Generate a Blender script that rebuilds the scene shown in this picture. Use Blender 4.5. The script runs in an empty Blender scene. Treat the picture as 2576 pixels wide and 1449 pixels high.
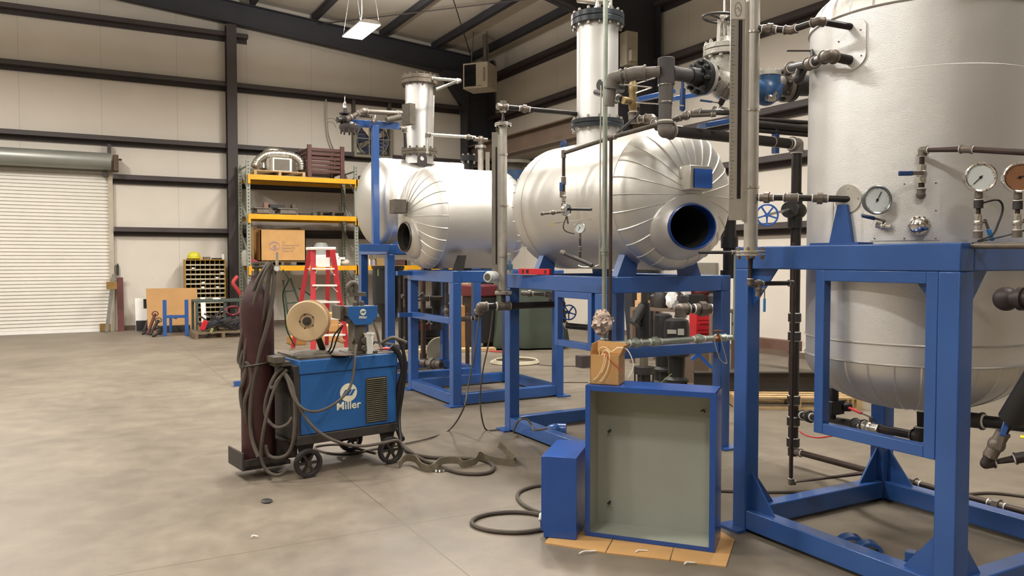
import bpy, math, random
from mathutils import Vector as V, Matrix, Euler
random.seed(7)
S = bpy.context.scene
COL = S.collection
PI = math.pi
# ------------------------------------------------------------------ camera
AZ, PT, EYE, FPX = math.radians(28.9), math.radians(2.03), 1.55, 1987.0
cd = bpy.data.cameras.new('camera'); cam = bpy.data.objects.new('camera', cd); COL.objects.link(cam)
cd.sensor_width = 36; cd.lens = FPX/2576*36; cd.clip_end = 200; cd.clip_start = .05
cam.location = (0, 0, EYE); cam.rotation_euler = (PI/2-PT, 0, -AZ)
S.camera = cam
# ------------------------------------------------------------------ look
vs = S.view_settings
vs.view_transform = 'Standard'; vs.look = 'None'; vs.gamma = 1; vs.use_curve_mapping = False
vs.exposure = 0.39
w = bpy.data.worlds.new('world'); S.world = w; w.use_nodes = True
w.node_tree.nodes['Background'].inputs[0].default_value = (.75, .72, .68, 1)
w.node_tree.nodes['Background'].inputs[1].default_value = .05
# lamps of the hall: high-bay fixtures in three rows (the fixtures themselves are built in the setting below)
LAMPS = [(4.93, 15.0), (4.93, 11.9), (4.93, 8.2), (4.93, 4.6), (4.93, .8),
         (-1.4, 15.0), (-1.4, 10.6), (-1.4, 6.2), (-1.4, 1.8), (-1.4, -2.6),
         (-7.6, 15.0), (-7.6, 9.0), (-7.6, 3.0)]
LAMP_Z, LAMP_W = 6.0, 175
for i, (x, y) in enumerate(LAMPS):
    l = bpy.data.lights.new('lamp_light', 'AREA'); l.shape = 'RECTANGLE'; l.size = .4; l.size_y = 1.1
    l.energy = LAMP_W*(.55 if y < 3 else 1.); l.spread = math.radians(170); l.color = (1, .965, .92)
    o = bpy.data.objects.new('lamp_light', l); o.location = (x, y, LAMP_Z-.03); COL.objects.link(o)
    # uplights added above the fixtures to brighten the roof underside
    u = bpy.data.lights.new('added_uplight', 'AREA'); u.shape = 'RECTANGLE'; u.size = .2; u.size_y = 1.0; u.energy = LAMP_W*.6; u.color = (1, .965, .92)
    o = bpy.data.objects.new('added_uplight', u); o.location = (x, y, LAMP_Z+.09); o.rotation_euler = (PI, 0, 0); COL.objects.link(o)

# ------------------------------------------------------------------ measuring: a photo measure and a known plane or depth give a world point
_fw = V((math.sin(AZ)*math.cos(PT), math.cos(AZ)*math.cos(PT), -math.sin(PT)))
_rt = V((math.cos(AZ), -math.sin(AZ), 0)); _up = _rt.cross(_fw); _E = V((0, 0, EYE))
def at(px, py, d=None, x=None, y=None, z=None):
    r = _fw + _rt*((px-1288)/FPX) - _up*((py-724.5)/FPX)
    if d is not None: return _E + r*d
    if x is not None: return _E + r*(x/r.x)
    if y is not None: return _E + r*(y/r.y)
    return _E + r*((z-EYE)/r.z)

# ------------------------------------------------------------------ materials
def lin(h):
    h = h.lstrip('#'); c = [int(h[i:i+2], 16)/255 for i in (0, 2, 4)]
    return tuple((v/12.92 if v <= .04045 else ((v+.055)/1.055)**2.4) for v in c)+(1,)
MATS = {}
def mat(name, col, rough=.5, metal=0., var=.12, scale=6., bump=0., bscale=60., emit=0., spec=.5, alpha=1., coat=0., trans=0.):
    if name in MATS: return MATS[name]
    m = bpy.data.materials.new(name); m.use_nodes = True; nt = m.node_tree; b = nt.nodes['Principled BSDF']
    c = lin(col) if isinstance(col, str) else tuple(col)+(1,)
    N = nt.nodes.new; L = nt.links.new
    tc = N('ShaderNodeTexCoord')
    if var > 0:
        n = N('ShaderNodeTexNoise'); n.inputs['Scale'].default_value = scale; n.inputs['Detail'].default_value = 5
        L(tc.outputs['Object'], n.inputs['Vector'])
        r = N('ShaderNodeValToRGB'); r.color_ramp.elements[0].position = .3; r.color_ramp.elements[1].position = .7
        r.color_ramp.elements[0].color = tuple(max(0, v*(1-var)) for v in c[:3])+(1,)
        r.color_ramp.elements[1].color = tuple(min(1, v*(1+var*.6)) for v in c[:3])+(1,)
        L(n.outputs['Fac'], r.inputs['Fac']); L(r.outputs['Color'], b.inputs['Base Color'])
        rr = N('ShaderNodeMapRange'); rr.inputs['To Min'].default_value = max(.02, rough*.85); rr.inputs['To Max'].default_value = min(1, rough*1.15)
        L(n.outputs['Fac'], rr.inputs['Value']); L(rr.outputs['Result'], b.inputs['Roughness'])
    else:
        b.inputs['Base Color'].default_value = c; b.inputs['Roughness'].default_value = rough
    b.inputs['Metallic'].default_value = metal; b.inputs['Specular IOR Level'].default_value = spec
    b.inputs['Alpha'].default_value = alpha; b.inputs['Coat Weight'].default_value = coat; b.inputs['Transmission Weight'].default_value = trans
    if bump > 0:
        n2 = N('ShaderNodeTexNoise'); n2.inputs['Scale'].default_value = bscale; n2.inputs['Detail'].default_value = 3
        L(tc.outputs['Object'], n2.inputs['Vector'])
        bp = N('ShaderNodeBump'); bp.inputs['Strength'].default_value = bump; bp.inputs['Distance'].default_value = .01
        L(n2.outputs['Fac'], bp.inputs['Height']); L(bp.outputs['Normal'], b.inputs['Normal'])
    if emit: b.inputs['Emission Color'].default_value = c; b.inputs['Emission Strength'].default_value = emit
    MATS[name] = m; return m
def wall_mat(name, axis, col):
    m = mat(name, col, .62, 0, .05, 1.1, .25, 5)
    nt = m.node_tree; N = nt.nodes.new; L = nt.links.new; b = nt.nodes['Principled BSDF']
    src = b.inputs['Base Color'].links[0].from_socket
    tc = N('ShaderNodeTexCoord'); sx = N('ShaderNodeSeparateXYZ'); L(tc.outputs['Object'], sx.inputs[0])
    d = N('ShaderNodeMath'); d.operation = 'DIVIDE'; d.inputs[1].default_value = 1.52; L(sx.outputs[axis], d.inputs[0])
    f = N('ShaderNodeMath'); f.operation = 'FRACT'; L(d.outputs[0], f.inputs[0])
    g = N('ShaderNodeMath'); g.operation = 'LESS_THAN'; g.inputs[1].default_value = .010; L(f.outputs[0], g.inputs[0])
    g2 = N('ShaderNodeMath'); g2.operation = 'MULTIPLY'; g2.inputs[1].default_value = .22; L(g.outputs[0], g2.inputs[0])
    # scuffs low on the sheet
    n = N('ShaderNodeTexNoise'); n.inputs['Scale'].default_value = 3.4; n.inputs['Detail'].default_value = 6; L(tc.outputs['Object'], n.inputs['Vector'])
    st = N('ShaderNodeMapRange'); st.inputs['From Min'].default_value = .64; st.inputs['From Max'].default_value = .74; st.inputs['To Max'].default_value = .35; L(n.outputs['Fac'], st.inputs['Value'])
    zl = N('ShaderNodeMapRange'); zl.inputs['From Min'].default_value = 1.6; zl.inputs['From Max'].default_value = .6; L(sx.outputs[2], zl.inputs['Value'])
    mu = N('ShaderNodeMath'); mu.operation = 'MULTIPLY'; L(st.outputs[0], mu.inputs[0]); L(zl.outputs[0], mu.inputs[1])
    ad = N('ShaderNodeMath'); ad.operation = 'MAXIMUM'; L(g2.outputs[0], ad.inputs[0]); L(mu.outputs[0], ad.inputs[1])
    mx = N('ShaderNodeMixRGB'); mx.inputs['Color2'].default_value = lin('#5c5347'); L(ad.outputs[0], mx.inputs['Fac']); L(src, mx.inputs['Color1']); L(mx.outputs[0], b.inputs['Base Color'])
    return m
def floor_mat():
    m = bpy.data.materials.new('concrete'); m.use_nodes = True; nt = m.node_tree; b = nt.nodes['Principled BSDF']; N = nt.nodes.new; L = nt.links.new
    tc = N('ShaderNodeTexCoord')
    def noise(s, d=6, r=.6):
        n = N('ShaderNodeTexNoise'); n.inputs['Scale'].default_value = s; n.inputs['Detail'].default_value = d; n.inputs['Roughness'].default_value = r
        L(tc.outputs['Object'], n.inputs['Vector']); return n
    a = noise(.9); r = N('ShaderNodeValToRGB'); e = r.color_ramp.elements
    e[0].position = .3; e[0].color = lin('#6b6153'); e[1].position = .72; e[1].color = lin('#867b6b'); L(a.outputs['Fac'], r.inputs['Fac'])
    c = noise(4.5, 8, .7); r2 = N('ShaderNodeMapRange'); r2.inputs['From Min'].default_value = .35; r2.inputs['From Max'].default_value = .7; r2.inputs['To Min'].default_value = .80; r2.inputs['To Max'].default_value = 1.08; L(c.outputs['Fac'], r2.inputs['Value'])
    mul = N('ShaderNodeMixRGB'); mul.blend_type = 'MULTIPLY'; mul.inputs['Fac'].default_value = 1; L(r.outputs['Color'], mul.inputs['Color1']); L(r2.outputs[0], mul.inputs['Color2'])
    # dark stains
    s = noise(1.7, 4, .5); r3 = N('ShaderNodeMapRange'); r3.inputs['From Min'].default_value = .62; r3.inputs['From Max'].default_value = .75; r3.inputs['To Max'].default_value = .35; L(s.outputs['Fac'], r3.inputs['Value'])
    mx = N('ShaderNodeMixRGB'); mx.inputs['Color2'].default_value = lin('#6d6452'); L(r3.outputs[0], mx.inputs['Fac']); L(mul.outputs[0], mx.inputs['Color1'])
    # saw-cut joints
    sx = N('ShaderNodeSeparateXYZ'); L(tc.outputs['Object'], sx.inputs[0]); fac = None
    for ax, per, off in ((0, 5.2, .2), (1, 3.4, .265)):
        ad = N('ShaderNodeMath'); ad.operation = 'ADD'; ad.inputs[1].default_value = off*per; L(sx.outputs[ax], ad.inputs[0])
        d = N('ShaderNodeMath'); d.operation = 'DIVIDE'; d.inputs[1].default_value = per; L(ad.outputs[0], d.inputs[0])
        f = N('ShaderNodeMath'); f.operation = 'FRACT'; L(d.outputs[0], f.inputs[0])
        g = N('ShaderNodeMath'); g.operation = 'LESS_THAN'; g.inputs[1].default_value = .008/per; L(f.outputs[0], g.inputs[0])
        if fac is None: fac = g
        else:
            k = N('ShaderNodeMath'); k.operation = 'MAXIMUM'; L(fac.outputs[0], k.inputs[0]); L(g.outputs[0], k.inputs[1]); fac = k
    m2 = N('ShaderNodeMixRGB'); m2.inputs['Color2'].default_value = lin('#5d5646'); L(fac.outputs[0], m2.inputs['Fac']); L(mx.outputs[0], m2.inputs['Color1']); L(m2.outputs[0], b.inputs['Base Color'])
    rr = N('ShaderNodeMapRange'); rr.inputs['To Min'].default_value = .38; rr.inputs['To Max'].default_value = .62; L(c.outputs['Fac'], rr.inputs['Value']); L(rr.outputs[0], b.inputs['Roughness'])
    bp = N('ShaderNodeBump'); bp.inputs['Strength'].default_value = .12; bp.inputs['Distance'].default_value = .01; L(c.outputs['Fac'], bp.inputs['Height']); L(bp.outputs['Normal'], b.inputs['Normal'])
    return m
def stucco(name, col, rough, bump, scale):   # embossed aluminium jacketing
    m = bpy.data.materials.new(name); m.use_nodes = True; nt = m.node_tree; b = nt.nodes['Principled BSDF']; N = nt.nodes.new; L = nt.links.new
    tc = N('ShaderNodeTexCoord'); vo = N('ShaderNodeTexVoronoi'); vo.inputs['Scale'].default_value = scale; L(tc.outputs['Object'], vo.inputs['Vector'])
    n = N('ShaderNodeTexNoise'); n.inputs['Scale'].default_value = 2.2; n.inputs['Detail'].default_value = 5; L(tc.outputs['Object'], n.inputs['Vector'])
    bp = N('ShaderNodeBump'); bp.inputs['Strength'].default_value = bump; bp.inputs['Distance'].default_value = .004; L(vo.outputs['Distance'], bp.inputs['Height'])
    b2 = N('ShaderNodeBump'); b2.inputs['Strength'].default_value = .12; b2.inputs['Distance'].default_value = .05; L(n.outputs['Fac'], b2.inputs['Height']); L(bp.outputs[0], b2.inputs['Normal']); L(b2.outputs[0], b.inputs['Normal'])
    r = N('ShaderNodeMapRange'); r.inputs['To Min'].default_value = rough*.8; r.inputs['To Max'].default_value = rough*1.25; L(n.outputs['Fac'], r.inputs['Value']); L(r.outputs[0], b.inputs['Roughness'])
    b.inputs['Base Color'].default_value = lin(col); b.inputs['Metallic'].default_value = .8
    MATS[name] = m; return m
M_ALU = stucco('embossed_aluminium', '#d6d3cc', .40, .16, 380)
M_ALUT = stucco('embossed_aluminium_coarse', '#e3e1de', .40, .22, 330)
M_ALUP = mat('plain_aluminium', '#d2cec6', .35, .9, .05, 9)
M_BLUE = mat('blue_paint', '#2f5694', .30, 0, .10, 3, .05, 90, coat=.2)
M_NAVY = mat('navy_paint', '#1f3f6e', .35, 0, .1, 5)
M_RAFT = mat('rafter_steel', '#34343a', .6, 0, .2, 2.)
M_STEEL = mat('primer_steel', '#433b3a', .6, 0, .18, 2.5)
M_STEELT = mat('brown_steel', '#6b5a4c', .6, 0, .15, 2.5)
M_BLACK = mat('black_pipe', '#2c2725', .38, .25, .2, 14)
M_FIT = mat('pipe_fitting', '#756c62', .5, .45, .22, 20)
M_DFIT = mat('dark_fitting', '#3d3a38', .5, .3, .2, 20)
M_GALV = mat('galvanised', '#b9b8b0', .38, .75, .15, 16)
M_STAIN = mat('stainless', '#cfc9bf', .28, .9, .06, 12)
M_CHROME = mat('chrome', '#e3e0dc', .12, 1, .03, 5)
M_TAPE = mat('thread_tape', '#e8e4da', .7, 0, .05, 30)
M_BRASS = mat('brass', '#97825a', .42, .6, .15, 20)
M_RUBBER = mat('rubber', '#2a2624', .75, 0, .2, 12)
M_CABLE = mat('cable_rubber', '#51483f', .75, 0, .2, 12)
M_CARTON = mat('cardboard', '#c2965f', .85, 0, .08, 8)
M_WOOD = mat('pallet_wood', '#b99b6e', .8, 0, .2, 12)
M_ODWOOD = mat('old_wood', '#74634c', .85, 0, .25, 10)
M_WHITE = mat('white_paint', '#e9e6df', .5, 0, .04, 6)
M_PAPER = mat('paper', '#efece6', .8, 0, .03, 8)
M_RED = mat('red_paint', '#c3202b', .4, 0, .12, 6)
M_YEL = mat('rack_yellow', '#e0a012', .45, 0, .1, 5)
M_GRYG = mat('rack_grey', '#8d9184', .55, .2, .12, 8)
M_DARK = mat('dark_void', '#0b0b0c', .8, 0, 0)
M_GLASS = mat('gauge_face', '#dfe6e6', .2, 0, .02, 9)
M_MAROON = mat('maroon_paint', '#3b1a19', .55, 0, .35, 9)
M_KHAKI = mat('webbing', '#6d6350', .85, 0, .15, 30)
M_TARP = mat('green_tarp', '#3c4538', .7, 0, .15, 4)
M_GRIME = mat('grimy_grey', '#5b5448', .6, .1, .3, 15)
M_BLK = mat('black_plastic', '#1d1c1c', .45, 0, .15, 10)

# ------------------------------------------------------------------ geometry collector
WM = {}
def frame_of(ax):
    ax = V(ax).normalized(); t = V((0, 0, 1)) if abs(ax.z) < .9 else V((1, 0, 0))
    a = ax.cross(t).normalized(); return a, ax.cross(a).normalized(), ax
class G:
    def __init__(s): s.v = []; s.f = []; s.m = []
    def add(s, vs_, fs, mi=0):
        n = len(s.v); s.v += [V(p) for p in vs_]; s.f += [tuple(i+n for i in f) for f in fs]; s.m += [mi]*len(fs); return s
    def bb(s, x0, x1, y0, y1, z0, z1, mi=0):
        vs_ = [(x, y, z) for z in (z0, z1) for (x, y) in ((x0, y0), (x1, y0), (x1, y1), (x0, y1))]
        return s.add(vs_, [(3, 2, 1, 0), (4, 5, 6, 7), (0, 1, 5, 4), (1, 2, 6, 5), (2, 3, 7, 6), (3, 0, 4, 7)], mi)
    def box(s, c, d, rot=None, mi=0):
        c = V(c); h = V(d)/2; R = rot if rot is not None else Matrix.Identity(3)
        vs_ = [c+R @ V((x*h.x, y*h.y, z*h.z)) for z in (-1, 1) for (x, y) in ((-1, -1), (1, -1), (1, 1), (-1, 1))]
        return s.add(vs_, [(3, 2, 1, 0), (4, 5, 6, 7), (0, 1, 5, 4), (1, 2, 6, 5), (2, 3, 7, 6), (3, 0, 4, 7)], mi)
    def bar(s, p0, p1, w_, h_, up=(0, 0, 1), mi=0):
        p0 = V(p0); p1 = V(p1); d = (p1-p0); L_ = d.length; d.normalize(); u = V(up)
        if abs(d.dot(u)) > .98: u = V((1, 0, 0))
        a = d.cross(u).normalized(); u = a.cross(d).normalized()
        R = Matrix((a, d, u)).transposed()
        return s.box((p0+p1)/2, (w_, L_, h_), R, mi)
    def ring(s, c, a, b, r, n): return [c+a*(math.cos(2*PI*i/n)*r)+b*(math.sin(2*PI*i/n)*r) for i in range(n)]
    def cyl(s, p0, p1, r, r2=None, n=16, mi=0, cap=True):
        p0 = V(p0); p1 = V(p1); r2 = r if r2 is None else r2; a, b, ax = frame_of(p1-p0)
        vs_ = s.ring(p0, a, b, r, n)+s.ring(p1, a, b, r2, n)
        fs = [(i, (i+1) % n, n+(i+1) % n, n+i) for i in range(n)]
        if cap: fs += [tuple(range(n-1, -1, -1)), tuple(range(n, 2*n))]
        return s.add(vs_, fs, mi)
    def lathe(s, prof, o, ax=(0, 0, 1), n=32, mi=0, sx=1., sy=1., a=None, closed=False):
        o = V(o)
        if a is None: a, b, ax = frame_of(ax)
        else: ax = V(ax).normalized(); a = V(a).normalized(); b = ax.cross(a)
        vs_ = []
        for (r, h) in prof:
            vs_ += [o+ax*h+a*(math.cos(2*PI*i/n)*r*sx)+b*(math.sin(2*PI*i/n)*r*sy) for i in range(n)]
        k = len(prof); fs = []
        for j in range(k if closed else k-1):
            q = (j+1) % k
            fs += [(j*n+i, j*n+(i+1) % n, q*n+(i+1) % n, q*n+i) for i in range(n)]
        if not closed:
            if prof[0][0] > 1e-4: fs.append(tuple(range(n-1, -1, -1)))
            if prof[-1][0] > 1e-4: fs.append(tuple(range((k-1)*n, k*n)))
        return s.add(vs_, fs, mi)
    def tube(s, pts, r, n=8, mi=0, closed=False, smooth=0, flat=None):
        P = [V(p) for p in pts]
        if smooth: P = spline(P, smooth, closed)
        k = len(P); vs_ = []; prev = None
        for i, p in enumerate(P):
            if closed: t = (P[(i+1) % k]-P[i-1])
            else: t = P[min(i+1, k-1)]-P[max(i-1, 0)]
            if t.length < 1e-9: t = V((0, 0, 1))
            t.normalize()
            if prev is None: a, b, _ = frame_of(t)
            else:
                a = prev-t*prev.dot(t)
                if a.length < 1e-6: a, b, _ = frame_of(t)
                a.normalize(); b = t.cross(a)
            prev = a; rr = r[i] if isinstance(r, (list, tuple)) else r
            if flat:
                u = V((0, 0, 1)); a2 = t.cross(u)
                a2 = a2.normalized() if a2.length > .05 else a
                u2 = a2.cross(t)
                vs_ += [p+a2*(sx*flat[0])+u2*(sy*flat[1]) for sx, sy in ((-1, -1), (1, -1), (1, 1), (-1, 1))]
            else: vs_ += s.ring(p, a, b, rr, n)
        if flat: n = 4
        fs = []
        for j in range(k if closed else k-1):
            q = (j+1) % k
            fs += [(j*n+i, j*n+(i+1) % n, q*n+(i+1) % n, q*n+i) for i in range(n)]
        if not closed: fs += [tuple(range(n-1, -1, -1)), tuple(range((k-1)*n, k*n))]
        return s.add(vs_, fs, mi)
    def sph(s, c, r, sc=(1, 1, 1), n=16, m=10, mi=0, rot=None):
        c = V(c); R = rot if rot is not None else Matrix.Identity(3)
        vs_ = [c+R @ V((0, 0, -r*sc[2]))]
        for j in range(1, m):
            t = -PI/2+PI*j/m
            vs_ += [c+R @ V((math.cos(t)*math.cos(2*PI*i/n)*r*sc[0], math.cos(t)*math.sin(2*PI*i/n)*r*sc[1], math.sin(t)*r*sc[2])) for i in range(n)]
        vs_.append(c+R @ V((0, 0, r*sc[2]))); fs = [(0, 1+(i+1) % n, 1+i) for i in range(n)]
        for j in range(m-2): fs += [(1+j*n+i, 1+j*n+(i+1) % n, 1+(j+1)*n+(i+1) % n, 1+(j+1)*n+i) for i in range(n)]
        e = len(vs_)-1; fs += [(e, 1+(m-2)*n+i, 1+(m-2)*n+(i+1) % n) for i in range(n)]
        return s.add(vs_, fs, mi)
    def prism(s, pts, vec, mi=0):
        n = len(pts); vec = V(vec); P = [V(p) for p in pts]
        return s.add(P+[p+vec for p in P], [tuple(range(n-1, -1, -1)), tuple(range(n, 2*n))]+[(i, (i+1) % n, n+(i+1) % n, n+i) for i in range(n)], mi)
    def rev(s): s.f = [tuple(reversed(f)) for f in s.f]; return s
    def obj(s, name, m, parent=None, local=False, label=None, ang=40, bevel=0, jit=0):
        if parent is not None:
            Wp = WM.get(parent.name, Matrix.Identity(4))
            if not local: inv = Wp.inverted(); vv = [inv @ p for p in s.v]
            else: vv = s.v
            loc = V((0, 0, 0))
        else:
            xs = [p.x for p in s.v]; ys = [p.y for p in s.v]; zs = [p.z for p in s.v]
            loc = V(((min(xs)+max(xs))/2, (min(ys)+max(ys))/2, min(zs))); vv = [p-loc for p in s.v]
        me = bpy.data.meshes.new(name); me.from_pydata([tuple(p) for p in vv], [], s.f)
        for mm in (m if isinstance(m, (list, tuple)) else [m]): me.materials.append(mm)
        me.polygons.foreach_set('material_index', s.m); me.validate(); me.update()
        import bmesh
        bm = bmesh.new(); bm.from_mesh(me); bmesh.ops.recalc_face_normals(bm, faces=bm.faces); bm.to_mesh(me); bm.free()
        me.shade_smooth(); me.set_sharp_from_angle(angle=math.radians(ang))
        o = bpy.data.objects.new(name, me); COL.objects.link(o); o.location = loc
        if parent is not None: o.parent = parent; WM[o.name] = WM.get(parent.name, Matrix.Identity(4))
        else: WM[o.name] = Matrix.Translation(loc)
        if label: o['label'] = label
        if bevel:
            b = o.modifiers.new('bevel', 'BEVEL'); b.width = bevel; b.segments = 2; b.limit_method = 'ANGLE'; b.harden_normals = False
        return o
def spline(P, k=6, closed=False):
    P = [V(p) for p in P]; n = len(P); out = []
    rng = n if closed else n-1
    for i in range(rng):
        p0 = P[(i-1) % n] if closed or i > 0 else P[i]; p1 = P[i]; p2 = P[(i+1) % n]; p3 = P[(i+2) % n] if closed or i+2 < n else P[(i+1) % n]
        for j in range(k):
            t = j/k; out.append(.5*((2*p1)+(p2-p0)*t+(2*p0-5*p1+4*p2-p3)*t*t+(3*p1-p0-3*p2+p3)*t**3))
    if not closed: out.append(P[-1])
    return out
def tag(o, label, cat, group=None, kind=None):
    o['label'] = label; o['category'] = cat
    if group: o['group'] = group
    if kind: o['kind'] = kind
    return o
def T(name, label, cat, loc=(0, 0, 0), rz=0., group=None, kind=None):
    o = bpy.data.objects.new(name, None); COL.objects.link(o); o.location = loc; o.rotation_euler = (0, 0, rz); o.empty_display_size = .1
    WM[o.name] = Matrix.Translation(V(loc)) @ Matrix.Rotation(rz, 4, 'Z'); return tag(o, label, cat, group, kind)
def dup(o, loc=None, rz=None, label=None, parent=None, group=None):
    c = o.copy(); COL.objects.link(c)
    if parent is not None: c.parent = parent
    if loc is not None: c.location = loc
    if rz is not None: c.rotation_euler = (0, 0, rz)
    if label: c['label'] = label
    if group: c['group'] = group
    if loc is not None: WM[c.name] = Matrix.Translation(V(loc)) @ Matrix.Rotation(rz or 0, 4, 'Z')
    for ch in [q for q in bpy.data.objects if q.parent == o]: dup(ch, parent=c)
    return c
def text(body, size, m, parent, loc, rot, extrude=.001, align='CENTER', bold=0., name='lettering', sx=1.):
    cu = bpy.data.curves.new(name, 'FONT'); cu.body = body; cu.size = size; cu.extrude = extrude; cu.align_x = align; cu.align_y = 'CENTER'; cu.offset = bold
    cu.materials.append(m); o = bpy.data.objects.new('tmp', cu); COL.objects.link(o)
    me = bpy.data.meshes.new_from_object(o.evaluated_get(bpy.context.evaluated_depsgraph_get())); bpy.data.objects.remove(o); bpy.data.curves.remove(cu)
    if not me.materials: me.materials.append(m)
    o = bpy.data.objects.new(name, me); COL.objects.link(o); o.parent = parent; o.location = loc; o.rotation_euler = rot; o.scale = (sx, 1, 1); return o
def st(o, label, cat='wall', group=None): return tag(o, label, cat, group, 'structure')

# ------------------------------------------------------------------ the hall
YB, XR, XL, YN = 19.4, 10.0, -15.0, -9.0
RIDGE = -2.5
def roof_z(x): return 7.10+(XR-x)/12 if x > RIDGE else 7.10+(XR-RIDGE)/12-(RIDGE-x)/12
M_WB = wall_mat('wall_insulation', 0, '#d2cabd'); M_WR = wall_mat('wall_insulation_side', 1, '#d2cabd')
M_CEIL = mat('roof_insulation', '#c9c1b4', .75, 0, .06, 1.2, .3, 4)
g = G(); g.bb(XL-1, XR+1, YN-1, YB+1, -.2, 0); tag(g.obj('floor', floor_mat()), 'sealed tan concrete floor with thin saw-cut joints', 'floor', kind='structure')
g = G(); g.prism([(XL, YB, 0), (XR, YB, 0), (XR, YB, roof_z(XR)), (RIDGE, YB, roof_z(RIDGE)), (XL, YB, roof_z(XL))], (0, .15, 0)); st(g.obj('wall_back', M_WB), 'cream insulated end wall with the roll-up door')
g = G(); g.bb(XR, XR+.15, YN, YB+.15, 0, 7.25); st(g.obj('wall_right', M_WR), 'cream insulated side wall behind the vessels')
g = G(); g.bb(XL-.15, XL, YN, YB+.15, 0, 7.3); st(g.obj('wall_left', M_WR), 'cream insulated side wall outside the view')
g = G(); g.prism([(XL, YN, 0), (XR, YN, 0), (XR, YN, roof_z(XR)), (RIDGE, YN, roof_z(RIDGE)), (XL, YN, roof_z(XL))], (0, -.15, 0)); st(g.obj('wall_near', M_WB), 'cream insulated end wall behind the viewer')
g = G(); g.prism([(XR+.15, YN, roof_z(XR)), (RIDGE, YN, roof_z(RIDGE)), (XL, YN, roof_z(XL)), (XL, YN, roof_z(XL)+.1), (RIDGE, YN, roof_z(RIDGE)+.1), (XR+.15, YN, roof_z(XR)+.1)], (0, YB-YN+.2, 0)); st(g.obj('ceiling', M_CEIL), 'white-faced insulation under the sloping metal roof', 'ceiling')
# purlins run along the hall
px_ = [9.5, 8.3, 6.87, 5.16, 3.7, 2.2, .7, -.8, -2.2, -3.8, -5.3, -6.8]
for i, x in enumerate(px_):
    z = roof_z(x); g = G(); g.bb(x-.03, x+.03, YN, YB-.02, z-.2, z+.0)
    g.bb(x-.09, x+.03, YN, YB-.02, z-.205, z-.19)
    st(g.obj('roof_purlin', M_RAFT), 'dark steel purlin under the white roof insulation', 'purlin', 'purlins under the roof')
# rafters
def rafter(y, lab, hb=.12, knee=0):
    pts = []
    zt = lambda x: roof_z(x)-.2
    zb = lambda x: zt(x)-.5-.12*max(0, (x-4)/6)-knee*max(0, (x-5.0)/4.0)
    g = G()
    for (xa, xb) in ((-9., -2.5), (-2.5, 3.), (3., 6.), (6., 8.), (8., 9.35)):
        g.prism([(xa, y-.012, zb(xa)), (xb, y-.012, zb(xb)), (xb, y-.012, zt(xb)), (xa, y-.012, zt(xa))], (0, .024, 0))
        for zf in (zb, lambda x: zt(x)-.02): g.prism([(xa, y-hb, zf(xa)), (xb, y-hb, zf(xb)), (xb, y-hb, zf(xb)+.02), (xa, y-hb, zf(xa)+.02)], (0, 2*hb, 0))
    st(g.obj('roof_rafter', M_RAFT), lab, 'rafter')
rafter(YB-.25, 'dark steel rafter sloping along the top of the end wall')
rafter(12.15, 'tapered dark rafter meeting the side wall column, second from the corner', .13, .55)
rafter(4.6, 'tapered dark rafter over the near bay', .13, .55)
# columns
g = G(); g.bb(9.1, 9.14, YB-.45, YB-.05, 0, 6.5); g.bb(9.14, 9.9, YB-.26, YB-.24, 0, 6.6); g.prism([(9.1, YB-.4, 5.6), (9.1, YB-.4, 6.5), (8.4, YB-.4, 6.5)], (0, .3, 0)); g.bb(9.86, 9.9, YB-.45, YB-.05, 0, 6.9)
st(g.obj('corner_column', M_RAFT), 'dark steel corner column where the two walls meet', 'column')
for y, lab in ((12.15, 'wide tapered steel column on the side wall, behind the tall silver tower'), (4.6, 'tapered steel column on the side wall behind the tank')):
    g = G(); g.prism([(9.35, y-.01, 0), (9.9, y-.01, 0), (9.9, y-.01, 6.9), (8.55, y-.01, 6.9)], (0, .02, 0))
    g.prism([(9.33, y-.13, 0), (9.36, y-.13, 0), (8.58, y-.13, 6.9), (8.55, y-.13, 6.9)], (0, .26, 0)); g.bb(9.88, 9.9, y-.13, y+.13, 0, 6.9)
    st(g.obj('tapered_column', M_RAFT), lab, 'column')
g = G(); g.bb(3.1, 3.32, YB-.30, YB-.28, 0, 6.95); g.bb(3.2, 3.215, YB-.28, YB-.08, 0, 6.95); g.bb(3.1, 3.32, YB-.08, YB-.06, 0, 6.95)
st(g.obj('wall_column', M_STEEL), 'dark steel post of the end wall left of the pallet rack', 'column')
for x in (-3.2, -9.): 
    g = G(); g.bb(x-.1, x+.1, YB-.30, YB-.06, 0, 6.9); st(g.obj('wall_column', M_STEEL), 'dark steel post of the end wall beyond the roll-up door', 'column')
# girts: Z sections, flange up at the room side, web flat, flange down at the wall
def girt(z, a, b, axis, lab):
    g = G()
    def q(u0, u1, d0, d1, z0, z1):
        if axis == 'x': g.bb(u0, u1, YB-d1, YB-d0, z0, z1)
        else: g.bb(XR-d1, XR-d0, u0, u1, z0, z1)
    q(a, b, .19, .20, z, z+.09); q(a, b, .0, .20, z-.006, z); q(a, b, .0, .012, z-.10, z); q(a, b, .185, .2, z+.085, z+.09)
    q(a, b, .0, .05, z-.10, z-.094)
    st(g.obj('wall_girt', M_STEEL), lab, 'girt', 'horizontal wall girts')
girt(6.70, -14.9, 3.6, 'x', 'top dark wall girt ending just right of the end wall post')
girt(5.56, -14.9, 9.1, 'x', 'second dark girt from the top across the end wall')
girt(4.14, -14.9, 9.1, 'x', 'dark girt running just above the roll-up door')
girt(3.32, .74, 9.1, 'x', 'dark girt on the end wall beside the door drum')
girt(2.18, .74, 9.1, 'x', 'lowest dark girt on the end wall beside the roll-up door')
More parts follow.
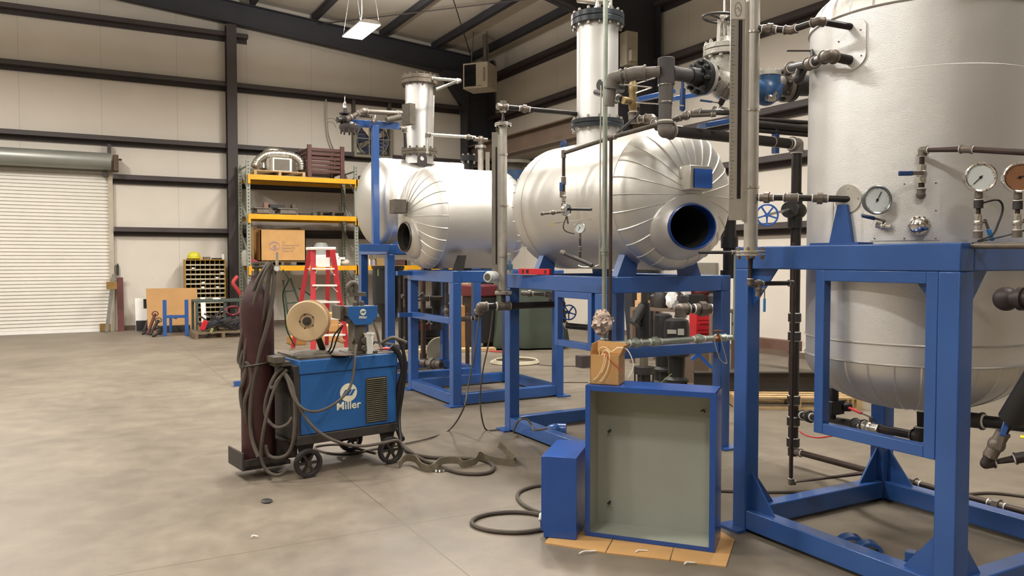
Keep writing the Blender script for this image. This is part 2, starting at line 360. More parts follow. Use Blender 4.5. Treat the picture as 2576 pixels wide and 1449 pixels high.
for z, lab in ((2.06, 'lowest dark girt on the side wall behind the vessels'), (3.14, 'second girt up on the side wall behind the tank'), (3.92, 'third girt up on the side wall'), (5.32, 'upper girt on the side wall behind the valve wheel'), (6.42, 'eave strut along the top of the side wall')):
    girt(z, -5.0, YB-.2, 'y', lab)
g = G(); g.bb(9.15, 9.45, 11.9, 19.1, 4.53, 4.56); g.bb(9.29, 9.31, 11.9, 19.1, 4.14, 4.53); g.bb(9.15, 9.45, 11.9, 19.1, 4.11, 4.14)
for y in (12.2, 18.9): g.bb(9.3, 9.9, y-.1, y+.1, 4.0, 4.12)
st(g.obj('runway_beam', M_STEELT), 'brown steel I beam on the side wall between the corner and the tapered column', 'beam')
# rod bracing and pipes under the roof
for (p, q) in (((9.3, 12.3, 6.75), (5.2, 19.0, 7.2)), ((9.3, 19.0, 6.8), (5.2, 12.3, 7.2)), ((4.9, 12.3, 7.2), (.8, 19.0, 7.5))):
    g = G(); g.tube([p, q], .013, 6); st(g.obj('brace_rod', M_STEEL), 'thin diagonal brace rod under the roof', 'brace', 'roof brace rods')
# dark base strips along the wall foot
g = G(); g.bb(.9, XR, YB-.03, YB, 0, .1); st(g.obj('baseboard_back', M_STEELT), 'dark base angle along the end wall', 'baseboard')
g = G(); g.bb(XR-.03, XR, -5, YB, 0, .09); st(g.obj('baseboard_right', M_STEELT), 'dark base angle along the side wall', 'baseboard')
# roll-up door
dr = T('door_1', 'white corrugated roll-up door with a grey drum cover', 'door', (-1.2, YB-.06, 0), kind='structure')
g = G(); pts = []; z = 0.
prof = []
while z < 3.56:
    prof += [(z, 0.), (z+.052, 0.008), (z+.060, .022), (z+.070, .022)]; z += .075
x0, x1 = -2.98, .64; vs_ = []
for (zz, d) in prof: vs_ += [(x0, YB-.06-.03+d, zz), (x1, YB-.06-.03+d, zz)]
g.add(vs_, [(2*i, 2*i+1, 2*i+3, 2*i+2) for i in range(len(prof)-1)])
g.obj('curtain', mat('door_white', '#d8d3c8', .5, 0, .05, 2), dr, ang=20)
g = G(); g.bb(x0, x1, YB-.11, YB-.06, 0, .07); g.obj('bottom_bar', M_WHITE, dr)
g = G(); g.cyl((x0-.05, YB-.27, 3.66), (x1+.06, YB-.27, 3.66), .185, n=32); g.obj('drum_cover', mat('drum_grey', '#8d8f88', .4, .4, .08, 3), dr)
g = G(); g.bb(x0, x1, YB-.2, YB-.1, 3.40, 3.52); g.obj('hood_baffle', mat('hood_dark', '#7f786b', .6), dr)
for x in (x0-.06, x1): 
    g = G(); g.bb(x, x+.09, YB-.14, YB-.03, 0, 3.5); g.obj('guide_rail', mat('guide_cream', '#b3a996', .6), dr)
g = G(); g.bb(x1+.1, x1+.2, YB-.45, YB-.1, 3.46, 3.80); g.cyl((x1+.2, YB-.27, 3.72), (x1+.27, YB-.27, 3.72), .02, n=8); g.obj('end_bracket', mat('bracket_brown', '#4f3a26', .6), dr)
g = G(); g.bb(x1+.0, x1+.07, YB-.2, YB-.05, 3.84, 4.05); g.obj('hanger_bracket', M_STEEL, dr)
g = G(); g.box((x1-.05, YB-.2, 3.40), (.1, .1, .1)); g.obj('stop_block', M_STEEL, dr)

# high-bay fixtures
M_EM = mat('lamp_diffuser', (1, .97, .9), .5, 0, 0, emit=9.)
lt = T('high_bay_light', 'glowing rectangular high-bay fixture on V wires below the roof', 'light', (LAMPS[0][0], LAMPS[0][1], LAMP_Z))
x, y = LAMPS[0]
g = G(); g.bb(x-.21, x+.21, y-.56, y+.56, LAMP_Z, LAMP_Z+.02); g.prism([(x-.21, y-.56, LAMP_Z+.02), (x+.21, y-.56, LAMP_Z+.02), (x+.12, y-.56, LAMP_Z+.07), (x-.12, y-.56, LAMP_Z+.07)], (0, 1.12, 0)); g.obj('housing', M_WHITE, lt)
g = G(); g.bb(x-.20, x+.20, y-.55, y+.55, LAMP_Z-.012, LAMP_Z-.001); g.obj('diffuser', M_EM, lt)
for yy in (-.5, .5):
    g = G(); g.tube([(x-.2, y+yy, LAMP_Z+.02), (x, y+yy*.9, roof_z(x)-.2), (x+.2, y+yy, LAMP_Z+.02)], .004, 5); g.obj('hanging_wire', M_GALV, lt)
g = G(); g.tube([(x, y+.1, LAMP_Z+.07), (x+.06, y+.12, 6.4), (x+.02, y+.05, 6.9), (x, y, roof_z(x)-.1)], .006, 5, smooth=5); g.obj('power_cord', M_WHITE, lt)
for k, (xx, yy) in enumerate(LAMPS[1:]):
    row = 'row over the vessels' if xx > 3 else ('middle row over the open floor' if xx > -3 else 'far left row')
    dup(lt, (xx, yy, LAMP_Z), 0, 'high-bay fixture out of view, %s, %s from the end wall' % (row, ('first', 'second', 'third', 'fourth', 'fifth')[[q for q in LAMPS if q[0] == xx].index((xx, yy))]), group='high-bay lights')
# ------------------------------------------------------------------ blue skid frames
def skid(name, label, x0, x1, y0, y1, zt, s=.1, base=True, gusset=0., feet=True, topx=(0, 0), topy=(0, 0), rear=True):
    t = T(name, label, 'frame', ((x0+x1)/2, (y0+y1)/2, 0), 0, 'blue skid frames')
    B = dict(bevel=.006)
    zt0 = zt-.125
    for (x, y) in ((x0, y0), (x1-s, y0), (x1-s, y1-s), (x0, y1-s)):
        g = G(); g.bb(x, x+s, y, y+s, .0, zt0); g.obj('leg', M_BLUE, t, **B)
        if feet:
            dx = -.06 if x == x0 else s-.10; dy = -.06 if y == y0 else s-.10
            g = G(); g.bb(x+dx, x+dx+.16, y+dy, y+dy+.16, .001, .016); g.obj('foot_plate', M_BLUE, t)
    for x in (x0, x1-s):
        g = G(); g.bb(x, x+s, y0-topy[0], y1+topy[1], zt0, zt); g.obj('top_beam', M_BLUE, t, **B)
    for y in (y0, y1-s):
        g = G(); g.bb(x0+s, x1-s, y, y+s, zt0+.001, zt-.001); g.obj('top_beam', M_BLUE, t, **B)
    if base:
        for x in (x0, x1-s):
            g = G(); g.bb(x+.002, x+s-.002, y0+s, y1-s, .018, .128); g.obj('base_beam', M_BLUE, t, **B)
        for y in (y0, y1-s):
            g = G(); g.bb(x0+s, x1-s, y+.002, y+s-.002, .018, .128); g.obj('base_beam', M_BLUE, t, **B)
    if gusset:
        k = gusset; m = s/2
        for (x, y, sx, sy) in ((x0, y0, 1, 1), (x1-s, y0, -1, 1), (x1-s, y1-s, -1, -1), (x0, y1-s, 1, -1)):
            xe = x+s if sx > 0 else x; ye = y+s if sy > 0 else y
            for (z0, dz) in ((.128, 1), (zt0, -1)):
                g = G(); g.prism([(xe, y+m-.006, z0), (xe+sx*k, y+m-.006, z0), (xe, y+m-.006, z0+dz*k*1.25)], (0, .012, 0)); g.obj('gusset', M_BLUE, t)
                g = G(); g.prism([(x+m-.006, ye, z0), (x+m-.006, ye+sy*k, z0), (x+m-.006, ye, z0+dz*k*1.25)], (.012, 0, 0)); g.obj('gusset', M_BLUE, t)
    return t
def opening(t, x, ya, yb, za, zb, w_=.05, d=.05):
    t2 = t
    g = G()
    g.bb(x, x+d, ya, ya+w_, za, zb); g.bb(x, x+d, yb-w_, yb, za, zb); g.bb(x, x+d, ya+w_, yb-w_, zb-w_, zb); g.bb(x, x+d, ya+w_, yb-w_, za, za+w_)
    return g.obj('panel_bracket', M_BLUE, t2, bevel=.003)
fM = skid('skid_frame', 'blue tube frame under the vessel with the blue-rimmed opening', 3.40, 4.68, 4.78, 6.30, 1.425)
opening(fM, 3.40, 4.92, 5.445, .86, 1.299)
g = G(); g.bb(3.5, 4.58, 4.80, 4.88, .80, .88); g.obj('cross_beam', M_BLUE, fM, bevel=.004)
fF = skid('skid_frame', 'blue tube frame under the vessel with the dark round opening', 3.46, 4.84, 7.55, 8.85, 1.435)
g = G(); g.bb(3.46, 3.51, 7.65, 8.75, .87, .94); g.obj('cross_beam', M_BLUE, fF, bevel=.004)
g = G(); g.bb(3.30, 3.46, 8.70, 8.76, .88, .93); g.bb(3.46, 3.5, 8.70, 8.76, .88, .93); g.obj('bracket_arm', M_BLUE, fF)
g = G(); g.bb(3.28, 3.46, 8.70, 8.76, 1.37, 1.42); g.bb(3.46, 3.5, 8.70, 8.76, 1.37, 1.42); g.obj('bracket_arm', M_BLUE, fF)
fG = skid('skid_frame', 'tall blue tube frame under the vessel farthest back', 3.38, 4.68, 9.32, 10.45, 1.745)
fT = skid('skid_frame', 'large blue tube frame around the upright tank with corner gussets', 3.31, 4.62, 2.03, 3.35, 1.625, gusset=.17)
opening(fT, 3.31, 2.13, 2.785, .665, 1.499, .055, .05)
# V-shaped lug post on top of the tank frame
g = G(); b = at(2120, 600, x=3.42); yy = b.y
g.prism([(3.40, yy-.07, 1.625), (3.40, yy+.07, 1.625), (3.40, yy+.02, 1.83), (3.40, yy-.035, 1.83)], (.05, 0, 0)); g.bb(3.33, 3.52, yy-.16, yy+.13, 1.625, 1.637)
g.obj('support_lug', M_BLUE, fT)
# ------------------------------------------------------------------ vessels
def head(g, r, h, n_seam, flip=1, o=V((0, 0, 0)), depth=.28, hole=None, seam=.006):
    # elliptical head around local -Y (flip=1): rings from rim to apex, standing seams as ridges
    A = []
    per = 2*PI/n_seam
    for k in range(n_seam):
        c = k*per
        A += [(c-.012, 0), (c, 1), (c+.012, 0)]+[(c+per*q, 0) for q in (.15, .3, .45, .6, .75, .88)]
    n = len(A); rings = []
    R_ = [1, .985, .96, .93, .89, .84, .78, .71, .63, .54, .45, .36, .28, .2, .12, .06]
    vs_ = []
    for q in R_:
        hh = depth*math.sqrt(max(0, 1-q*q))
        for (a, up) in A:
            k = seam*up*(1 if q > .12 else 0)
            nrm = V((math.cos(a)*q, -flip*(hh/depth)*1.6, math.sin(a)*q)).normalized()
            vs_.append(o+V((math.cos(a)*q*r, -flip*hh, math.sin(a)*q*r))+nrm*k)
    vs_.append(o+V((0, -flip*depth, 0)))
    fs = []
    for j in range(len(R_)-1):
        for i in range(n):
            f = (j*n+i, j*n+(i+1) % n, (j+1)*n+(i+1) % n, (j+1)*n+i)
            c = sum((vs_[q] for q in f), V())/4
            if hole and ((c.x-hole[0])/hole[2])**2+((c.z-hole[1])/hole[3])**2 < 1: continue
            fs.append(f)
    e = len(vs_)-1
    for i in range(n):
        f = ((len(R_)-1)*n+i, (len(R_)-1)*n+(i+1) % n, e); c = sum((vs_[q] for q in f), V())/3
        if hole and ((c.x-hole[0])/hole[2])**2+((c.z-hole[1])/hole[3])**2 < 1: continue
        fs.append(f)
    g.add(vs_, fs); return g
def vessel(label, loc, rz, r, half, n_seam=26, hole=None, rim=M_NAVY, zs=0., back_depth=.28, seam=.006):
    t = T('insulated_vessel', label, 'vessel', loc, rz, 'horizontal insulated vessels')
    L_ = dict(local=True)
    # shell with lap bands
    g = G(); prof = [(r, -half), (r, half)]
    for yb in (-half+.09, 0., half-.09):
        pass
    g.lathe([(r, -half), (r+.004, -half+.002), (r+.004, -half+.13), (r, -half+.132), (r, half-.132), (r+.004, half-.13), (r+.004, half-.002), (r, half)], (0, 0, 0), n=72, a=(1, 0, 0), ax=(0, 1, 0))
    g.f = [f for f in g.f if len(f) == 4]
    g.obj('shell', M_ALU, t, **L_)
    g = G(); head(g, r, 0, n_seam, 1, V((0, -half, 0)), hole=hole and (hole[0], hole[1], hole[2]+.03, hole[3]+.03), seam=seam); g.obj('head', M_ALUP if False else M_ALU, t, ang=25, **L_)
    g = G(); head(g, r, 0, n_seam, -1, V((0, half, 0)), depth=back_depth); g.obj('head', M_ALU, t, ang=25, **L_)
    if hole:
        cx, cz, ra, rb = hole; yo = -half-.295; yi = -half-.16
        g = G(); prof = [(1.0, yo), (.96, yo-.004), (.935, yo), (.935, yo+.07), (1.0, yo+.07)]
        o = V((cx, 0, cz))
        vs_ = []; n = 48
        for (q, h) in prof: vs_ += [o+V((math.cos(2*PI*i/n)*ra*q, h, math.sin(2*PI*i/n)*rb*q)) for i in range(n)]
        fs = []
        for j in range(len(prof)): q = (j+1) % len(prof); fs += [(j*n+i, j*n+(i+1) % n, q*n+(i+1) % n, q*n+i) for i in range(n)]
        g.add(vs_, fs); g.obj('manway_sleeve', rim, t, **L_)
        # insulation collar around the sleeve
        prof = [(1.0, 1.0, .0), (1.04, 1.05, .3), (1.18, 1.22, .7), (1.34, 1.42, 1.), (1.37, 1.46, 1.)]
        vs_ = []
        for k_, (qa, qb, bl) in enumerate(prof):
            for i in range(n):
                x_, z_ = cx+math.cos(2*PI*i/n)*ra*qa, cz+math.sin(2*PI*i/n)*rb*qb
                yh = -half-.28*math.sqrt(1-min(.97, (x_*x_+z_*z_)/(r*r)))
                vs_.append(V((x_, (1-bl)*(yo+.018)+bl*min(yh-(.016 if k_ < 4 else 0), -half), z_)))
        fs = []
        for j in range(len(prof)-1): fs += [(j*n+i, j*n+(i+1) % n, (j+1)*n+(i+1) % n, (j+1)*n+i) for i in range(n)]
        g = G(); g.add(vs_, fs); g.obj('manway_collar', M_ALU, t, **L_)
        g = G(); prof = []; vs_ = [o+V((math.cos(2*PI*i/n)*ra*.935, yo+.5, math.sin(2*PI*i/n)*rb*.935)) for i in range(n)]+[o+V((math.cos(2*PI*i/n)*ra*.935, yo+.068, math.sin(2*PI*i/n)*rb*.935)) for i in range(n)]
        g.add(vs_, [tuple(range(n))]+[(i, (i+1) % n, n+(i+1) % n, n+i) for i in range(n)]); g.obj('manway_shade_cup', M_DARK, t, **L_)  # near-black cup stands in for the shade inside the vessel
    return t
def saddles(t, x0, x1, ys, ztop, zbot, m=M_BLUE, w_=.09):
    for y in ys:
        for (xa, lean) in ((x0, .05), (x1, -.05)):
            g = G(); g.prism([(xa-w_, y-.04, zbot), (xa+w_, y-.04, zbot), (xa+w_*.7+lean, y-.04, ztop), (xa-w_*.7+lean, y-.04, ztop)], (0, .08, 0)); g.obj('saddle_leg', m, t)
ZV2 = 2.03
v2 = vessel('silver insulated vessel with blue-rimmed oval opening facing the viewer', (4.03, 5.51, ZV2), 0, .558, .74, hole=(-.03, -.235, .230, .170), rim=mat('rim_blue', '#1c3c7c', .3, 0, .08, 6))
saddles(v2, 3.70, 4.36, (4.92, 6.12), 1.60, 1.425)
g = G(); g.box((-.025, -1.01, .120), (.205, .20, .175)); g.obj('nameplate_bracket', M_ALUP, v2, local=True, bevel=.004)
g = G(); g.box((-.01, -1.115, .115), (.168, .012, .138)); g.box((-.01, -1.05, .115), (.168, .13, .136)); g.obj('nameplate', mat('nameplate_blue', '#2a5fb5', .5, 0, .03, 5), v2, local=True)
g = G(); g.prism([(-.50, .6, .50), (-.44, .6, .50), (-.44, .6, .62), (-.47, .6, .65), (-.50, .6, .62)], (0, .02, 0)); 
# lifting lugs
def lug(t, c, m, w_=.10, h=.13, axis='x'):
    g = G(); n = 10; o = []; i_ = []
    c = V(c)
    R = w_/2
    pts = [(-R, -h*.4), (R, -h*.4)]+[(math.cos(a)*R, h*.5+math.sin(a)*R) for a in [PI*k/n for k in range(n+1)]]
    hole_ = [(math.cos(a)*R*.45, h*.5+math.sin(a)*R*.45) for a in [2*PI*k/16 for k in range(16)]]
    d = V((1, 0, 0)) if axis == 'x' else V((0, 1, 0)); e = V((0, 1, 0)) if axis == 'x' else V((1, 0, 0))
    P = spline([V((p[0], p[1], 0)) for p in pts], 1, True)
    # plate with an eye: outer loop resampled against the hole
    m_ = 16; outer = []
    for k in range(m_):
        a = 2*PI*k/m_; dx, dz = math.cos(a), math.sin(a)
        if dz >= 0: outer.append((dx*R, h*.5+dz*R))
        else:
            s_ = min(R/max(abs(dx), 1e-6), (h*.9)/max(-dz, 1e-6)); outer.append((dx*s_, h*.5+dz*s_))
    vs_ = []
    for sgn in (-.008, .008):
        vs_ += [c+d*p[0]+V((0, 0, p[1]))+e*sgn for p in outer]; vs_ += [c+d*p[0]+V((0, 0, p[1]))+e*sgn for p in hole_]
    fs = []
    for k in range(m_):
        q = (k+1) % m_
        fs += [(k, q, m_+q, m_+k), (2*m_+k, 3*m_+k, 3*m_+q, 2*m_+q), (k, 2*m_+k, 2*m_+q, q), (m_+k, m_+q, 3*m_+q, 3*m_+k)]
    g.add(vs_, fs); return g.obj('lifting_lug', m, t)
p = at(1417, 358, x=4.03); lug(v2, (p.x, p.y, 2.57), M_NAVY, .10, .11, 'y')
ZV1 = 2.02
v1 = vessel('silver insulated vessel in the middle with a dark round opening at its left end', (3.89, 8.22, ZV1), -PI/2, .565, .43, hole=(.02, -.22, .20, .165), rim=mat('rim_bronze', '#5a5148', .35, .6, .2, 10))
saddles(v1, 3.62, 4.15, (7.62+.15, 8.66), 1.60, 1.435, M_DFIT, .05)
g = G(); g.box((.02, -.79, .115), (.16, .14, .15)); g.obj('nameplate_bracket', M_GRIME, v1, local=True, bevel=.004)
lug(v1, at(1062, 410, x=3.30), M_STEEL, .11, .10, 'x')
v3 = vessel('silver insulated vessel farthest back, seen left of the middle vessel', (4.06, 9.90, 2.30), -PI/2, .575, .56, n_seam=14, seam=0)
saddles(v3, 3.6, 4.4, (9.5, 10.3), 1.80, 1.745)
# ------------------------------------------------------------------ upright towers on the vessels
def bolts(t, c, R, z0, z1, n, m, r=.011):
    for k in range(n):
        a = 2*PI*k/n+.13; p = V((c[0]+math.cos(a)*R, c[1]+math.sin(a)*R, 0))
        g = G(); g.cyl((p.x, p.y, z0), (p.x, p.y, z1), r*.6, n=6); g.cyl((p.x, p.y, z0), (p.x, p.y, z0+.018), r*1.2, n=6); g.cyl((p.x, p.y, z1-.022), (p.x, p.y, z1-.006), r*1.2, n=6)
        g.obj('bolt', m, t)
def flange(t, c, R, z0, z1, m, name='flange', n=40):
    g = G(); zm = (z0+z1)/2
    g.lathe([(R, z0), (R, zm-.003), (R-.008, zm-.002), (R-.008, zm+.002), (R, zm+.003), (R, z1), (0, z1)], (c[0], c[1], 0), n=n); return g.obj(name, m, t, bevel=.003)
def tower(label, c, r, zb, zt, Rf, flz, topfl, fm, bm_):
    t = T('vessel_tower', label, 'column', (c[0], c[1], zb))
    g = G(); g.lathe([(r, zb), (r, zt)], (c[0], c[1], 0), n=48); g.obj('jacket', M_ALUT, t)
    flange(t, c, Rf, topfl[0], topfl[1], fm); bolts(t, c, Rf-.022, topfl[0]-.025, topfl[1]+.03, 14, bm_)
    flange(t, c, Rf, flz[0], flz[1], fm); bolts(t, c, Rf-.022, flz[0]-.025, flz[1]+.03, 14, bm_)
    return t
tw2 = tower('tall silver tower with black flanges standing on the large vessel', (4.05, 5.78), .182, 2.52, 3.62, .232, (2.70, 2.775), (3.60, 3.695), mat('flange_black', '#2d3236', .35, .2, .1, 12), M_STAIN)
tw1 = tower('silver tower with rusty flanges on the vessel farthest back', (3.96, 9.68), .182, 2.80, 3.84, .235, (2.915, 2.99), (3.83, 3.93), mat('flange_rust', '#6f6558', .5, .4, .3, 25), M_GRIME)
g = G(); p = at(1028, 288, d=10.05); g.box(p, (.09, .16, .26), Matrix.Rotation(.3, 3, 'Z')); g.obj('nameplate_bracket', M_GRIME, tw1)
# ------------------------------------------------------------------ upright tank
TC = (3.97, 2.69); TR = .545; TZ0, TZ1 = 1.036, 2.79
tk = T('upright_tank', 'tall embossed silver tank standing inside the near blue frame', 'tank', (TC[0], TC[1], .76))
g = G(); g.lathe([(TR, TZ0), (TR, 1.135), (TR+.003, 1.137), (TR+.003, 2.47), (TR, 2.472), (TR, TZ1)], (TC[0], TC[1], 0), n=120); g.f = [f for f in g.f if len(f) == 4]; g.obj('shell', M_ALUT, tk)
def vhead(z0, sgn, depth, nse, name):
    g = G(); head(g, TR+.004, 0, nse, 1, V((0, 0, 0)), depth=depth, seam=.004)
    vv = []
    for p in g.v: vv.append(V((TC[0]+p.x, TC[1]+p.z, z0+sgn*(-p.y))))
    g.v = vv; g.obj(name, M_ALU, tk, ang=25)
vhead(TZ0, -1, .285, 28, 'head'); vhead(TZ1, 1, .285, 28, 'head')
for z in (TZ0, TZ1, 1.137):
    g = G(); g.lathe([(TR+.002, z-.006), (TR+.010, z), (TR+.002, z+.006)], (TC[0], TC[1], 0), n=96, closed=True); g.obj('seam_band', M_ALUP, tk)
def tank_pt(px, py, r=TR):
    d = at(px, py, d=1)-_E; ox, oy = -TC[0], -TC[1]
    a = d.x**2+d.y**2; b = 2*(ox*d.x+oy*d.y); c = ox*ox+oy*oy-r*r
    s = (-b-math.sqrt(max(0, b*b-4*a*c)))/(2*a); return _E+d*s
def patch(pts, off=.006, th=.004):  # sheet bent on the tank, outline given as photo measures
    g = G(); P = []
    for (px, py) in pts:
        p = tank_pt(px, py, TR+.003); a = math.atan2(p.y-TC[1], p.x-TC[0]); P.append((a, p.z))
    return P
def bent_plate(name, a0, a1, z0, z1, m, parent, off=.008, rnd=False, seamed=True):
    g = G(); n = 14; vs_ = []
    for r_ in (TR+.001, TR+off):
        for k in range(n+1):
            a = a0+(a1-a0)*k/n
            for z in (z0, z1): vs_.append((TC[0]+math.cos(a)*r_, TC[1]+math.sin(a)*r_, z))
    q = 2*(n+1); fs = []
    for k in range(n):
        i = 2*k; fs += [(q+i, q+i+1, q+i+3, q+i+2), (i, q+i, q+i+2, i+2), (i+1, i+3, q+i+3, q+i+1)]
    fs += [(0, 1, q+1, q), (2*n, q+2*n, q+2*n+1, 2*n+1)]
    g.add(vs_, fs); return g.obj(name, m, parent)
def ang_of(px, py): p = tank_pt(px, py); return math.atan2(p.y-TC[1], p.x-TC[0]), p.z
a0, zA = ang_of(2190, 465); a1, zB = ang_of(2363, 604)
bent_plate('cover_plate', a0, a1, zB, zA, M_ALUT, tk)
def screw(px, py):
    p = tank_pt(px, py, TR+.008); n = V((p.x-TC[0], p.y-TC[1], 0)).normalized(); g = G(); g.cyl(p, p+n*.004, .004, n=6); g.obj('screw', M_FIT, tk)
for q in ((2200, 470), (2275, 463), (2354, 460), (2200, 600), (2275, 600), (2354, 600), (2354, 530)): screw(*q)
a0, zA = ang_of(2098, 508); a1, zB = ang_of(2166, 606); bent_plate('cover_plate', a0, a1, zB, zA, M_ALUT, tk, .006)
# oval patch round the two upper nozzles
def oval(name, px, py, rx, ry, off, m, straight=0.):
    g = G(); n = 40; c = tank_pt(px, py); ac = math.atan2(c.y-TC[1], c.x-TC[0]); vs_ = []
    for r_ in (TR-.004, TR+off):
        for k in range(n):
            t_ = 2*PI*k/n; zz = c.z+math.sin(t_)*ry+(straight if math.sin(t_) > 0 else -straight); aa = ac+math.cos(t_)*rx/TR
            vs_.append((TC[0]+math.cos(aa)*r_, TC[1]+math.sin(aa)*r_, zz))
    vs_.append((TC[0]+math.cos(ac)*(TR+off), TC[1]+math.sin(ac)*(TR+off), c.z))
    g.add(vs_, [(k, (k+1) % n, n+(k+1) % n, n+k) for k in range(n)]+[(n+k, n+(k+1) % n, 2*n) for k in range(n)]); return g.obj(name, m, tk)
oval('nozzle_patch', 2137, 112, .095, .07, .010, M_ALUT, .065)
oval('nozzle_patch', 2135, 500, .075, .072, .012, M_ALUP)
for q in ((2135, 475), (2160, 500), (2135, 525), (2112, 60), (2165, 75), (2167, 140), (2110, 105)): screw(*q)
# ------------------------------------------------------------------ pipes, valves and gauges
def cat_(p): return V(p)
def sock(g, p, d, R, L_, tape=True):       # screwed socket with a rolled lip and a ring of thread tape
    p = V(p); d = V(d).normalized()
    g.cyl(p, p+d*L_, R*1.28, n=14); g.cyl(p+d*(L_-.35*R), p+d*L_, R*1.48, n=14)
    if tape: g.cyl(p+d*L_, p+d*(L_+.30*R), R*1.22, n=14, mi=1)
def elbow(t, p, ds, R, m=None, name='elbow', L_=1.9, tape=True):
    g = G(); g.sph(p, R*1.3, n=14, m=8)
    for d in ds: sock(g, p, d, R, L_*R, tape)
    return g.obj(name, [m or M_FIT, M_TAPE], t)
def union(t, p, d, R, m=None, name='union'):
    g = G(); p = V(p); d = V(d).normalized(); g.cyl(p-d*2*R, p+d*2*R, R*1.25, n=12); g.cyl(p-d*.8*R, p+d*.8*R, R*1.75, n=8); g.cyl(p-d*2.35*R, p-d*2*R, R*1.18, n=12, mi=1); g.cyl(p+d*2*R, p+d*2.35*R, R*1.18, n=12, mi=1)
    return g.obj(name, [m or M_FIT, M_TAPE], t)
def pipe(label, pts, R, m=None, fit=None, name='pipe_run', cat='pipe', ends=(0, 0), unions=(), group=None, tape=True, fname='elbow'):
    pts = [V(p) for p in pts]; t = T(name, label, cat, pts[0] if len(pts) else (0, 0, 0), 0, group)
    g = G(); g.tube(pts, R, 14); g.obj('pipe', m or M_BLACK, t)
    for i in range(1, len(pts)-1): elbow(t, pts[i], [pts[i-1]-pts[i], pts[i+1]-pts[i]], R, fit, tape=tape, name=fname)
    for k, e in zip((0, -1), ends):
        if e:
            d = (pts[1]-pts[0] if k == 0 else pts[-2]-pts[-1]).normalized(); g = G(); p = pts[k]
            sock(g, p, d, R, 2.2*R, tape); g.obj('end_fitting', [fit or M_FIT, M_TAPE], t)
    for (i, f) in unions:
        a, b = pts[i], pts[i+1]; union(t, a.lerp(b, f), b-a, R, fit)
    return t
def ball_valve(label, p, d, lev, R, m=None, hm=None, L_=.05, hl=.12, top=(0, 0, 1)):
    p = V(p); d = V(d).normalized(); t = T('ball_valve', label, 'valve', p)
    g = G(); g.cyl(p-d*L_, p+d*L_, R*1.5, n=12); g.sph(p, R*1.9, n=14, m=8)
    for s_ in (-1, 1): g.cyl(p+d*s_*L_, p+d*s_*(L_+.008), R*1.7, n=6)
    g.obj('body', m or M_STAIN, t)
    tp = V(top).normalized(); g = G(); g.cyl(p, p+tp*R*3.2, R*.55, n=8); g.obj('stem', M_FIT, t)
    q = p+tp*R*3.2; lv = V(lev).normalized(); g = G(); g.bar(q-lv*.01, q+lv*hl*.45, .018, .004, tp); g.obj('lever', M_FIT, t)
    g = G(); g.bar(q+lv*hl*.4, q+lv*hl, .022, .012, tp); g.obj('lever_grip', hm or M_BLUE, t, bevel=.003); return t
def dial(label, c, n, R, depth=.04, stem=None, hand=2.4, liquid=None, name='pressure_gauge', case=None):
    c = V(c); n = V(n).normalized(); t = T(name, label, 'gauge', c)
    a, b, _ = frame_of(n); up = V((0, 0, 1)); a = up.cross(n).normalized(); b = n.cross(a)
    g = G(); g.lathe([(R*.9, -depth), (R, -depth+.004), (R, -.006), (R*1.08, -.006), (R*1.08, .004), (R*1.0, .007), (R*.9, .002), (R*.9, -.004)], c, n, n=32, closed=False); g.f = [f for f in g.f if len(f) == 4]+[g.f[-2] if len(g.f[-2]) > 4 else g.f[0]]
    g.obj('case', case or M_CHROME, t)
    g = G(); g.cyl(c-n*.006, c-n*.002, R*.92, n=32); g.obj('dial_face', liquid or M_GLASS, t)
    g = G(); h = a*math.sin(hand)+b*math.cos(hand); g.bar(c-h*R*.18+n*.001, c+h*R*.68+n*.001, R*.05, .0015, n); g.cyl(c-n*.001, c+n*.003, R*.09, n=10); g.obj('pointer', M_DARK, t)
    g = G()
    for k in range(21):
        an = -2.35+4.7*k/20; d = a*math.sin(an)+b*math.cos(an); L0 = .80 if k % 5 == 0 else .86
        g.bar(c+d*R*L0-n*.001, c+d*R*.92-n*.001, R*.03, .001, n)
    g.obj('dial_marks', M_DARK, t)
    if stem:
        g = G(); g.tube([c-n*(depth*.5)]+[V(q) for q in stem], R*.17 if R < .05 else .011, 10); g.obj('stem', M_FIT, t)
    return t
def hwheel(g, c, ax, R, rr, ns=5, hub=.2, n=40):
    a, b, ax = frame_of(ax); c = V(c)
    g.tube([c+a*math.cos(2*PI*k/n)*R+b*math.sin(2*PI*k/n)*R for k in range(n)], rr, 8, closed=True)
    for k in range(ns):
        an = 2*PI*k/ns+.3; e = c+a*math.cos(an)*R+b*math.sin(an)*R; g.bar(c-ax*rr*1.2, e, rr*1.7, rr*1.1, ax)
    g.cyl(c-ax*rr*2.2, c+ax*rr*1.6, R*hub, n=12)
W_ = at
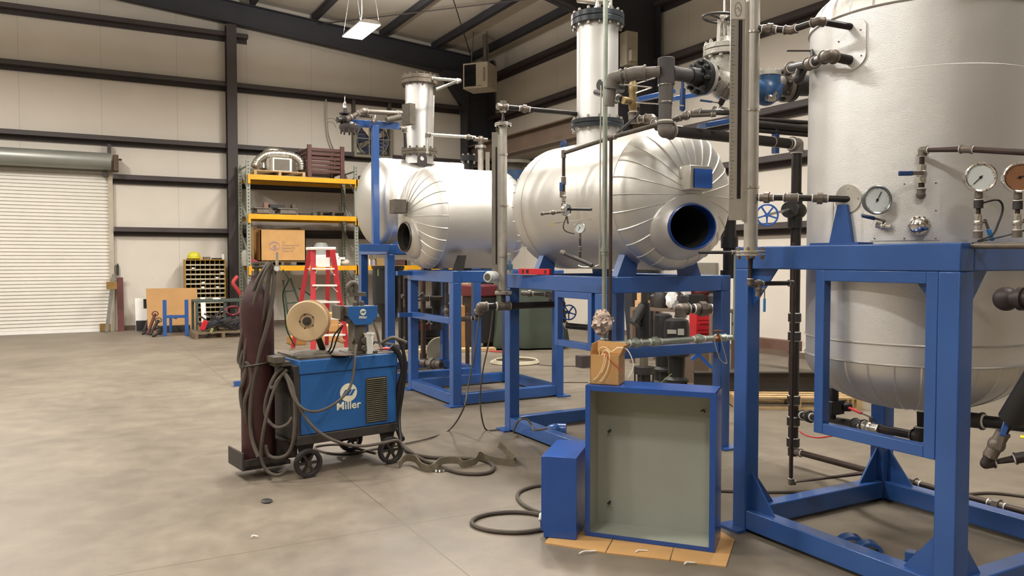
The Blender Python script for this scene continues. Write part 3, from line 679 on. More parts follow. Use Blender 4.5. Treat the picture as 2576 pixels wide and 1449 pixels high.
# --- near level gauge, leaning on the tank frame corner
lg = T('level_gauge', 'tall level gauge with scale plate and flanged foot at the near frame corner', 'gauge', (3.16, 3.06, 1.5))
p0 = at(1888, 640, d=4.2); x0, y0 = p0.x, p0.y
g = G(); g.cyl((x0, y0, p0.z), (x0, y0, 3.35), .036, n=28); g.obj('chamber', M_STAIN if False else mat('brushed_steel', '#b9b4aa', .42, .7, .1, 14), lg)
def lgplate(lg, x0, y0, z0, z1, w_=.075, dx=-.10, m=None, ang=None, slot=(.15, .9), body=.04):
    r = V((math.cos(AZ), -math.sin(AZ), 0)); f = V((math.sin(AZ), math.cos(AZ), 0))
    if ang: r, f = Matrix.Rotation(ang, 3, 'Z') @ r, Matrix.Rotation(ang, 3, 'Z') @ f
    c = V((x0, y0, 0))+r*dx-f*.02; R = Matrix((r, f, V((0, 0, 1)))).transposed(); zc = (z0+z1)/2; L_ = z1-z0
    g = G(); g.box(c+V((0, 0, zc)), (w_, .006, L_), R); g.obj('scale_plate', m or mat('scale_plate', '#c9c5bd', .25, .8, .05, 6), lg)
    g = G(); g.box(c+r*(w_*.5+.018)+f*.012+V((0, 0, zc-.01*L_)), (body, .03, L_*.99), R); g.obj('bar_housing', mat('brushed_steel', '#b9b4aa', .42), lg, bevel=.003)
    zs0 = z0+L_*slot[0]*.65; zs1 = z0+L_*slot[1]
    g = G(); g.box(c+r*.012-f*.004+V((0, 0, (zs0+zs1)/2)), (w_*.24, .006, zs1-zs0), R); g.obj('indicator_tube', mat('indicator_dark', '#2b2423', .2, .2, 0), lg)
    g = G(); g.box(c+r*.012-f*.0075+V((0, 0, (zs0+zs1)/2)), (w_*.07, .002, zs1-zs0), R); g.obj('indicator_strip', M_BLK, lg)
    g = G()
    n = int((zs1-zs0)/.02)
    for k in range(n): g.box(c-r*(w_*.34-(.004 if k % 5 == 0 else 0))-f*.0035+V((0, 0, zs0+.02*k)), (.016 if k % 5 == 0 else .008, .001, .0018), R)
    g.obj('scale_marks', M_BLK, lg)
    for k, zz in enumerate((z0+.15*L_, z0+.5*L_, z0+.85*L_)):
        g = G(); g.lathe([(.038, zz-.006), (.041, zz-.006), (.041, zz+.006), (.038, zz+.006)], (x0, y0, 0), n=24, closed=True); g.box(V((x0, y0, zz))+r*(dx*.35), (abs(dx)*.5, .012, .012), R); g.obj('clamp_band', M_STAIN, lg)
    return c, r, f, R
c, r_, f_, R_ = lgplate(lg, x0, y0, 1.76, 2.92, .078, -.085)
g = G(); g.box(c-f_*.004+V((0, 0, 2.86)), (.07, .002, .10), R_); g.obj('logo_plate', mat('plate_pale', '#ddd7cb', .3, .5, .02), lg)
g = G(); g.tube([c-f_*.006+V((0, 0, 2.86))+r_*math.cos(q)*.014*(1.2)+V((0, 0, math.sin(q)*.036)) for q in [2*PI*k/24 for k in range(24)]], .0012, 5, closed=True); g.tube([c-f_*.006+V((0, 0, 2.865))-r_*.012, c-f_*.006+V((0, 0, 2.87)), c-f_*.006+V((0, 0, 2.85))+r_*.012], .001, 5); g.obj('logo_mark', M_GRIME, lg)
def bolted(lg, x0, y0, z, R, th, m, bm_, n=4, nm='flange', two=True):
    for dz in ((-th, th) if two else (0,)):
        g = G(); g.lathe([(R, z+dz-th*.8), (R, z+dz+th*.8), (.02, z+dz+th*.8), (.02, z+dz-th*.8)], (x0, y0, 0), n=36, closed=True); g.obj(nm, m, lg, bevel=.002)
    for k in range(n):
        a = 2*PI*k/n+.55; px_, py_ = x0+math.cos(a)*R*.78, y0+math.sin(a)*R*.78
        g = G(); g.cyl((px_, py_, z-th*4.2), (px_, py_, z+th*4.2), .006, n=8)
        for s_ in (-1, 1): g.cyl((px_, py_, z+s_*th*2), (px_, py_, z+s_*(th*2+.010)), .011, n=6)
        g.obj('bolt', bm_, lg)
bolted(lg, x0, y0, p0.z+.005, .078, .008, M_STAIN, M_BRASS)
def near(px, py, dd=4.2): return at(px, py, d=dd)
zt = at(1910, 76, d=4.2).z
a = V((x0, y0, zt)); pc = tank_pt(2143, 68, TR)
def out(p, k): n = V((p.x-TC[0], p.y-TC[1], 0)).normalized(); return p+n*k
m1 = at(2062, 52, d=4.05)
pipe('dark pipe from the level gauge top to the upper tank nozzle', [a, at(1990, 76, d=4.05), at(2058, 53, d=3.92), pc], .017, unions=((0, .45),), ends=(0, 0))
pipe('dark pipe with gauge elbow entering the lower tank nozzle', [V((x0, y0, at(1905, 497, d=4.2).z)), at(1990, 497, d=4.08), tank_pt(2137, 501, TR)], .017, unions=((0, .4), (1, .5)))
pb = V((x0, y0, p0.z-.02)); e1 = V((x0, y0, at(1890, 714, d=4.2).z))
pipe('short black drain pipe under the level gauge flange', [pb, e1, e1+V((.30, -.02, .0))], .013, ends=(0, 1), unions=((1, .18),))
ball_valve('small blue lever valve under the near level gauge', e1+V((.05, -.01, -.03)), (0, 0, 1), (0, 0, -1), .010, M_FIT, mat('lever_blue', '#2a7fc4', .4, 0, .05), .03, .12, top=(.6, -.8, 0))
# --- upper assembly along x: insulated tee, gate valve, actuator
Yv = 4.14
def ax_(px, py): return at(px, py, y=Yv)
tee = ax_(1676, 182); zc = tee.z; vx = ax_(1822, 182).x
t = T('insulated_pipe', 'thick black insulated pipe dropping from a tee to an elbow above the large vessel', 'pipe', tee)
g = G(); top = ax_(1676, 146); g.cyl(top, ax_(1676, 215), .056, n=24); g.obj('insulation', mat('pipe_insulation', '#474443', .75, 0, .12, 8), t, bevel=.006)
g = G(); g.cyl(V((tee.x, Yv, zc)), (ax_(1735, 182).x, Yv, zc), .046, n=24); g.lathe([(.056, -.06), (.05, -.02), (.046, 0)], (tee.x+.09, Yv, zc), (1, 0, 0), 24); g.obj('branch', mat('pipe_insulation', '#474443'), t)
g = G(); g.cyl(ax_(1676, 215), ax_(1674, 262), .050, .046, n=24); g.cyl(ax_(1674, 258), ax_(1672, 320), .043, n=24); g.obj('reducer', mat('pipe_dark_grey', '#55514d', .6, 0, .12, 8), t)
for q, rr in ((214, .053), (257, .049)):
    g = G(); c0 = ax_(1675, q); g.cyl(c0-V((0, 0, .003)), c0+V((0, 0, .003)), rr, n=24); g.obj('band', M_STAIN, t)
el = V((tee.x-.005, Yv, ax_(1672, 328).z)); 
elbow(t, el, [V((0, 0, 1)), V((1, 0, 0))], .040, mat('elbow_grey', '#6d665e', .6, 0, .15, 9), L_=1.4)
ve = V((4.70, Yv, el.z-.005))
g = G(); g.cyl(el+V((.05, 0, 0)), ve, .037, n=24); g.obj('pipe', M_BLACK, t)
for fx in (.80, .93): 
    g = G(); c0 = el.lerp(ve, fx); g.cyl(c0-V((.004, 0, 0)), c0+V((.004, 0, 0)), .0395, n=24); g.obj('band', M_STAIN, t)
# left pipe joining the tee towards the tower
pl = at(1602, 200, y=4.5)
pipe('grey pipe curving from the black tee to the brass relief valve', [V((tee.x-.05, Yv, zc)), V((tee.x-.16, Yv+.12, zc)), V((tee.x-.25, Yv+.25, zc-.02)), V((tee.x-.26, Yv+.28, zc-.20))], .036, mat('elbow_grey', '#6d665e', .6), mat('elbow_grey', '#6d665e', .6), tape=False)
# gate valve
gv = T('gate_valve', 'large silver gate valve with a black spoked handwheel', 'valve', (vx, Yv, zc))
M_CAST = mat('cast_silver', '#bdb9b0', .45, .55, .15, 18, .3, 60)
g = G(); g.sph((vx, Yv, zc-.01), .125, (1.0, .85, 1.0), n=28, m=16); g.cyl((vx, Yv, zc), (vx, Yv, zc+.16), .10, .105, n=28); g.cyl((vx-.22, Yv, zc), (vx+.25, Yv, zc), .065, n=24); g.obj('body', M_CAST, gv)
for xx in (vx-.175, vx+.19):
    g = G(); g.lathe([(.118, -.014), (.118, .014), (.03, .014), (.03, -.014)], (xx, Yv, zc), (1, 0, 0), 36, closed=True); g.obj('flange', M_CAST, gv, bevel=.002)
g = G(); g.lathe([(.122, -.017), (.122, .017), (.03, .017), (.03, -.017)], (vx-.212, Yv, zc), (1, 0, 0), 36, closed=True); g.cyl((ax_(1735, 182).x, Yv, zc), (vx-.2, Yv, zc), .058, .07, n=24); g.obj('companion_flange', M_BLK, gv, bevel=.002)
for k in range(8):
    a = 2*PI*k/8+.2; g = G(); yy, zz = Yv+math.cos(a)*.098, zc+math.sin(a)*.098; g.cyl((vx-.265, yy, zz), (vx-.13, yy, zz), .009, n=8); g.cyl((vx-.255, yy, zz), (vx-.230, yy, zz), .017, n=6); g.cyl((vx-.16, yy, zz), (vx-.14, yy, zz), .017, n=6); g.obj('bolt', M_DFIT, gv)
for z_ in (.185, .225):
    g = G(); g.lathe([(.145, z_-.018), (.145, z_+.018), (.03, z_+.018), (.03, z_-.018)], (vx, Yv, zc), n=36, closed=True); g.obj('bonnet_flange', M_CAST, gv, bevel=.003)
for k in range(10):
    a = 2*PI*k/10; g = G(); xx, yy = vx+math.cos(a)*.125, Yv+math.sin(a)*.125; g.cyl((xx, yy, zc+.145), (xx, yy, zc+.272), .008, n=8); g.cyl((xx, yy, zc+.147), (xx, yy, zc+.162), .014, n=6); g.cyl((xx, yy, zc+.245), (xx, yy, zc+.262), .014, n=6); g.obj('bonnet_bolt', M_CAST, gv)
g = G(); g.cyl((vx, Yv, zc+.24), (vx, Yv, zc+.30), .07, .045, n=20)
for s_ in (-1, 1):
    g.prism([(vx+s_*.062, Yv-.016, zc+.25), (vx+s_*.040, Yv-.016, zc+.25), (vx+s_*.034, Yv-.016, zc+.41), (vx+s_*.052, Yv-.016, zc+.41)], (0, .032, 0))
g.bb(vx-.052, vx+.052, Yv-.02, Yv+.02, zc+.40, zc+.435); g.cyl((vx, Yv, zc+.42), (vx, Yv, zc+.47), .034, .028, n=16); g.obj('yoke', M_CAST, gv)
g = G(); g.cyl((vx, Yv, zc+.26), (vx, Yv, zc+.56), .011, n=10); g.obj('stem', M_STAIN, gv)
g = G(); hz = at(1816, 45, y=Yv).z; hwheel(g, (vx, Yv, hz), (0.05, -.12, 1), .150, .0095, 5, .16); g.obj('handwheel', M_DFIT, gv)
# blue actuator / bronze body right of the gauge
ac = T('check_valve', 'blue bolted valve body behind the near level gauge', 'valve', (vx+.4, Yv, zc))
bx = ax_(1928, 170).x
g = G(); g.sph((bx, Yv, zc-.03), .105, (1, .9, 1), n=24, m=14); g.cyl((bx-.2, Yv, zc-.03), (bx+.09, Yv, zc-.03), .07, n=20); g.cyl((bx+.02, Yv, zc-.06), (bx+.02, Yv, zc+.075), .085, n=24); g.obj('body', mat('valve_blue', '#2b4f78', .35, 0, .12, 9), ac)
g = G(); g.lathe([(.09, 0), (.09, .03), (0, .03)], (bx+.02, Yv, zc+.078), n=28); g.obj('cover', M_CAST, ac)
for k in range(8):
    a = 2*PI*k/8; g = G(); g.cyl((bx+.02+math.cos(a)*.075, Yv+math.sin(a)*.075, zc+.07), (bx+.02+math.cos(a)*.075, Yv+math.sin(a)*.075, zc+.125), .009, n=6); g.obj('bolt', M_CAST, ac)
# big dark pipe with a round flange going to the tank's far side
fp = T('flanged_pipe', 'wide grey pipe with a bolted flange and blue lever in front of the side wall', 'pipe', (4.4, 4.2, 2.6))
q0 = at(1900, 215, d=5.75); q1 = at(1968, 215, d=5.85); q2 = at(2060, 215, d=5.95)
g = G(); g.cyl(q0, q1, .068, n=24); g.obj('pipe', mat('elbow_grey', '#6d665e', .6), fp)
d_ = (q2-q1).normalized()
for k, m_ in ((0, M_FIT), (.045, M_BLK)):
    g = G(); g.lathe([(.122, -.018), (.122, .018), (.03, .018), (.03, -.018)], q1+d_*(k+.02), d_, 32, closed=True); g.obj('flange', m_, fp, bevel=.002)
g = G(); g.cyl(q1+d_*.06, q2+d_*.3, .078, n=24); g.obj('far_pipe', M_BLK, fp)
a_, b_, _ = frame_of(d_)
for k in range(8):
    a = 2*PI*k/8; c0 = q1+a_*math.cos(a)*.1+b_*math.sin(a)*.1; g = G(); g.cyl(c0-d_*.03, c0+d_*.1, .009, n=6); g.cyl(c0-d_*.025, c0, .017, n=6); g.obj('bolt', M_DFIT, fp)
ball_valve('small ball valve with a blue lever hanging on the grey flange', at(1938, 247, d=5.6), (1, 0, 0), at(1955, 226, d=5.6)-at(1938, 247, d=5.6), .013, M_STAIN, M_NAVY, .03, .12, top=(-.4, -.9, 0))
# upper nozzle pipe: elbow on the tank, blowdown strainer, dark fittings leaving to the left
n2 = tank_pt(2140, 152, TR); k1 = at(2083, 140, d=3.90); k2 = at(2040, 160, d=4.1); k3 = at(1985, 172, d=4.55)
pipe('dark threaded pipe bending out of the upper tank nozzle', [n2, k1, k2, k3], .024, ends=(0, 1), fname='bend')
g = G(); g.cyl(at(2020, 165, d=4.32), at(2010, 195, d=4.30), .032, .028, n=14); g.sph(at(2009, 198, d=4.3), .03); o = g.obj('y_strainer', M_DFIT); tag(o, 'black strainer hanging under the upper tank nozzle pipe', 'strainer')
g = G(); g.box(at(2012, 128, d=4.3), (.14, .02, .004), Matrix.Rotation(-.5, 3, 'Z')); g.cyl(at(2043, 128, d=4.3), at(2043, 145, d=4.25), .012, n=8); o = g.obj('valve_lever', M_DFIT); tag(o, 'dark flat valve lever above the upper tank nozzle pipe', 'lever')
# vertical riser behind the near frame leg and the runs low under the tank
ri = T('riser_pipe', 'tall black riser pipe standing left of the tank', 'pipe', (4.70, Yv, .06))
g = G(); g.cyl((4.70, Yv, .08), (4.70, Yv, el.z-.04), .037, n=20); g.obj('pipe', M_BLACK, ri)
elbow(ri, ve, [V((-1, 0, 0)), V((0, 0, -1))], .037, mat('elbow_grey', '#6d665e', .6), L_=1.5)
for zz in (1.12, .98, .50, .34, .18):
    g = G(); g.cyl((4.70, Yv, zz-.03), (4.70, Yv, zz+.03), .047, n=18); g.cyl((4.70, Yv, zz+.03), (4.70, Yv, zz+.037), .041, n=18, mi=1); g.cyl((4.70, Yv, zz-.037), (4.70, Yv, zz-.03), .041, n=18, mi=1); g.obj('coupling', [M_DFIT, M_TAPE], ri)
gl = T('globe_valve', 'black globe valve with a blue spoked handwheel on the riser', 'valve', at(1985, 525, d=5.85))
c0 = at(2000, 530, y=Yv); g = G(); g.cyl(c0-V((0, 0, .13)), c0+V((0, 0, .13)), .052, n=20); g.sph(c0-V((0, 0, .0)), .085, (1.2, .8, .8)); g.cyl(c0, c0+V((-.13, -.06, .005)), .035, n=14); g.lathe([(.06, 0), (.06, .02)], c0+V((-.11, -.05, 0)), (-.9, -.42, 0), 20); g.obj('body', M_BLK, gl)
hc = at(1930, 541, d=5.45); g = G(); g.tube([c0+V((-.13, -.06, 0)), hc], .010, 8); g.obj('stem', M_STAIN, gl)
g = G(); hwheel(g, hc, (-.55, -.83, .0), .072, .0065, 5, .2); g.obj('handwheel', mat('wheel_blue', '#2f63b4', .35, 0, .08, 9), gl)
zt_ = .115
pipe('brown pipe running low under the tank toward the viewer', [(4.70, Yv-.03, zt_), (4.70, .6, zt_)], .022, mat('rust_pipe', '#3f2f28', .5, .2, .2, 12), ends=(1, 0), unions=((0, .27), (0, .42)))
c1 = at(1997, 610, d=5.25); c2 = at(1997, 1216, d=5.25); c3 = at(2186, 1190, d=5.35)
pipe('thin brown pipe dropping in front of the riser then bending under the tank', [(c1.x, c1.y, c1.z), (c1.x, c1.y, .055), tuple(at(2190, 1188, x=4.69))], .014, mat('rust_pipe', '#3f2f28', .5))
# blowdown line under the tank, seen through the opening
b0 = at(2018, 1046, d=5.6); b1 = at(2060, 1052, d=5.2); b2 = at(2300, 1096, d=4.5); b3 = at(2317, 1062, x=b2.x+.0)
t = pipe('black blowdown line with white tape rings under the tank', [at(2012, 1044, y=Yv-.03), at(2160, 1068, d=4.9), at(2316, 1098, d=4.45), at(2318, 1062, d=4.45)+V((0, 0, .06))], .026, M_BLACK, M_DFIT, ends=(1, 0), unions=((0, .2),))
ball_valve('steel ball valve with a red lever under the tank', at(2190, 1076, d=4.8), at(2316, 1098, d=4.45)-at(2160, 1068, d=4.9), at(2150, 1058, d=4.9)-at(2190, 1076, d=4.8), .02, M_STAIN, M_RED, .07, .16)
g = G(); p = at(2095, 1012, d=5.1); g.cyl(p+V((0, 0, .10)), p-V((0, 0, .05)), .035, n=12); g.box(p-V((0, 0, .03)), (.12, .09, .09)); g.cyl(p+V((.05, -.03, -.03)), p+V((.10, -.06, -.03)), .03, n=8); g.cyl(p-V((0, 0, .05)), p-V((0, 0, .11)), .022, n=8); o = g.obj('steam_trap', M_BLK, bevel=.006); tag(o, 'chunky black steam trap under the left side of the tank', 'valve')
# --- instruments on the tank front
a = tank_pt(2317, 490, TR+.03); b = a+V((0, 0, (490-385)/FPX*3.9)); dd = V((a.x-TC[0], a.y-TC[1], 0)).normalized()
b = V((a.x, a.y, at(2317, 388, d=3.85).z)); c = at(2432, 375, d=3.55); e = at(2590, 384, d=3.35)
pipe('dark pipe arching over the gauges on the tank front', [a-dd*.05, a+dd*.02, b+dd*.02, c, e], .014, mat('rust_pipe', '#3f2f28', .5), ends=(0, 0))
ball_valve('steel ball valve with a navy lever on the tank front', V((a.x, a.y, at(2317, 445, d=3.85).z))+dd*.02, (0, 0, 1), at(2265, 446, d=3.85)-at(2317, 445, d=3.85), .013, M_STAIN, M_NAVY, .035, .11, top=tuple(dd))
gp = tank_pt(2207, 503, TR+.10); nn = V((-.47, -.88, .0)).normalized()
dial('wide dial thermometer left of the cover plate on the tank', gp, nn, .065, .03, None, .45, case=mat('gauge_grey', '#8b8f8c', .3, .8, .04), name='dial_thermometer')
g = G(); g.cyl(gp-nn*.03, tank_pt(2215, 520, TR-.01), .012, n=10); o = g.obj('thermometer_socket', M_FIT)
tag(o, 'short steel stem behind the wide dial thermometer', 'fitting')
dm = tank_pt(2312, 568, TR+.03); dn = V((dm.x-TC[0], dm.y-TC[1], 0)).normalized(); tg = T('sight_port', 'shiny domed sight port low on the tank cover plate', 'fitting', dm)
g = G(); g.lathe([(.046, -.03), (.05, 0), (.042, .022), (.028, .036), (0, .040)], dm, dn, 28); g.obj('dome', M_CHROME, tg)
for k in range(6):
    a = 2*PI*k/6; A_, B_, _ = frame_of(dn); g = G(); q = dm+A_*math.cos(a)*.040+B_*math.sin(a)*.040; g.cyl(q, q+dn*.024, .008, n=6); g.obj('bolt', M_CHROME, tg)
sv = tank_pt(2222, 569, TR+.03); ball_valve('small steel sample valve under the dial thermometer', sv, (.4, -.8, -.2), at(2165, 547, d=3.7)-at(2222, 560, d=3.7), .010, M_STAIN, M_NAVY, .025, .11, top=(-.35, -.3, .7))
for (px, lab, liq, hand) in ((2467, 'chrome pressure gauge with a white dial on a brown stem', None, 3.9), (2566, 'chrome pressure gauge with an amber liquid dial at the right', mat('amber_dial', '#96694a', .35, 0, .15, 9), 1.2)):
    dpt = 3.42 if px < 2500 else 3.30
    gc = at(px, 446, d=dpt); nv = (V((0, 0, EYE))-gc); nv.z = 0; nv = (Matrix.Rotation(.30, 3, 'Z') @ nv.normalized())
    dial(lab, gc, nv, .060, .045, None, hand, liq)
    back = gc-nv*.02
    fo = V((back.x, back.y, 1.66)); pp = [V((back.x, back.y, gc.z-.055)), fo]
    t = T('gauge_stem', 'threaded brown gauge stem under the %s dial' % ('white' if px < 2500 else 'amber'), 'pipe', fo)
    g = G(); g.cyl(pp[0], pp[1], .0095, n=10); g.obj('pipe', mat('rust_pipe', '#3f2f28', .5), t)
    for zz, rr, LL, mm in ((gc.z-.075, .016, .03, M_FIT), (gc.z-.115, .019, .035, M_DFIT), (1.66, .019, .03, M_FIT)):
        g = G(); g.cyl((back.x, back.y, zz-LL/2), (back.x, back.y, zz+LL/2), rr, n=12); g.cyl((back.x, back.y, zz+LL/2), (back.x, back.y, zz+LL/2+.004), rr*.9, n=12, mi=1); g.obj('coupling', [mm, M_TAPE], t)
    ball_valve('small steel valve on the stem under the %s gauge' % ('white' if px < 2500 else 'amber'), V((back.x, back.y, at(px, 560, d=dpt).z)), (0, 0, 1), (.3, -.2, -1), .010, M_STAIN, mat('lever_blue', '#2a7fc4', .4), .03, .09, top=(.8, -.5, .2))
    if px < 2500:
        z_ = gc.z-.115; s0 = V((back.x, back.y, z_)); g = G(); g.tube([s0, at(2503, 503, d=dpt), at(2519, 510, d=dpt), at(2522, 530, d=dpt), at(2512, 560, d=dpt), at(2497, 590, d=dpt), at(2460, 606, d=dpt)], .0045, 6, smooth=6)
        o = g.obj('capillary_tube', M_BLK); tag(o, 'thin black tube looping from the white gauge stem', 'tube')
g = G(); g.tube([at(2445, 612, d=3.4), at(2500, 600, d=3.4), at(2560, 585, d=3.35), at(2600, 572, d=3.3)], .0035, 6, smooth=5); o = g.obj('capillary_tube', M_BLK); tag(o, 'thin black tube trailing right above the frame top', 'tube')
g = G(); g.cyl(at(2440, 618, d=3.42), at(2600, 618, d=3.2), .014, n=12); o = g.obj('manifold_pipe', M_FIT); tag(o, 'short steel manifold lying on the tank frame top', 'pipe')
# right edge: pipes under the frame
pB = at(2531, 752, d=3.15); t = T('capped_pipe', 'black pipe with a rounded cap entering at the right edge', 'pipe', pB)
g = G(); g.sph(pB, .048, n=20, m=12); g.cyl(pB, at(2640, 752, d=3.0), .036, n=18); g.cyl(at(2566, 752, d=3.1), at(2580, 752, d=3.08), .046, n=18); g.obj('pipe', mat('rust_black', '#332826', .5, .2, .2, 12), t)
pA = [at(2620, 940, d=3.05), at(2532, 1075, d=3.2), at(2480, 1166, d=3.25), at(2575, 1150, d=3.2), at(2640, 1145, d=3.15)]
t = pipe('dark pipe dropping to an elbow at the right edge', pA[1:], .017, mat('rust_black', '#332826', .5), mat('rust_black', '#332826', .5), ends=(0, 0))
ball_valve('grey ball valve with a dangling blue lever at the right edge', at(2507, 1118, d=3.22), pA[1]-pA[2], at(2505, 1040, d=3.2)-at(2490, 1085, d=3.2), .018, M_FIT, M_BLUE, .05, .12, top=(-.7, -.5, 0))
t = T('insulated_pipe', 'thick black insulated pipe slanting in from the right edge', 'pipe', pA[0]); g = G(); g.cyl(pA[0], pA[1]+(pA[0]-pA[1])*.15, .055, .05, n=20); g.cyl(pA[1]+(pA[0]-pA[1])*.2, pA[1], .03, .02, n=16); g.obj('pipe', M_BLK, t)
pipe('dark pipe low behind the right-hand frame leg', [at(2440, 1056, d=4.0), at(2640, 1078, d=3.7)], .03, M_BLK, M_DFIT, ends=(1, 0))
# --- far level gauge at the middle frame's corner
lg2 = T('level_gauge', 'slim far level gauge with scale plate beside the bottle', 'gauge', (3.3, 6.14, 1.27))
q = at(1266, 735, d=6.95); x2, y2 = q.x, q.y; zt2 = at(1266, 316, d=6.95).z
g = G(); g.cyl((x2, y2, q.z), (x2, y2, zt2), .034, n=24); g.obj('chamber', mat('brushed_steel', '#b9b4aa', .42), lg2)
lgplate(lg2, x2, y2, at(1245, 700, d=6.95).z, at(1245, 336, d=6.95).z, .055, -.072, body=.045, m=mat('plate_dull', '#8f8a80', .4, .6, .1))
bolted(lg2, x2, y2, q.z-.005, .075, .007, M_STAIN, M_FIT); bolted(lg2, x2, y2, zt2, .075, .007, M_STAIN, M_DFIT)
z3 = at(1258, 272, d=6.95).z; tp = V((x2, y2, z3)); tw = V((4.05, 5.78, at(1458, 288, d=6.9).z))
t = pipe('dark pipe from the far level gauge top across to the tall tower', [V((x2, y2, zt2)), tp, tp+(tw-tp).normalized()*.86], .021, M_BLACK, M_FIT, unions=((1, .22),), fname='cross')
g = G(); g.sph(tp, .034); g.cyl(tp+V((0, 0, .05)), tp, .03, n=8); g.cyl(tp-V((.06, 0, 0)), tp, .028, n=8); g.obj('plug', M_FIT, t)
z4 = at(1262, 770, d=6.95).z
pipe('thick black pipe running from the far gauge foot into the frame', [V((x2-.20, y2+.1, z4-.09)), V((x2-.20, y2+.05, z4)), V((x2, y2, z4)), V((x2+.62, y2-.02, z4))], .030, M_BLACK, M_FIT, ends=(0, 0))
pipe('short nipple between the far gauge flange and the pipe tee', [V((x2, y2, q.z-.02)), V((x2, y2, z4+.03))], .022, M_DFIT)
tx = T('level_transmitter', 'white round transmitter head on the far level gauge', 'instrument', at(1235, 692, d=6.9))
c0 = at(1237, 697, d=6.88); nv = V((-.85, -.5, 0)).normalized(); g = G(); g.cyl(c0-nv*.05, c0+nv*.05, .052, n=24); g.cyl(c0+nv*.05, c0+nv*.07, .044, n=24); g.cyl(c0, V((x2, y2, c0.z-.03)), .02, n=10); g.obj('housing', mat('transmitter_white', '#c4c6c0', .4, .2, .06), tx, bevel=.004)
g = G(); g.cyl(c0+nv*.07, c0+nv*.072, .030, n=20); g.obj('window', M_GRIME, tx)
# --- thin verticals in front of the middle frame
vp = at(1521, 600, d=5.65); M_ZN = mat('galvanised_green', '#aab1a4', .4, .7, .12, 16)
t = T('riser_pipe', 'tall pale galvanised riser in front of the large vessel', 'pipe', (vp.x, vp.y, .9))
zb_ = at(1521, 858, d=5.65).z; g = G(); g.cyl((vp.x, vp.y, zb_), (vp.x, vp.y, 3.9), .0175, n=16); g.obj('pipe', M_ZN, t)
for yy in (629, 836): 
    g = G(); zz = at(1521, yy, d=5.65).z; g.cyl((vp.x, vp.y, zz-.035), (vp.x, vp.y, zz+.035), .023, n=14); g.cyl((vp.x, vp.y, zz-.012), (vp.x, vp.y, zz+.012), .030, n=8); g.obj('union', M_ZN, t)
hb = at(1620, 858, d=5.35)
pipe('pale galvanised pipe running level behind the open cabinet', [V((vp.x, vp.y, zb_)), V((vp.x, vp.y, zb_-.03)), V((4.35, 4.55, zb_-.02)), V((4.58, 4.46, zb_-.02))], .022, M_ZN, M_ZN, unions=((1, .25), (1, .42), (1, .8)))
q = at(1848, 850, d=5.6); t = T('riser_pipe', 'thin galvanised pipe rising beside the near frame leg', 'pipe', (q.x, q.y, q.z)); g = G(); g.cyl((q.x, q.y, q.z), (q.x, q.y, at(1848, 632, d=5.6).z), .013, n=12); g.obj('pipe', M_ZN, t)
for yy in (800, 830):
    g = G(); zz = at(1848, yy, d=5.6).z; g.cyl((q.x, q.y, zz-.03), (q.x, q.y, zz+.03), .02, n=10); g.obj('union', M_ZN, t)
pipe('short pipe joining the thin riser to the large vessel drain', [V((q.x, q.y, at(1848, 635, d=5.6).z)), V((q.x-.25, q.y+.1, at(1790, 635, d=5.6).z))], .012, M_DFIT, M_FIT, ends=(1, 0))
pv = at(1536, 600, d=5.60); g = G(); g.cyl((pv.x, pv.y, at(1536, 858, d=5.6).z), (pv.x, pv.y, at(1536, 350, d=5.6).z), .0125, n=12); o = g.obj('drop_pipe', mat('rust_pipe', '#3f2f28', .5)); tag(o, 'thin brown pipe dropping right beside the pale riser', 'pipe')
g = G(); q = at(1512, 500, d=5.6); g.tube([at(1512, 215, d=5.6), at(1510, 400, d=5.6), at(1508, 640, d=5.6), at(1503, 668, d=5.6), at(1470, 672, d=5.65), at(1455, 668, d=5.7)], .005, 8, smooth=4); o = g.obj('tubing', M_STAIN); tag(o, 'thin steel tubing dropping left of the pale riser', 'tube')
t0 = at(1418, 385, d=6.2); 
pipe('brown sloping pipe along the top of the large vessel', [at(1660, 312, d=5.35), at(1540, 345, d=5.75), t0], .016, M_GRIME, M_FIT)
pipe('thin black line from the sloping pipe to the high ball valve', [at(1660, 312, d=5.35), at(1720, 292, d=5.3), at(1800, 288, d=5.3)], .013, M_GRIME, M_FIT, ends=(0, 1))
g = G(); g.cyl((t0.x, t0.y, t0.z), (t0.x, t0.y, at(1415, 520, d=6.0).z), .0135, n=12); 
t = T('drop_pipe', 'dark drop pipe in front of the left end of the large vessel', 'pipe', t0); g.obj('pipe', mat('rust_pipe', '#3f2f28', .5), t)
for yy, LL in ((455, .03), (520, .03), (388, .03)):
    zz = at(1417, yy, d=6.2).z; g = G(); g.cyl((t0.x, t0.y, zz-LL), (t0.x, t0.y, zz+LL), .020, n=10); g.cyl((t0.x, t0.y, zz+LL), (t0.x, t0.y, zz+LL+.005), .016, n=10, mi=1); g.obj('coupling', [M_FIT, M_TAPE], t)
ball_valve('small ball valve with a blue lever on the drop pipe', V((t0.x, t0.y, at(1415, 492, d=6.1).z)), (0, 0, 1), (0, 0, 1), .012, M_STAIN, M_BLUE, .03, .11, top=(-.9, -.4, 0))
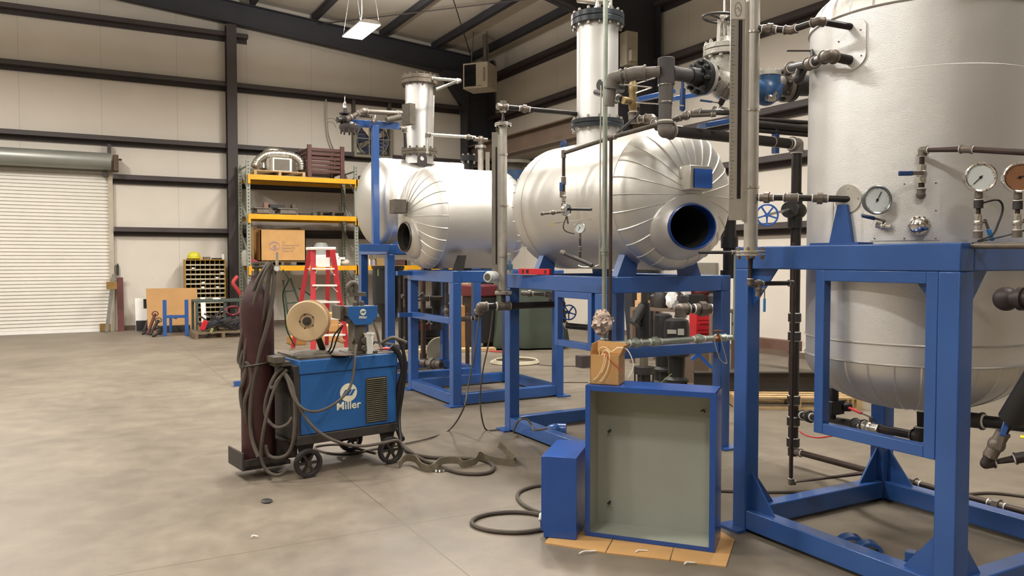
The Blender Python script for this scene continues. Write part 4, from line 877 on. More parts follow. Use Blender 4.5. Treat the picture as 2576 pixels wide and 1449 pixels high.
# gauge cluster on the large vessel
for (px, py, R, lab, nv) in ((1427, 528, .045, 'upper chrome gauge seen edge-on in front of the large vessel', (.4, -1, -.1)), (1458, 573, .040, 'lower chrome gauge with thin pointer in front of the large vessel', (-.75, -.65, 0))):
    dial(lab, at(px, py, d=5.95), nv, R, .03, [at(px+2, py+35, d=5.97)], 3.6)
pipe('short thick grey pipe stub beside the upper chrome gauge', [at(1418, 526, d=5.98), at(1488, 527, d=5.85)], .010, M_BLK, M_FIT)
pipe('small fitting chain left of the upper chrome gauge', [at(1360, 538, d=6.0), at(1412, 533, d=6.0)], .010, M_FIT, M_FIT, ends=(1, 0), unions=((0, .6),))
pipe('thin valve stem line under the lower chrome gauge', [at(1459, 592, d=5.97), at(1459, 660, d=5.97)], .008, M_DFIT, M_FIT, ends=(1, 1), unions=((0, .5),))
g = G(); g.tube([at(1425, 545, d=5.95), at(1417, 570, d=5.95), at(1424, 582, d=5.95), at(1445, 588, d=5.95)], .004, 6, smooth=6); o = g.obj('capillary_tube', M_BLK); tag(o, 'thin black tube hanging between the two chrome gauges', 'tube')
pipe('dark pipe stub slanting out from under the large vessel', [at(1412, 634, d=5.8), at(1490, 668, d=5.6)], .014, M_DFIT, M_FIT, ends=(1, 0))
t = T('lever_rod', 'thin steel rod with a yellow tip in front of the large vessel', 'rod', at(1396, 560, d=5.9)); g = G(); g.bar(at(1383, 568, d=5.9), at(1396, 560, d=5.9), .018, .006); g.obj('tip', mat('tag_yellow', '#d9c33f', .5), t)
g = G(); g.cyl(at(1396, 561, d=5.9), at(1505, 549, d=6.15), .003, n=6); g.obj('rod', M_STAIN, t)
# brass relief valve and neighbours by the tower
br = T('relief_valve', 'brass relief valve with thin lever beside the tall tower', 'valve', at(1592, 250, d=5.9))
c0 = at(1592, 255, d=5.9); U = (0, 0, 1)
g = G(); g.lathe([(.020, -.075), (.030, -.06), (.034, 0), (.028, .05), (.033, .07), (.033, .12), (.018, .16), (.015, .20), (0, .20)], c0, U, 20); g.cyl(c0, c0+V((-.09, .0, .0)), .028, n=12); g.obj('body', M_BRASS, br)
g = G(); g.tube([c0+V((0, 0, .2)), c0+V((.004, 0, .22))], .008, 6); g.bar(c0+V((.0, 0, .19)), c0+V((-.004, -.0, .06))+V((.04, 0, 0)), .008, .004); g.obj('lever', M_BRASS, br)
pipe('taped black nipples linking the brass valve to the tall tower', [c0+V((-.08, .02, .01)), at(1500, 232, d=6.35)], .026, M_BLACK, M_FIT, unions=((0, .25),))
g = G(); q = at(1545, 218, d=6.1); g.cyl(q-V((.14, 0, 0)), q+V((.08, 0, 0)), .04, n=14); o = g.obj('valve_bonnet', M_BLK); tag(o, 'rounded black valve bonnet in front of the tall tower', 'valve')
pipe('grey pipe under the brass valve with white tape rings', [at(1592, 292, d=5.9), at(1592, 300, d=5.9), at(1640, 298, d=5.8), at(1655, 322, d=5.7)], .026, M_FIT, M_FIT)
for (a, b, lab) in (((1525, 208, 5.7), (1640, 220, 5.4), 'steel tubing from the pale riser to the blue tray, upper run'), ((1640, 220, 5.4), (1600, 234, 5.7), 'short steel tubing turning back behind the brass valve'), ((1600, 258, 5.8), (1720, 266, 5.4), 'steel tubing behind the black tee, lower run'), ((1585, 215, 6.2), (1648, 196, 5.6), 'steel tubing slanting up behind the black tee')):
    g = G(); g.tube([at(a[0], a[1], d=a[2]), at(b[0], b[1], d=b[2])], .005, 6); o = g.obj('tubing', M_STAIN); tag(o, lab, 'tube')
t = T('hose_line', 'black hose slanting down under the brass valve', 'hose', at(1600, 280, d=5.8)); g = G(); g.tube([at(1604, 270, d=5.85), at(1606, 285, d=5.85), at(1575, 315, d=5.8), at(1540, 345, d=5.75)], .010, 8, smooth=4); g.obj('hose', M_BLK, t)
# blue trays and the valves on them
for (x0_, y0_, x1_, y1_, dd, lab) in ((1600, 252, 1690, 232, 6.3, 'blue steel tray behind the black tee'), (1690, 250, 1760, 238, 6.3, 'blue steel tray between tee and gate valve'), (1765, 318, 1860, 300, 5.6, 'blue steel tray low beside the near level gauge')):
    g = G(); a = at(x0_, y0_, d=dd); b = at(x1_, y1_, d=dd+.1); g.bar(a, b, .12, .035); o = g.obj('support_tray', M_BLUE, bevel=.004); tag(o, lab, 'bracket')
ball_valve('ball valve with a navy lever below the gate valve', at(1812, 278, d=5.4), at(1850, 288, d=5.3)-at(1770, 280, d=5.5), at(1778, 268, d=5.4)-at(1810, 272, d=5.4), .016, M_STAIN, M_NAVY, .045, .14)
pipe('mixed pipe with fittings from the vessel top to the ball valve', [at(1700, 300, d=5.6), at(1752, 282, d=5.5), at(1850, 284, d=5.3)], .018, M_DFIT, M_FIT, ends=(1, 0), unions=((0, .5),))
pipe('taped pipe under the gate valve body', [at(1850, 205, d=5.3), at(1828, 232, d=5.35), at(1812, 262, d=5.4)], .020, M_BLACK, M_FIT, ends=(1, 0))
g = G(); q = at(1717, 250, d=5.9); g.cyl(q-V((0, 0, .09)), q+V((0, 0, .14)), .012, n=8); g.box(q, (.03, .03, .16)); o = g.obj('post_bracket', M_NAVY); tag(o, 'dark upright bracket between the black tee and gate valve', 'bracket')
# horizontal pipes behind the near level gauge, crossing to the tank
for (ya, yb, R, dz, lab) in ((298, 312, .018, 0, 'upper thin black pipe crossing behind the near level gauge'), (310, 330, .034, 0, 'thick black pipe crossing behind the near level gauge'), (326, 344, .018, 0, 'lower thin black pipe crossing behind the near level gauge')):
    g = G(); g.cyl(at(1880, ya, d=6.5), at(2080, yb, d=6.75), R, n=14); o = g.obj('cross_pipe', M_BLACK); tag(o, lab, 'pipe', 'black pipes crossing to the tank')
g = G(); q = at(1951, 350, d=6.6); g.bb(q.x-.022, q.x+.022, q.y-.022, q.y+.022, at(1951, 386, d=6.6).z, at(1951, 312, d=6.6).z); o = g.obj('pipe_support', M_NAVY); tag(o, 'short dark blue post holding the crossing pipes', 'bracket')
# top piping of the tall tower
tz = 3.695; pt_ = V((4.05, 5.78, tz))
t = T('vent_piping', 'steel vent pipes rising from the tall tower lid', 'pipe', pt_)
for (px, R) in ((1503, .02), (1535, .02)):
    q = at(px, 40, d=6.85); g = G(); g.cyl((q.x, q.y, tz), (q.x, q.y, tz+.22), R, n=12); g.cyl((q.x, q.y, tz), (q.x, q.y, tz+.05), R*1.5, n=8); g.obj('riser', M_STAIN, t)
q = at(1503, 5, d=6.85); g = G(); g.cyl(q, at(1455, 0, d=7.0), .026, n=12); g.cyl(q, at(1535, 5, d=6.85), .024, n=12); g.obj('header', M_STAIN, t)
# piping of the far tower
z1 = 3.93
t0 = V((3.96, 9.68, z1)); up1 = at(1058, 188, d=10.15); r1 = at(1152, 200, y=up1.y); r1 = at(1155, 202, d=10.3)
t = pipe('pale vent pipe looping from the far tower lid', [t0, V((t0.x, t0.y, up1.z)), at(1156, 203, d=9.9), at(1098, 225, d=9.8)], .020, M_GALV, M_GALV, unions=((1, .3),))
pipe('pale drop pipe on the right of the far tower', [at(1092, 240, d=10.05), at(1088, 372, d=10.05)], .010, M_GALV, M_GALV)
p_a = at(1075, 338, d=9.3); p_b = at(1196, 346, d=9.6)
pipe('pale pipe from the far tower foot to the small flanged gauge', [V((p_a.x, p_a.y, at(1075, 385, d=9.3).z)), p_a, p_b, ], .020, M_GALV, M_FIT, unions=((1, .85),))
s3 = T('level_gauge', 'small farthest level gauge top seen above the middle vessel', 'gauge', at(1210, 400, d=9.7)); q = at(1209, 372, d=9.6)
zq = at(1209, 372, d=9.6).z; zb3 = at(1209, 430, d=9.6).z
g = G(); g.cyl((q.x, q.y, zb3-.3), (q.x, q.y, zq), .035, n=20); g.obj('chamber', mat('brushed_steel', '#b9b4aa', .42), s3)
bolted(s3, q.x, q.y, zq+.01, .068, .008, M_STAIN, M_DFIT); g = G(); g.cyl((q.x, q.y, zq), (q.x, q.y, zq+.14), .032, n=10); g.sph((q.x, q.y, zq+.10), .045); g.cyl((q.x-.09, q.y, zq+.10), (q.x+.09, q.y, zq+.10), .026, n=10); g.obj('cross_fitting', M_FIT, s3)
g = G(); r0 = V((math.cos(AZ), -math.sin(AZ), 0)); g.box(V((q.x, q.y, (zq+zb3)/2-.05))+r0*.085, (.05, .01, zq-zb3), Matrix((r0, V((-r0.y, r0.x, 0)), V((0, 0, 1)))).transposed()); g.obj('scale_plate', mat('plate_dull', '#8f8a80', .4), s3)
bf = T('blind_flange', 'black bolted flange cap above the middle vessel', 'flange', at(1180, 405, d=9.9)); q = at(1179, 402, d=9.9)
g = G(); g.lathe([(.10, -.02), (.10, .05), (0, .05)], q, U, 28); g.lathe([(.06, -.25), (.06, -.02), (0, -.02)], q, U, 20); g.obj('cap', M_BLK, bf)
for k in range(6):
    a = 2*PI*k/6; g = G(); c1 = q+V((math.cos(a)*.08, math.sin(a)*.08, 0)); g.cyl(c1-V((0, 0, .05)), c1+V((0, 0, .07)), .011, n=6); g.obj('bolt', M_GALV, bf)
nb = T('covered_nozzle', 'navy wrapped nozzle under a grey flange between the two vessels', 'flange', at(1300, 450, d=10.2)); q = at(1288, 450, d=10.4)
g = G(); g.lathe([(.22, -.62), (.22, .10), (0, .10)], q, U, 32); g.obj('wrap', mat('navy_wrap', '#27405e', .45, 0, .15, 5), nb)
g = G(); g.lathe([(.17, .10), (.17, .18), (.25, .19), (.25, .23), (0, .23)], q, U, 32); g.obj('flange', M_GRIME, nb)
# far-left piping rack on its blue post
ps = T('pipe_stand', 'blue T-shaped post standing on the tall frame arm', 'stand', (3.0, 9.3, 1.76))
q = at(945, 610, d=9.75); zz = at(945, 318, d=9.75).z
g = G(); g.bb(q.x-.04, q.x+.04, q.y-.04, q.y+.04, 1.66, zz); g.obj('post', M_BLUE, ps, bevel=.004)
a = at(868, 303, d=9.6); b = at(1004, 314, d=9.85); a.z = b.z = zz+.02
g = G(); g.bar(a, b, .05, .085); g.obj('cross_arm', M_BLUE, ps, bevel=.004)
g = G(); u = at(905, 615, d=9.7); v_ = at(978, 610, d=9.7); u.z = v_.z = 1.70; g.bar(u, v_, .08, .09); g.box((q.x, q.y, 1.66), (.14, .14, .012)); g.obj('base_arm', M_BLUE, ps, bevel=.004)
pipe('brass-coloured supply pipe from the control valve to the far tower', [at(872, 300, d=9.4), at(912, 280, d=9.5), at(1010, 286, d=9.85)], .028, M_FIT, M_FIT, ends=(1, 1))
pipe('short grey pipe loop under the supply pipe', [at(905, 290, d=9.6), at(942, 294, d=9.55), at(938, 308, d=9.5)], .022, M_FIT, M_FIT)
pipe('dark pipe elbow dropping beside the far tower', [at(975, 320, d=9.8), at(1018, 324, d=9.9), at(1020, 372, d=9.95)], .022, M_DFIT, M_FIT)
pipe('grey pipe with flared reducer beside the far tower', [at(972, 302, d=9.7), at(1008, 294, d=9.8)], .038, M_GRIME, M_FIT)
cv = T('control_valve', 'dark control valve with spring cap at the left end of the blue arm', 'valve', at(868, 300, d=9.5)); q = at(868, 300, d=9.5)
g = G(); g.sph(q, .07, (1, 1, .9)); g.cyl(q+V((-.10, -.03, -.02)), q, .035, n=12); g.cyl(q, q+V((0, 0, .15)), .035, .022, n=12); g.lathe([(.07, .06), (.07, .075), (.0, .075)], q, U, 20); g.obj('body', M_DFIT, cv)
g = G(); g.lathe([(.028, 0), (.022, .06), (.006, .09), (.004, .15), (0, .15)], q+V((0, 0, .13)), U, 14); g.obj('spring_cap', M_CHROME, cv)
g = G(); q2 = q+V((.05, 0, -.07)); g.lathe([(.10, -.07), (.12, -.04), (.12, .0), (.05, .04)], q2, U, 24)
for k in range(10):
    a = 2*PI*k/10; g.cyl(q2+V((math.cos(a)*.10, math.sin(a)*.10, -.1)), q2+V((math.cos(a)*.10, math.sin(a)*.10, .02)), .011, n=6)
g.obj('diaphragm_case', M_STEEL, cv)
# ------------------------------------------------------------------ the welding cart
WO = V((1.38, 5.608, 0)); WR = math.atan2(.122, .773)
def wl(x, y, z): return WO+Matrix.Rotation(WR, 3, 'Z') @ V((x, y, z))
M_WB = mat('welder_blue', '#2a5f9c', .38, 0, .10, 4, .04, 60); M_WD = mat('welder_dark', '#3a342f', .6, .1, .25, 12)
wd = T('welding_power_source', 'blue wheeled welding machine with a louvred side and pale round emblem', 'welder', WO, WR)
LC = dict(local=True)
g = G(); g.bb(0, .775, .0, .55, .30, .735); g.obj('cabinet', M_WB, wd, bevel=.006, **LC)
g = G(); g.prism([(-.008, -.008, .735), (.783, -.008, .735), (.783, .558, .735), (-.008, .558, .735)], (0, 0, .102)); g.obj('top_cover', M_WB, wd, bevel=.008, **LC)
g = G(); g.bb(0.0, .775, .012, .54, .838, .842); g.obj('top_sheet', M_GRIME, wd, **LC)
g = G(); g.bb(-.03, .79, -.012, .56, .232, .298); g.obj('skirt', M_WD, wd, bevel=.004, **LC)
g = G(); g.bb(-.045, -.002, .0, .55, .27, .80); g.obj('control_panel', M_WD, wd, bevel=.004, **LC)
g = G(); g.bb(-.06, -.04, .03, .52, .60, .77); g.obj('control_plate', M_BLK, wd, **LC)
for k in range(3):
    g = G(); g.cyl((-.06, .12+.13*k, .70), (-.085, .12+.13*k, .70), .022, n=14); g.obj('knob', M_BLK, wd, **LC)
g = G(); g.bb(.517, .685, -.004, .002, .325, .665); g.obj('louver_back', M_BLK, wd, **LC)
g = G()
gx0, gx1 = .515, .687
for k in range(22):
    z = .332+.0152*k; g.prism([(gx0, -.004, z), (gx0, -.012, z+.0015), (gx0, -.004, z+.008)], (gx1-gx0, 0, 0))
g.bb(gx0, gx0+.006, -.012, -.003, .325, .665); g.bb(gx1-.006, gx1, -.012, -.003, .325, .665)
g.obj('louver_grille', mat('grille_brass', '#5f573f', .5, .3, .2, 20), wd, **LC)
# emblem: pale disc with three slanted blue bars
M_PALE = mat('emblem_cream', '#e4dfc4', .5, 0, .03, 9)
def emblem(par, c, R, y0, bar_m, nm='emblem'):
    g = G(); g.cyl((c[0], y0, c[1]), (c[0], y0-.002, c[1]), R, n=40); g.obj(nm, M_PALE, par, **LC)
    g = G(); yb = y0-.0022
    def para(x0, x1, z0, z1, sh):
        g.prism([(c[0]+x0*R-sh*R, yb, c[1]+z0*R), (c[0]+x1*R-sh*R, yb, c[1]+z0*R), (c[0]+x1*R+sh*R, yb, c[1]+z1*R), (c[0]+x0*R+sh*R, yb, c[1]+z1*R)], (0, -.0012, 0))
    para(-.62, -.30, -.32, .32, .22); para(-.16, .20, -.32, .32, .22); para(.30, .62, -.32, .32, .22)
    para(-.40, .10, .24, .32, .0) ; para(-.08, .38, -.32, -.24, .0)
    g.obj('emblem_bars', bar_m, par, **LC)
emblem(wd, (.372, .572), .068, -.001, M_WB)
text('Miller', .082, M_PALE, wd, (.372, -.0015, .475), (PI/2, 0, 0), .0012, bold=.0010, sx=1.05)
g = G(); g.bb(.365, .41, -.001, 0, .80, .805); 
# wheels
def wheel(cx, cy, R=.102, w_=.05):
    g = G(); g.lathe([(R*.78, -w_/2), (R*.97, -w_/2), (R, -w_*.3), (R, w_*.3), (R*.97, w_/2), (R*.78, w_/2)], (cx, cy, R), (0, 1, 0), 32, closed=True); o = g.obj('wheel', M_RUBBER, wd, **LC)
    g = G(); g.lathe([(R*.80, -w_*.3), (R*.80, w_*.3), (R*.70, w_*.25), (R*.70, -w_*.25)], (cx, cy, R), (0, 1, 0), 32, closed=True)
    g.cyl((cx, cy-w_*.6, R), (cx, cy+w_*.6, R), R*.2, n=14)
    for k in range(6):
        a = 2*PI*k/6; g.bar((cx, cy, R), (cx+math.cos(a)*R*.73, cy, R+math.sin(a)*R*.73), .018, .016, (0, 1, 0))
    h = g.obj('hub', M_WD, wd, **LC); h.parent = o; return o
for (cx, cy) in ((.045, -.02), (.70, -.04), (.63, .50), (.02, .55)): wheel(cx, cy)
for (cx, cy) in ((.045, .02), (.70, .01), (.63, .44), (.02, .50)):
    g = G(); g.prism([(cx-.07, cy, .26), (cx+.07, cy, .26), (cx+.03, cy, .085), (cx-.03, cy, .085)], (0, .012, 0)); g.obj('wheel_bracket', M_WD, wd, **LC)
# tray for the cylinder
g = G(); g.bb(-.36, -.02, .14, .44, .075, .105); g.bb(-.37, -.355, .14, .44, .075, .20); g.bb(-.36, -.05, .14, .15, .075, .15); g.bb(-.10, .05, .18, .40, .105, .245); g.obj('cylinder_tray', M_WD, wd, bevel=.003, **LC)
g = G(); g.bb(-.16, -.05, .05, .42, .80, .83); g.bb(-.18, -.10, .02, .18, .83, .87); g.obj('cylinder_bracket', M_GRIME, wd, **LC)
# rear post cable rack at the right
g = G(); g.tube([(.79, .05, .30), (.80, .05, .80), (.84, .06, .88), (.84, .48, .88), (.80, .5, .80), (.79, .5, .3)], .012, 8); g.obj('rear_handle', M_WD, wd, **LC)
# gas cylinder
cc = wl(-.20, .29, 0)
gc_ = T('gas_cylinder', 'tall worn maroon gas cylinder chained to the welding cart', 'gas cylinder', (cc.x, cc.y, .106))
g = G(); g.lathe([(.0, .106), (.10, .106), (.117, .125), (.117, 1.18), (.112, 1.24), (.096, 1.30), (.068, 1.36), (.042, 1.40), (.038, 1.44), (0, 1.44)], (cc.x, cc.y, 0), n=48); g.obj('body', M_MAROON, gc_)
g = G(); g.cyl((cc.x, cc.y, 1.44), (cc.x, cc.y, 1.52), .018, n=12); g.cyl((cc.x-.03, cc.y, 1.50), (cc.x+.05, cc.y-.02, 1.50), .014, n=10); g.cyl((cc.x, cc.y, 1.52), (cc.x, cc.y, 1.535), .03, n=12); g.obj('valve', M_GRIME, gc_)
rg = T('gas_regulator', 'silver round-faced gas regulator on the maroon cylinder', 'regulator', (cc.x+.06, cc.y-.03, 1.5))
q = at(697, 675, d=5.62); nv = (V((0, 0, EYE))-q).normalized()
g = G(); g.cyl(q+nv*.0-nv*.03, q, .024, n=20); g.cyl(q-nv*.03, V((cc.x+.04, cc.y, 1.50)), .012, n=8); g.obj('body', M_STAIN, rg)
g = G(); g.cyl(q, q+nv*.003, .019, n=20); g.obj('dial_face', mat('dial_pale', '#e6e9e6', .3), rg)
g = G(); g.cyl(q+V((0, 0, .024)), q+V((.0, 0, .115)), .011, .009, n=10); g.obj('flow_tube', mat('tube_dull', '#a79c8c', .4), rg)
g = G(); e = q-nv*.03; g.tube([e+V((.04, 0, -.01)), e+V((.08, 0, -.08)), at(712, 735, d=5.8), at(716, 780, d=5.85), at(722, 830, d=5.9), at(742, 870, d=5.95)], .006, 6, smooth=5); o = g.obj('gas_hose', mat('hose_green', '#33492f', .6)); tag(o, 'dark green gas hose dropping from the regulator to the welder', 'hose')
# chain round the cylinder
g = G(); n = 26
for k in range(n):
    a = -2.9+2.6*k/n; a2 = a+2.6/n*1.2; R = .125; z0 = .79+.05*(k/n)
    p = V((cc.x+math.cos(a)*R, cc.y+math.sin(a)*R, z0)); p2 = V((cc.x+math.cos(a2)*R, cc.y+math.sin(a2)*R, z0+.002)); g.tube([p, p2], .0065 if k % 2 else .0045, 6)
o = g.obj('chain', M_GRIME); tag(o, 'short steel chain wrapped round the maroon cylinder', 'chain')
# hoses hung over the cylinder top
def hose(label, pts, r, m=None, name='welding_cable', k=6, cat='cable', group=None):
    g = G(); g.tube([p if isinstance(p, V) else at(p[0], p[1], d=p[2]) for p in pts], r, 8, smooth=k); o = g.obj(name, m or M_CABLE); return tag(o, label, cat, group)
D0 = 5.66
hose('thick black cable looping from the cylinder top down its left side', [(676, 660, 5.7), (650, 700, 5.62), (628, 760, 5.62), (612, 830, 5.62), (603, 880, 5.62), (602, 912, 5.62), (625, 915, 5.6), (632, 960, 5.6), (616, 1010, 5.6), (620, 1060, 5.62), (632, 1078, 5.66)], .014)
hose('middle black cable slung over the cylinder top', [(684, 665, 5.66), (676, 700, D0-.02), (668, 760, D0-.04), (655, 820, D0-.05), (635, 880, D0-.05), (622, 915, D0-.05), (612, 960, 5.6), (606, 985, 5.62), (612, 1030, 5.62), (630, 1062, 5.66)], .016)
hose('right black cable draped down the front of the cylinder', [(690, 668, 5.66), (690, 710, D0-.02), (684, 760, D0-.04), (672, 820, D0-.06), (655, 880, D0-.06), (640, 950, D0-.06), (632, 1000, D0-.06), (630, 1060, D0-.06), (636, 1110, D0-.08), (650, 1150, D0-.12)], .015)
hose('grey cable draped between the other cables on the cylinder', [(680, 662, 5.64), (662, 695, 5.6), (645, 740, 5.58), (630, 800, 5.6), (618, 870, 5.6), (611, 925, 5.6), (604, 912, 5.6), (612, 880, 5.62)], .011)
hose('cable hanging in a loop low between cylinder and welder', [(700, 935, 5.6), (684, 960, 5.58), (668, 1010, 5.56), (670, 1050, 5.55), (695, 1075, 5.5), (722, 1068, 5.5), (735, 1050, 5.52)], .012)
hose('cable falling from the bracket to below the cylinder tray', [(712, 940, 5.58), (690, 980, 5.54), (672, 1040, 5.5), (660, 1100, 5.48), (657, 1150, 5.5), (672, 1185, 5.5), (700, 1195, 5.5), (725, 1180, 5.5)], .012)
hose('cable loop sagging in front of the cylinder tray', [(668, 1120, 5.5), (676, 1145, 5.5), (700, 1152, 5.48), (725, 1140, 5.48), (738, 1105, 5.48), (742, 1040, 5.5), (738, 980, 5.52), (722, 945, 5.54)], .012)
hose('cable swooping across the blue welder side below the emblem', [(720, 940, 5.54), (732, 985, 5.5), (748, 1015, 5.48), (775, 1034, 5.48), (810, 1032, 5.55), (850, 1010, 5.6), (880, 975, 5.68), (890, 930, 5.74), (893, 895, 5.8), (897, 868, 5.92)], .010)
hose('long cable running from the bracket under the welder to the floor coil', [(716, 940, 5.56), (738, 990, 5.5), (765, 1045, 5.48), (800, 1085, 5.48), (850, 1112, 5.5), (905, 1122, 5.55), (960, 1115, 5.6), (1000, 1108, 5.7), (1015, 1125, 5.7)], .011)
hose('short dark cable behind the cylinder and welder', [(712, 1010, 5.75), (722, 1040, 5.75), (722, 1062, 5.75), (708, 1068, 5.75)], .008)
hose('bundle of cable gathered at the bracket', [(722, 930, 5.6), (700, 955, 5.56), (688, 975, 5.55), (680, 970, 5.56), (695, 940, 5.58), (712, 925, 5.6)], .014)
# feeder, spool and things on the welder top
ws = T('wire_spool', 'large tan wire spool on its arm above the welder', 'spool', wl(.06, .25, .85))
q = at(773, 808, d=5.62); nv = Matrix.Rotation(-.22, 3, 'Z') @ (V((0, 0, EYE))-q); nv.z = 0; nv.normalize()
M_SP = mat('spool_tan', '#bfa47e', .55, 0, .06, 7)
g = G(); g.lathe([(.03, 0), (.055, .0), (.055, .010), (.062, .012), (.138, .012), (.147, .004), (.147, -.002), (.0, -.002)], q, nv, 48); g.obj('flange', M_SP, ws)
g = G(); g.lathe([(.0, 0), (.147, 0), (.147, .006), (0, .006)], q-nv*.105, nv, 48); g.obj('flange', M_SP, ws)
g = G(); g.lathe([(.134, -.10), (.134, -.004)], q, nv, 40); g.obj('wire_winding', mat('wire_copper', '#b79b77', .5, .3, .1, 40), ws)
g = G(); g.cyl(q, q+nv*.02, .030, n=20); g.cyl(q+nv*.02, q+nv*.03, .012, n=12); g.obj('hub', M_WD, ws)
for k in range(5):
    a = 2*PI*k/5; A_, B_, _ = frame_of(nv); c1 = q+nv*.0005+A_*math.cos(a)*.052+B_*math.sin(a)*.052; g = G(); g.cyl(c1, c1+nv*.012, .005, n=8); g.obj('pin', M_DARK, ws)
g = G(); g.cyl(q-nv*.15, q, .012, n=10); g.bar(q-nv*.14, at(812, 880, d=5.95), .045, .01, nv); g.obj('arm', M_WD, ws)
wf = T('wire_feeder', 'small blue wire feeder with emblem on the welder top', 'wire feeder', wl(.40, .25, .842), WR-.09)
fl = WM[wf.name].inverted(); q = fl @ at(867, 770, d=5.93); q1 = fl @ at(950, 770, d=6.0); z1 = q.z; z0 = (fl @ at(905, 817, d=5.95)).z; x0, x1, yq = q.x, q1.x, min(q.y, q1.y)
g = G(); g.prism([(x0, yq, z1), (x0, yq, z1-.075), (x0+.055, yq, z0), (x1-.055, yq, z0), (x1, yq, z1-.08), (x1, yq, z1)], (0, .006, 0)); g.obj('front_plate', M_WB, wf, bevel=.002, **LC)
g = G(); g.bb(x0, x1, yq+.006, yq+.20, z1-.075, z1-.004); g.bb(x0+.02, x1-.02, yq+.006, yq+.20, z0+.02, z1-.07); g.obj('case', M_WD, wf, bevel=.003, **LC)
g = G(); g.bb(x0-.03, x0-.002, yq+.08, yq+.26, z1-.10, z1); g.obj('side_block', M_GRIME, wf, **LC)
emblem(wf, ((x0+x1)/2+.0, z1-.045), .024, yq-.0005, M_WB); text('Miller', .028, M_PALE, wf, ((x0+x1)/2, yq-.0008, z1-.085), (PI/2, 0, 0), .0008, bold=.0003)
g = G(); g.bb(x0+.06, x1-.08, yq+.02, yq+.16, .02, z0+.02); g.cyl((x0+.05, yq+.06, .12), (x1-.02, yq+.06, .12), .04, n=16); g.cyl((x0+.13, yq+.01, .10), (x0+.13, yq-.02, .10), .028, n=16); g.cyl((x0+.13, yq+.01, .045), (x0+.13, yq-.02, .045), .026, n=16); g.bb(x0+.0, x1, yq, yq+.2, 0, .02); g.obj('drive_unit', M_GRIME, wf, bevel=.004, **LC)
for dx in (.075, .13):
    g = G(); g.cyl((x0+dx, yq+.05, z1), (x0+dx, yq+.05, z1+.02), .018, n=14); g.sph((x0+dx, yq+.05, z1+.022), .018); g.obj('knob', M_GRIME, wf, **LC)
g = G(); g.cyl((x0+.10, yq+.08, z1), (x0+.10, yq+.08, z1+.09), .018, n=12); g.bb(x0+.03, x0+.17, yq+.06, yq+.10, z1+.07, z1+.10); g.tube([(x0+.05, yq+.08, z1+.10), (x0+.035, yq+.08, z1+.14), (x0+.06, yq+.08, z1+.17), (x0+.09, yq+.08, z1+.16), (x0+.09, yq+.08, z1+.10)], .022, 10, smooth=4); g.obj('top_fitting', M_GRIME, wf, **LC)
hose('pair of thin black control leads behind the feeder', [(862, 818, 5.8), (848, 850, 5.8), (838, 880, 5.82), (826, 892, 5.9)], .006, M_BLK)
hose('second thin black control lead behind the feeder', [(858, 822, 5.82), (840, 845, 5.84), (832, 875, 5.84), (822, 890, 5.92)], .006, M_BLK)
g = G(); c1 = wl(.19, .27, .843)
R3 = Matrix.Rotation(WR, 3, 'Z')
g.prism([wl(.0, .02, .843), wl(.33, .03, .843), wl(.44, .10, .843), wl(.30, .45, .843), wl(.03, .50, .843)], (0, 0, .012)); g.sph(wl(.20, .22, .855), .12, (1.3, 1, .18), rot=R3); g.sph(wl(.08, .12, .855), .08, (1, 1, .25), rot=R3)
o = g.obj('leather_sheet', mat('dirty_leather', '#5d5549', .85, 0, .3, 10, .6, 12)); tag(o, 'grimy grey leather welding jacket spread over the welder top', 'jacket')
g = G(); p = at(862, 893, d=5.78); g.lathe([(.075, 0), (.078, .003), (.07, .008), (0, .006)], V((p.x, p.y, .856)), n=32); o = g.obj('round_cap', mat('rusty_disc', '#66564a', .7, .1, .3, 12)); tag(o, 'dull brown disc lying at the front edge of the welder top', 'disc')
cu = T('foam_cup', 'tall white foam cup standing on the welder', 'cup', at(932, 893, d=5.86)); p = wl(.562, .035, .843)
g = G(); g.lathe([(0, 0), (.026, 0), (.036, .145), (.040, .147), (.040, .156), (.034, .156), (.025, .01), (0, .01)], p, n=32); g.obj('body', mat('foam_white', '#e9e8e0', .6, 0, .02, 5), cu)
g = G(); nv = (V((0, 0, EYE))-p); nv.z = 0; nv.normalize(); nv = Matrix.Rotation(-.75, 3, 'Z') @ nv; a_ = V((-nv.y, nv.x, 0))
for k, (w_, zz) in enumerate(((.018, .125), (.014, .116), (.019, .107), (.016, .098))): g.box(p+nv*(.0325-.0008*k)+V((0, 0, zz)), (w_, .003, .004), Matrix((a_, nv, V((0, 0, 1)))).transposed())
g.obj('printed_mark', mat('print_dark', '#54584d', .6), cu)
pl = T('pliers', 'pair of red-handled pliers on the right end of the welder', 'pliers', wl(.70, .12, .843))
p = wl(.70, .12, .858)
for dy in (-.012, .012):
    g = G(); g.tube([p+V((-.005, dy, 0)), p+V((.05, dy*1.8, .004)), p+V((.11, dy*1.2, .0))], .009, 8, smooth=5); g.obj('handle', M_RED, pl)
g = G(); g.bar(p+V((-.07, 0, 0)), p, .022, .008); g.obj('jaw', M_STAIN, pl)
gun = T('welding_gun', 'grey welding gun handle hooked over the right end of the welder', 'welding gun', wl(.78, .2, .9))
g = G(); g.tube([at(955, 866, d=5.95), at(985, 850, d=5.95), at(1005, 855, d=5.97), at(1022, 862, d=6.0)], [.014]*19, 8, smooth=6); g.obj('handle', M_GRIME, gun)
g = G(); g.tube([at(1005, 855, d=5.97), at(1016, 890, d=5.99), at(1020, 930, d=6.02), at(1012, 990, d=6.05), at(1004, 1050, d=6.05), at(1008, 1110, d=5.95)], .014, 8, smooth=6); g.obj('gun_cable', M_BLK, gun)
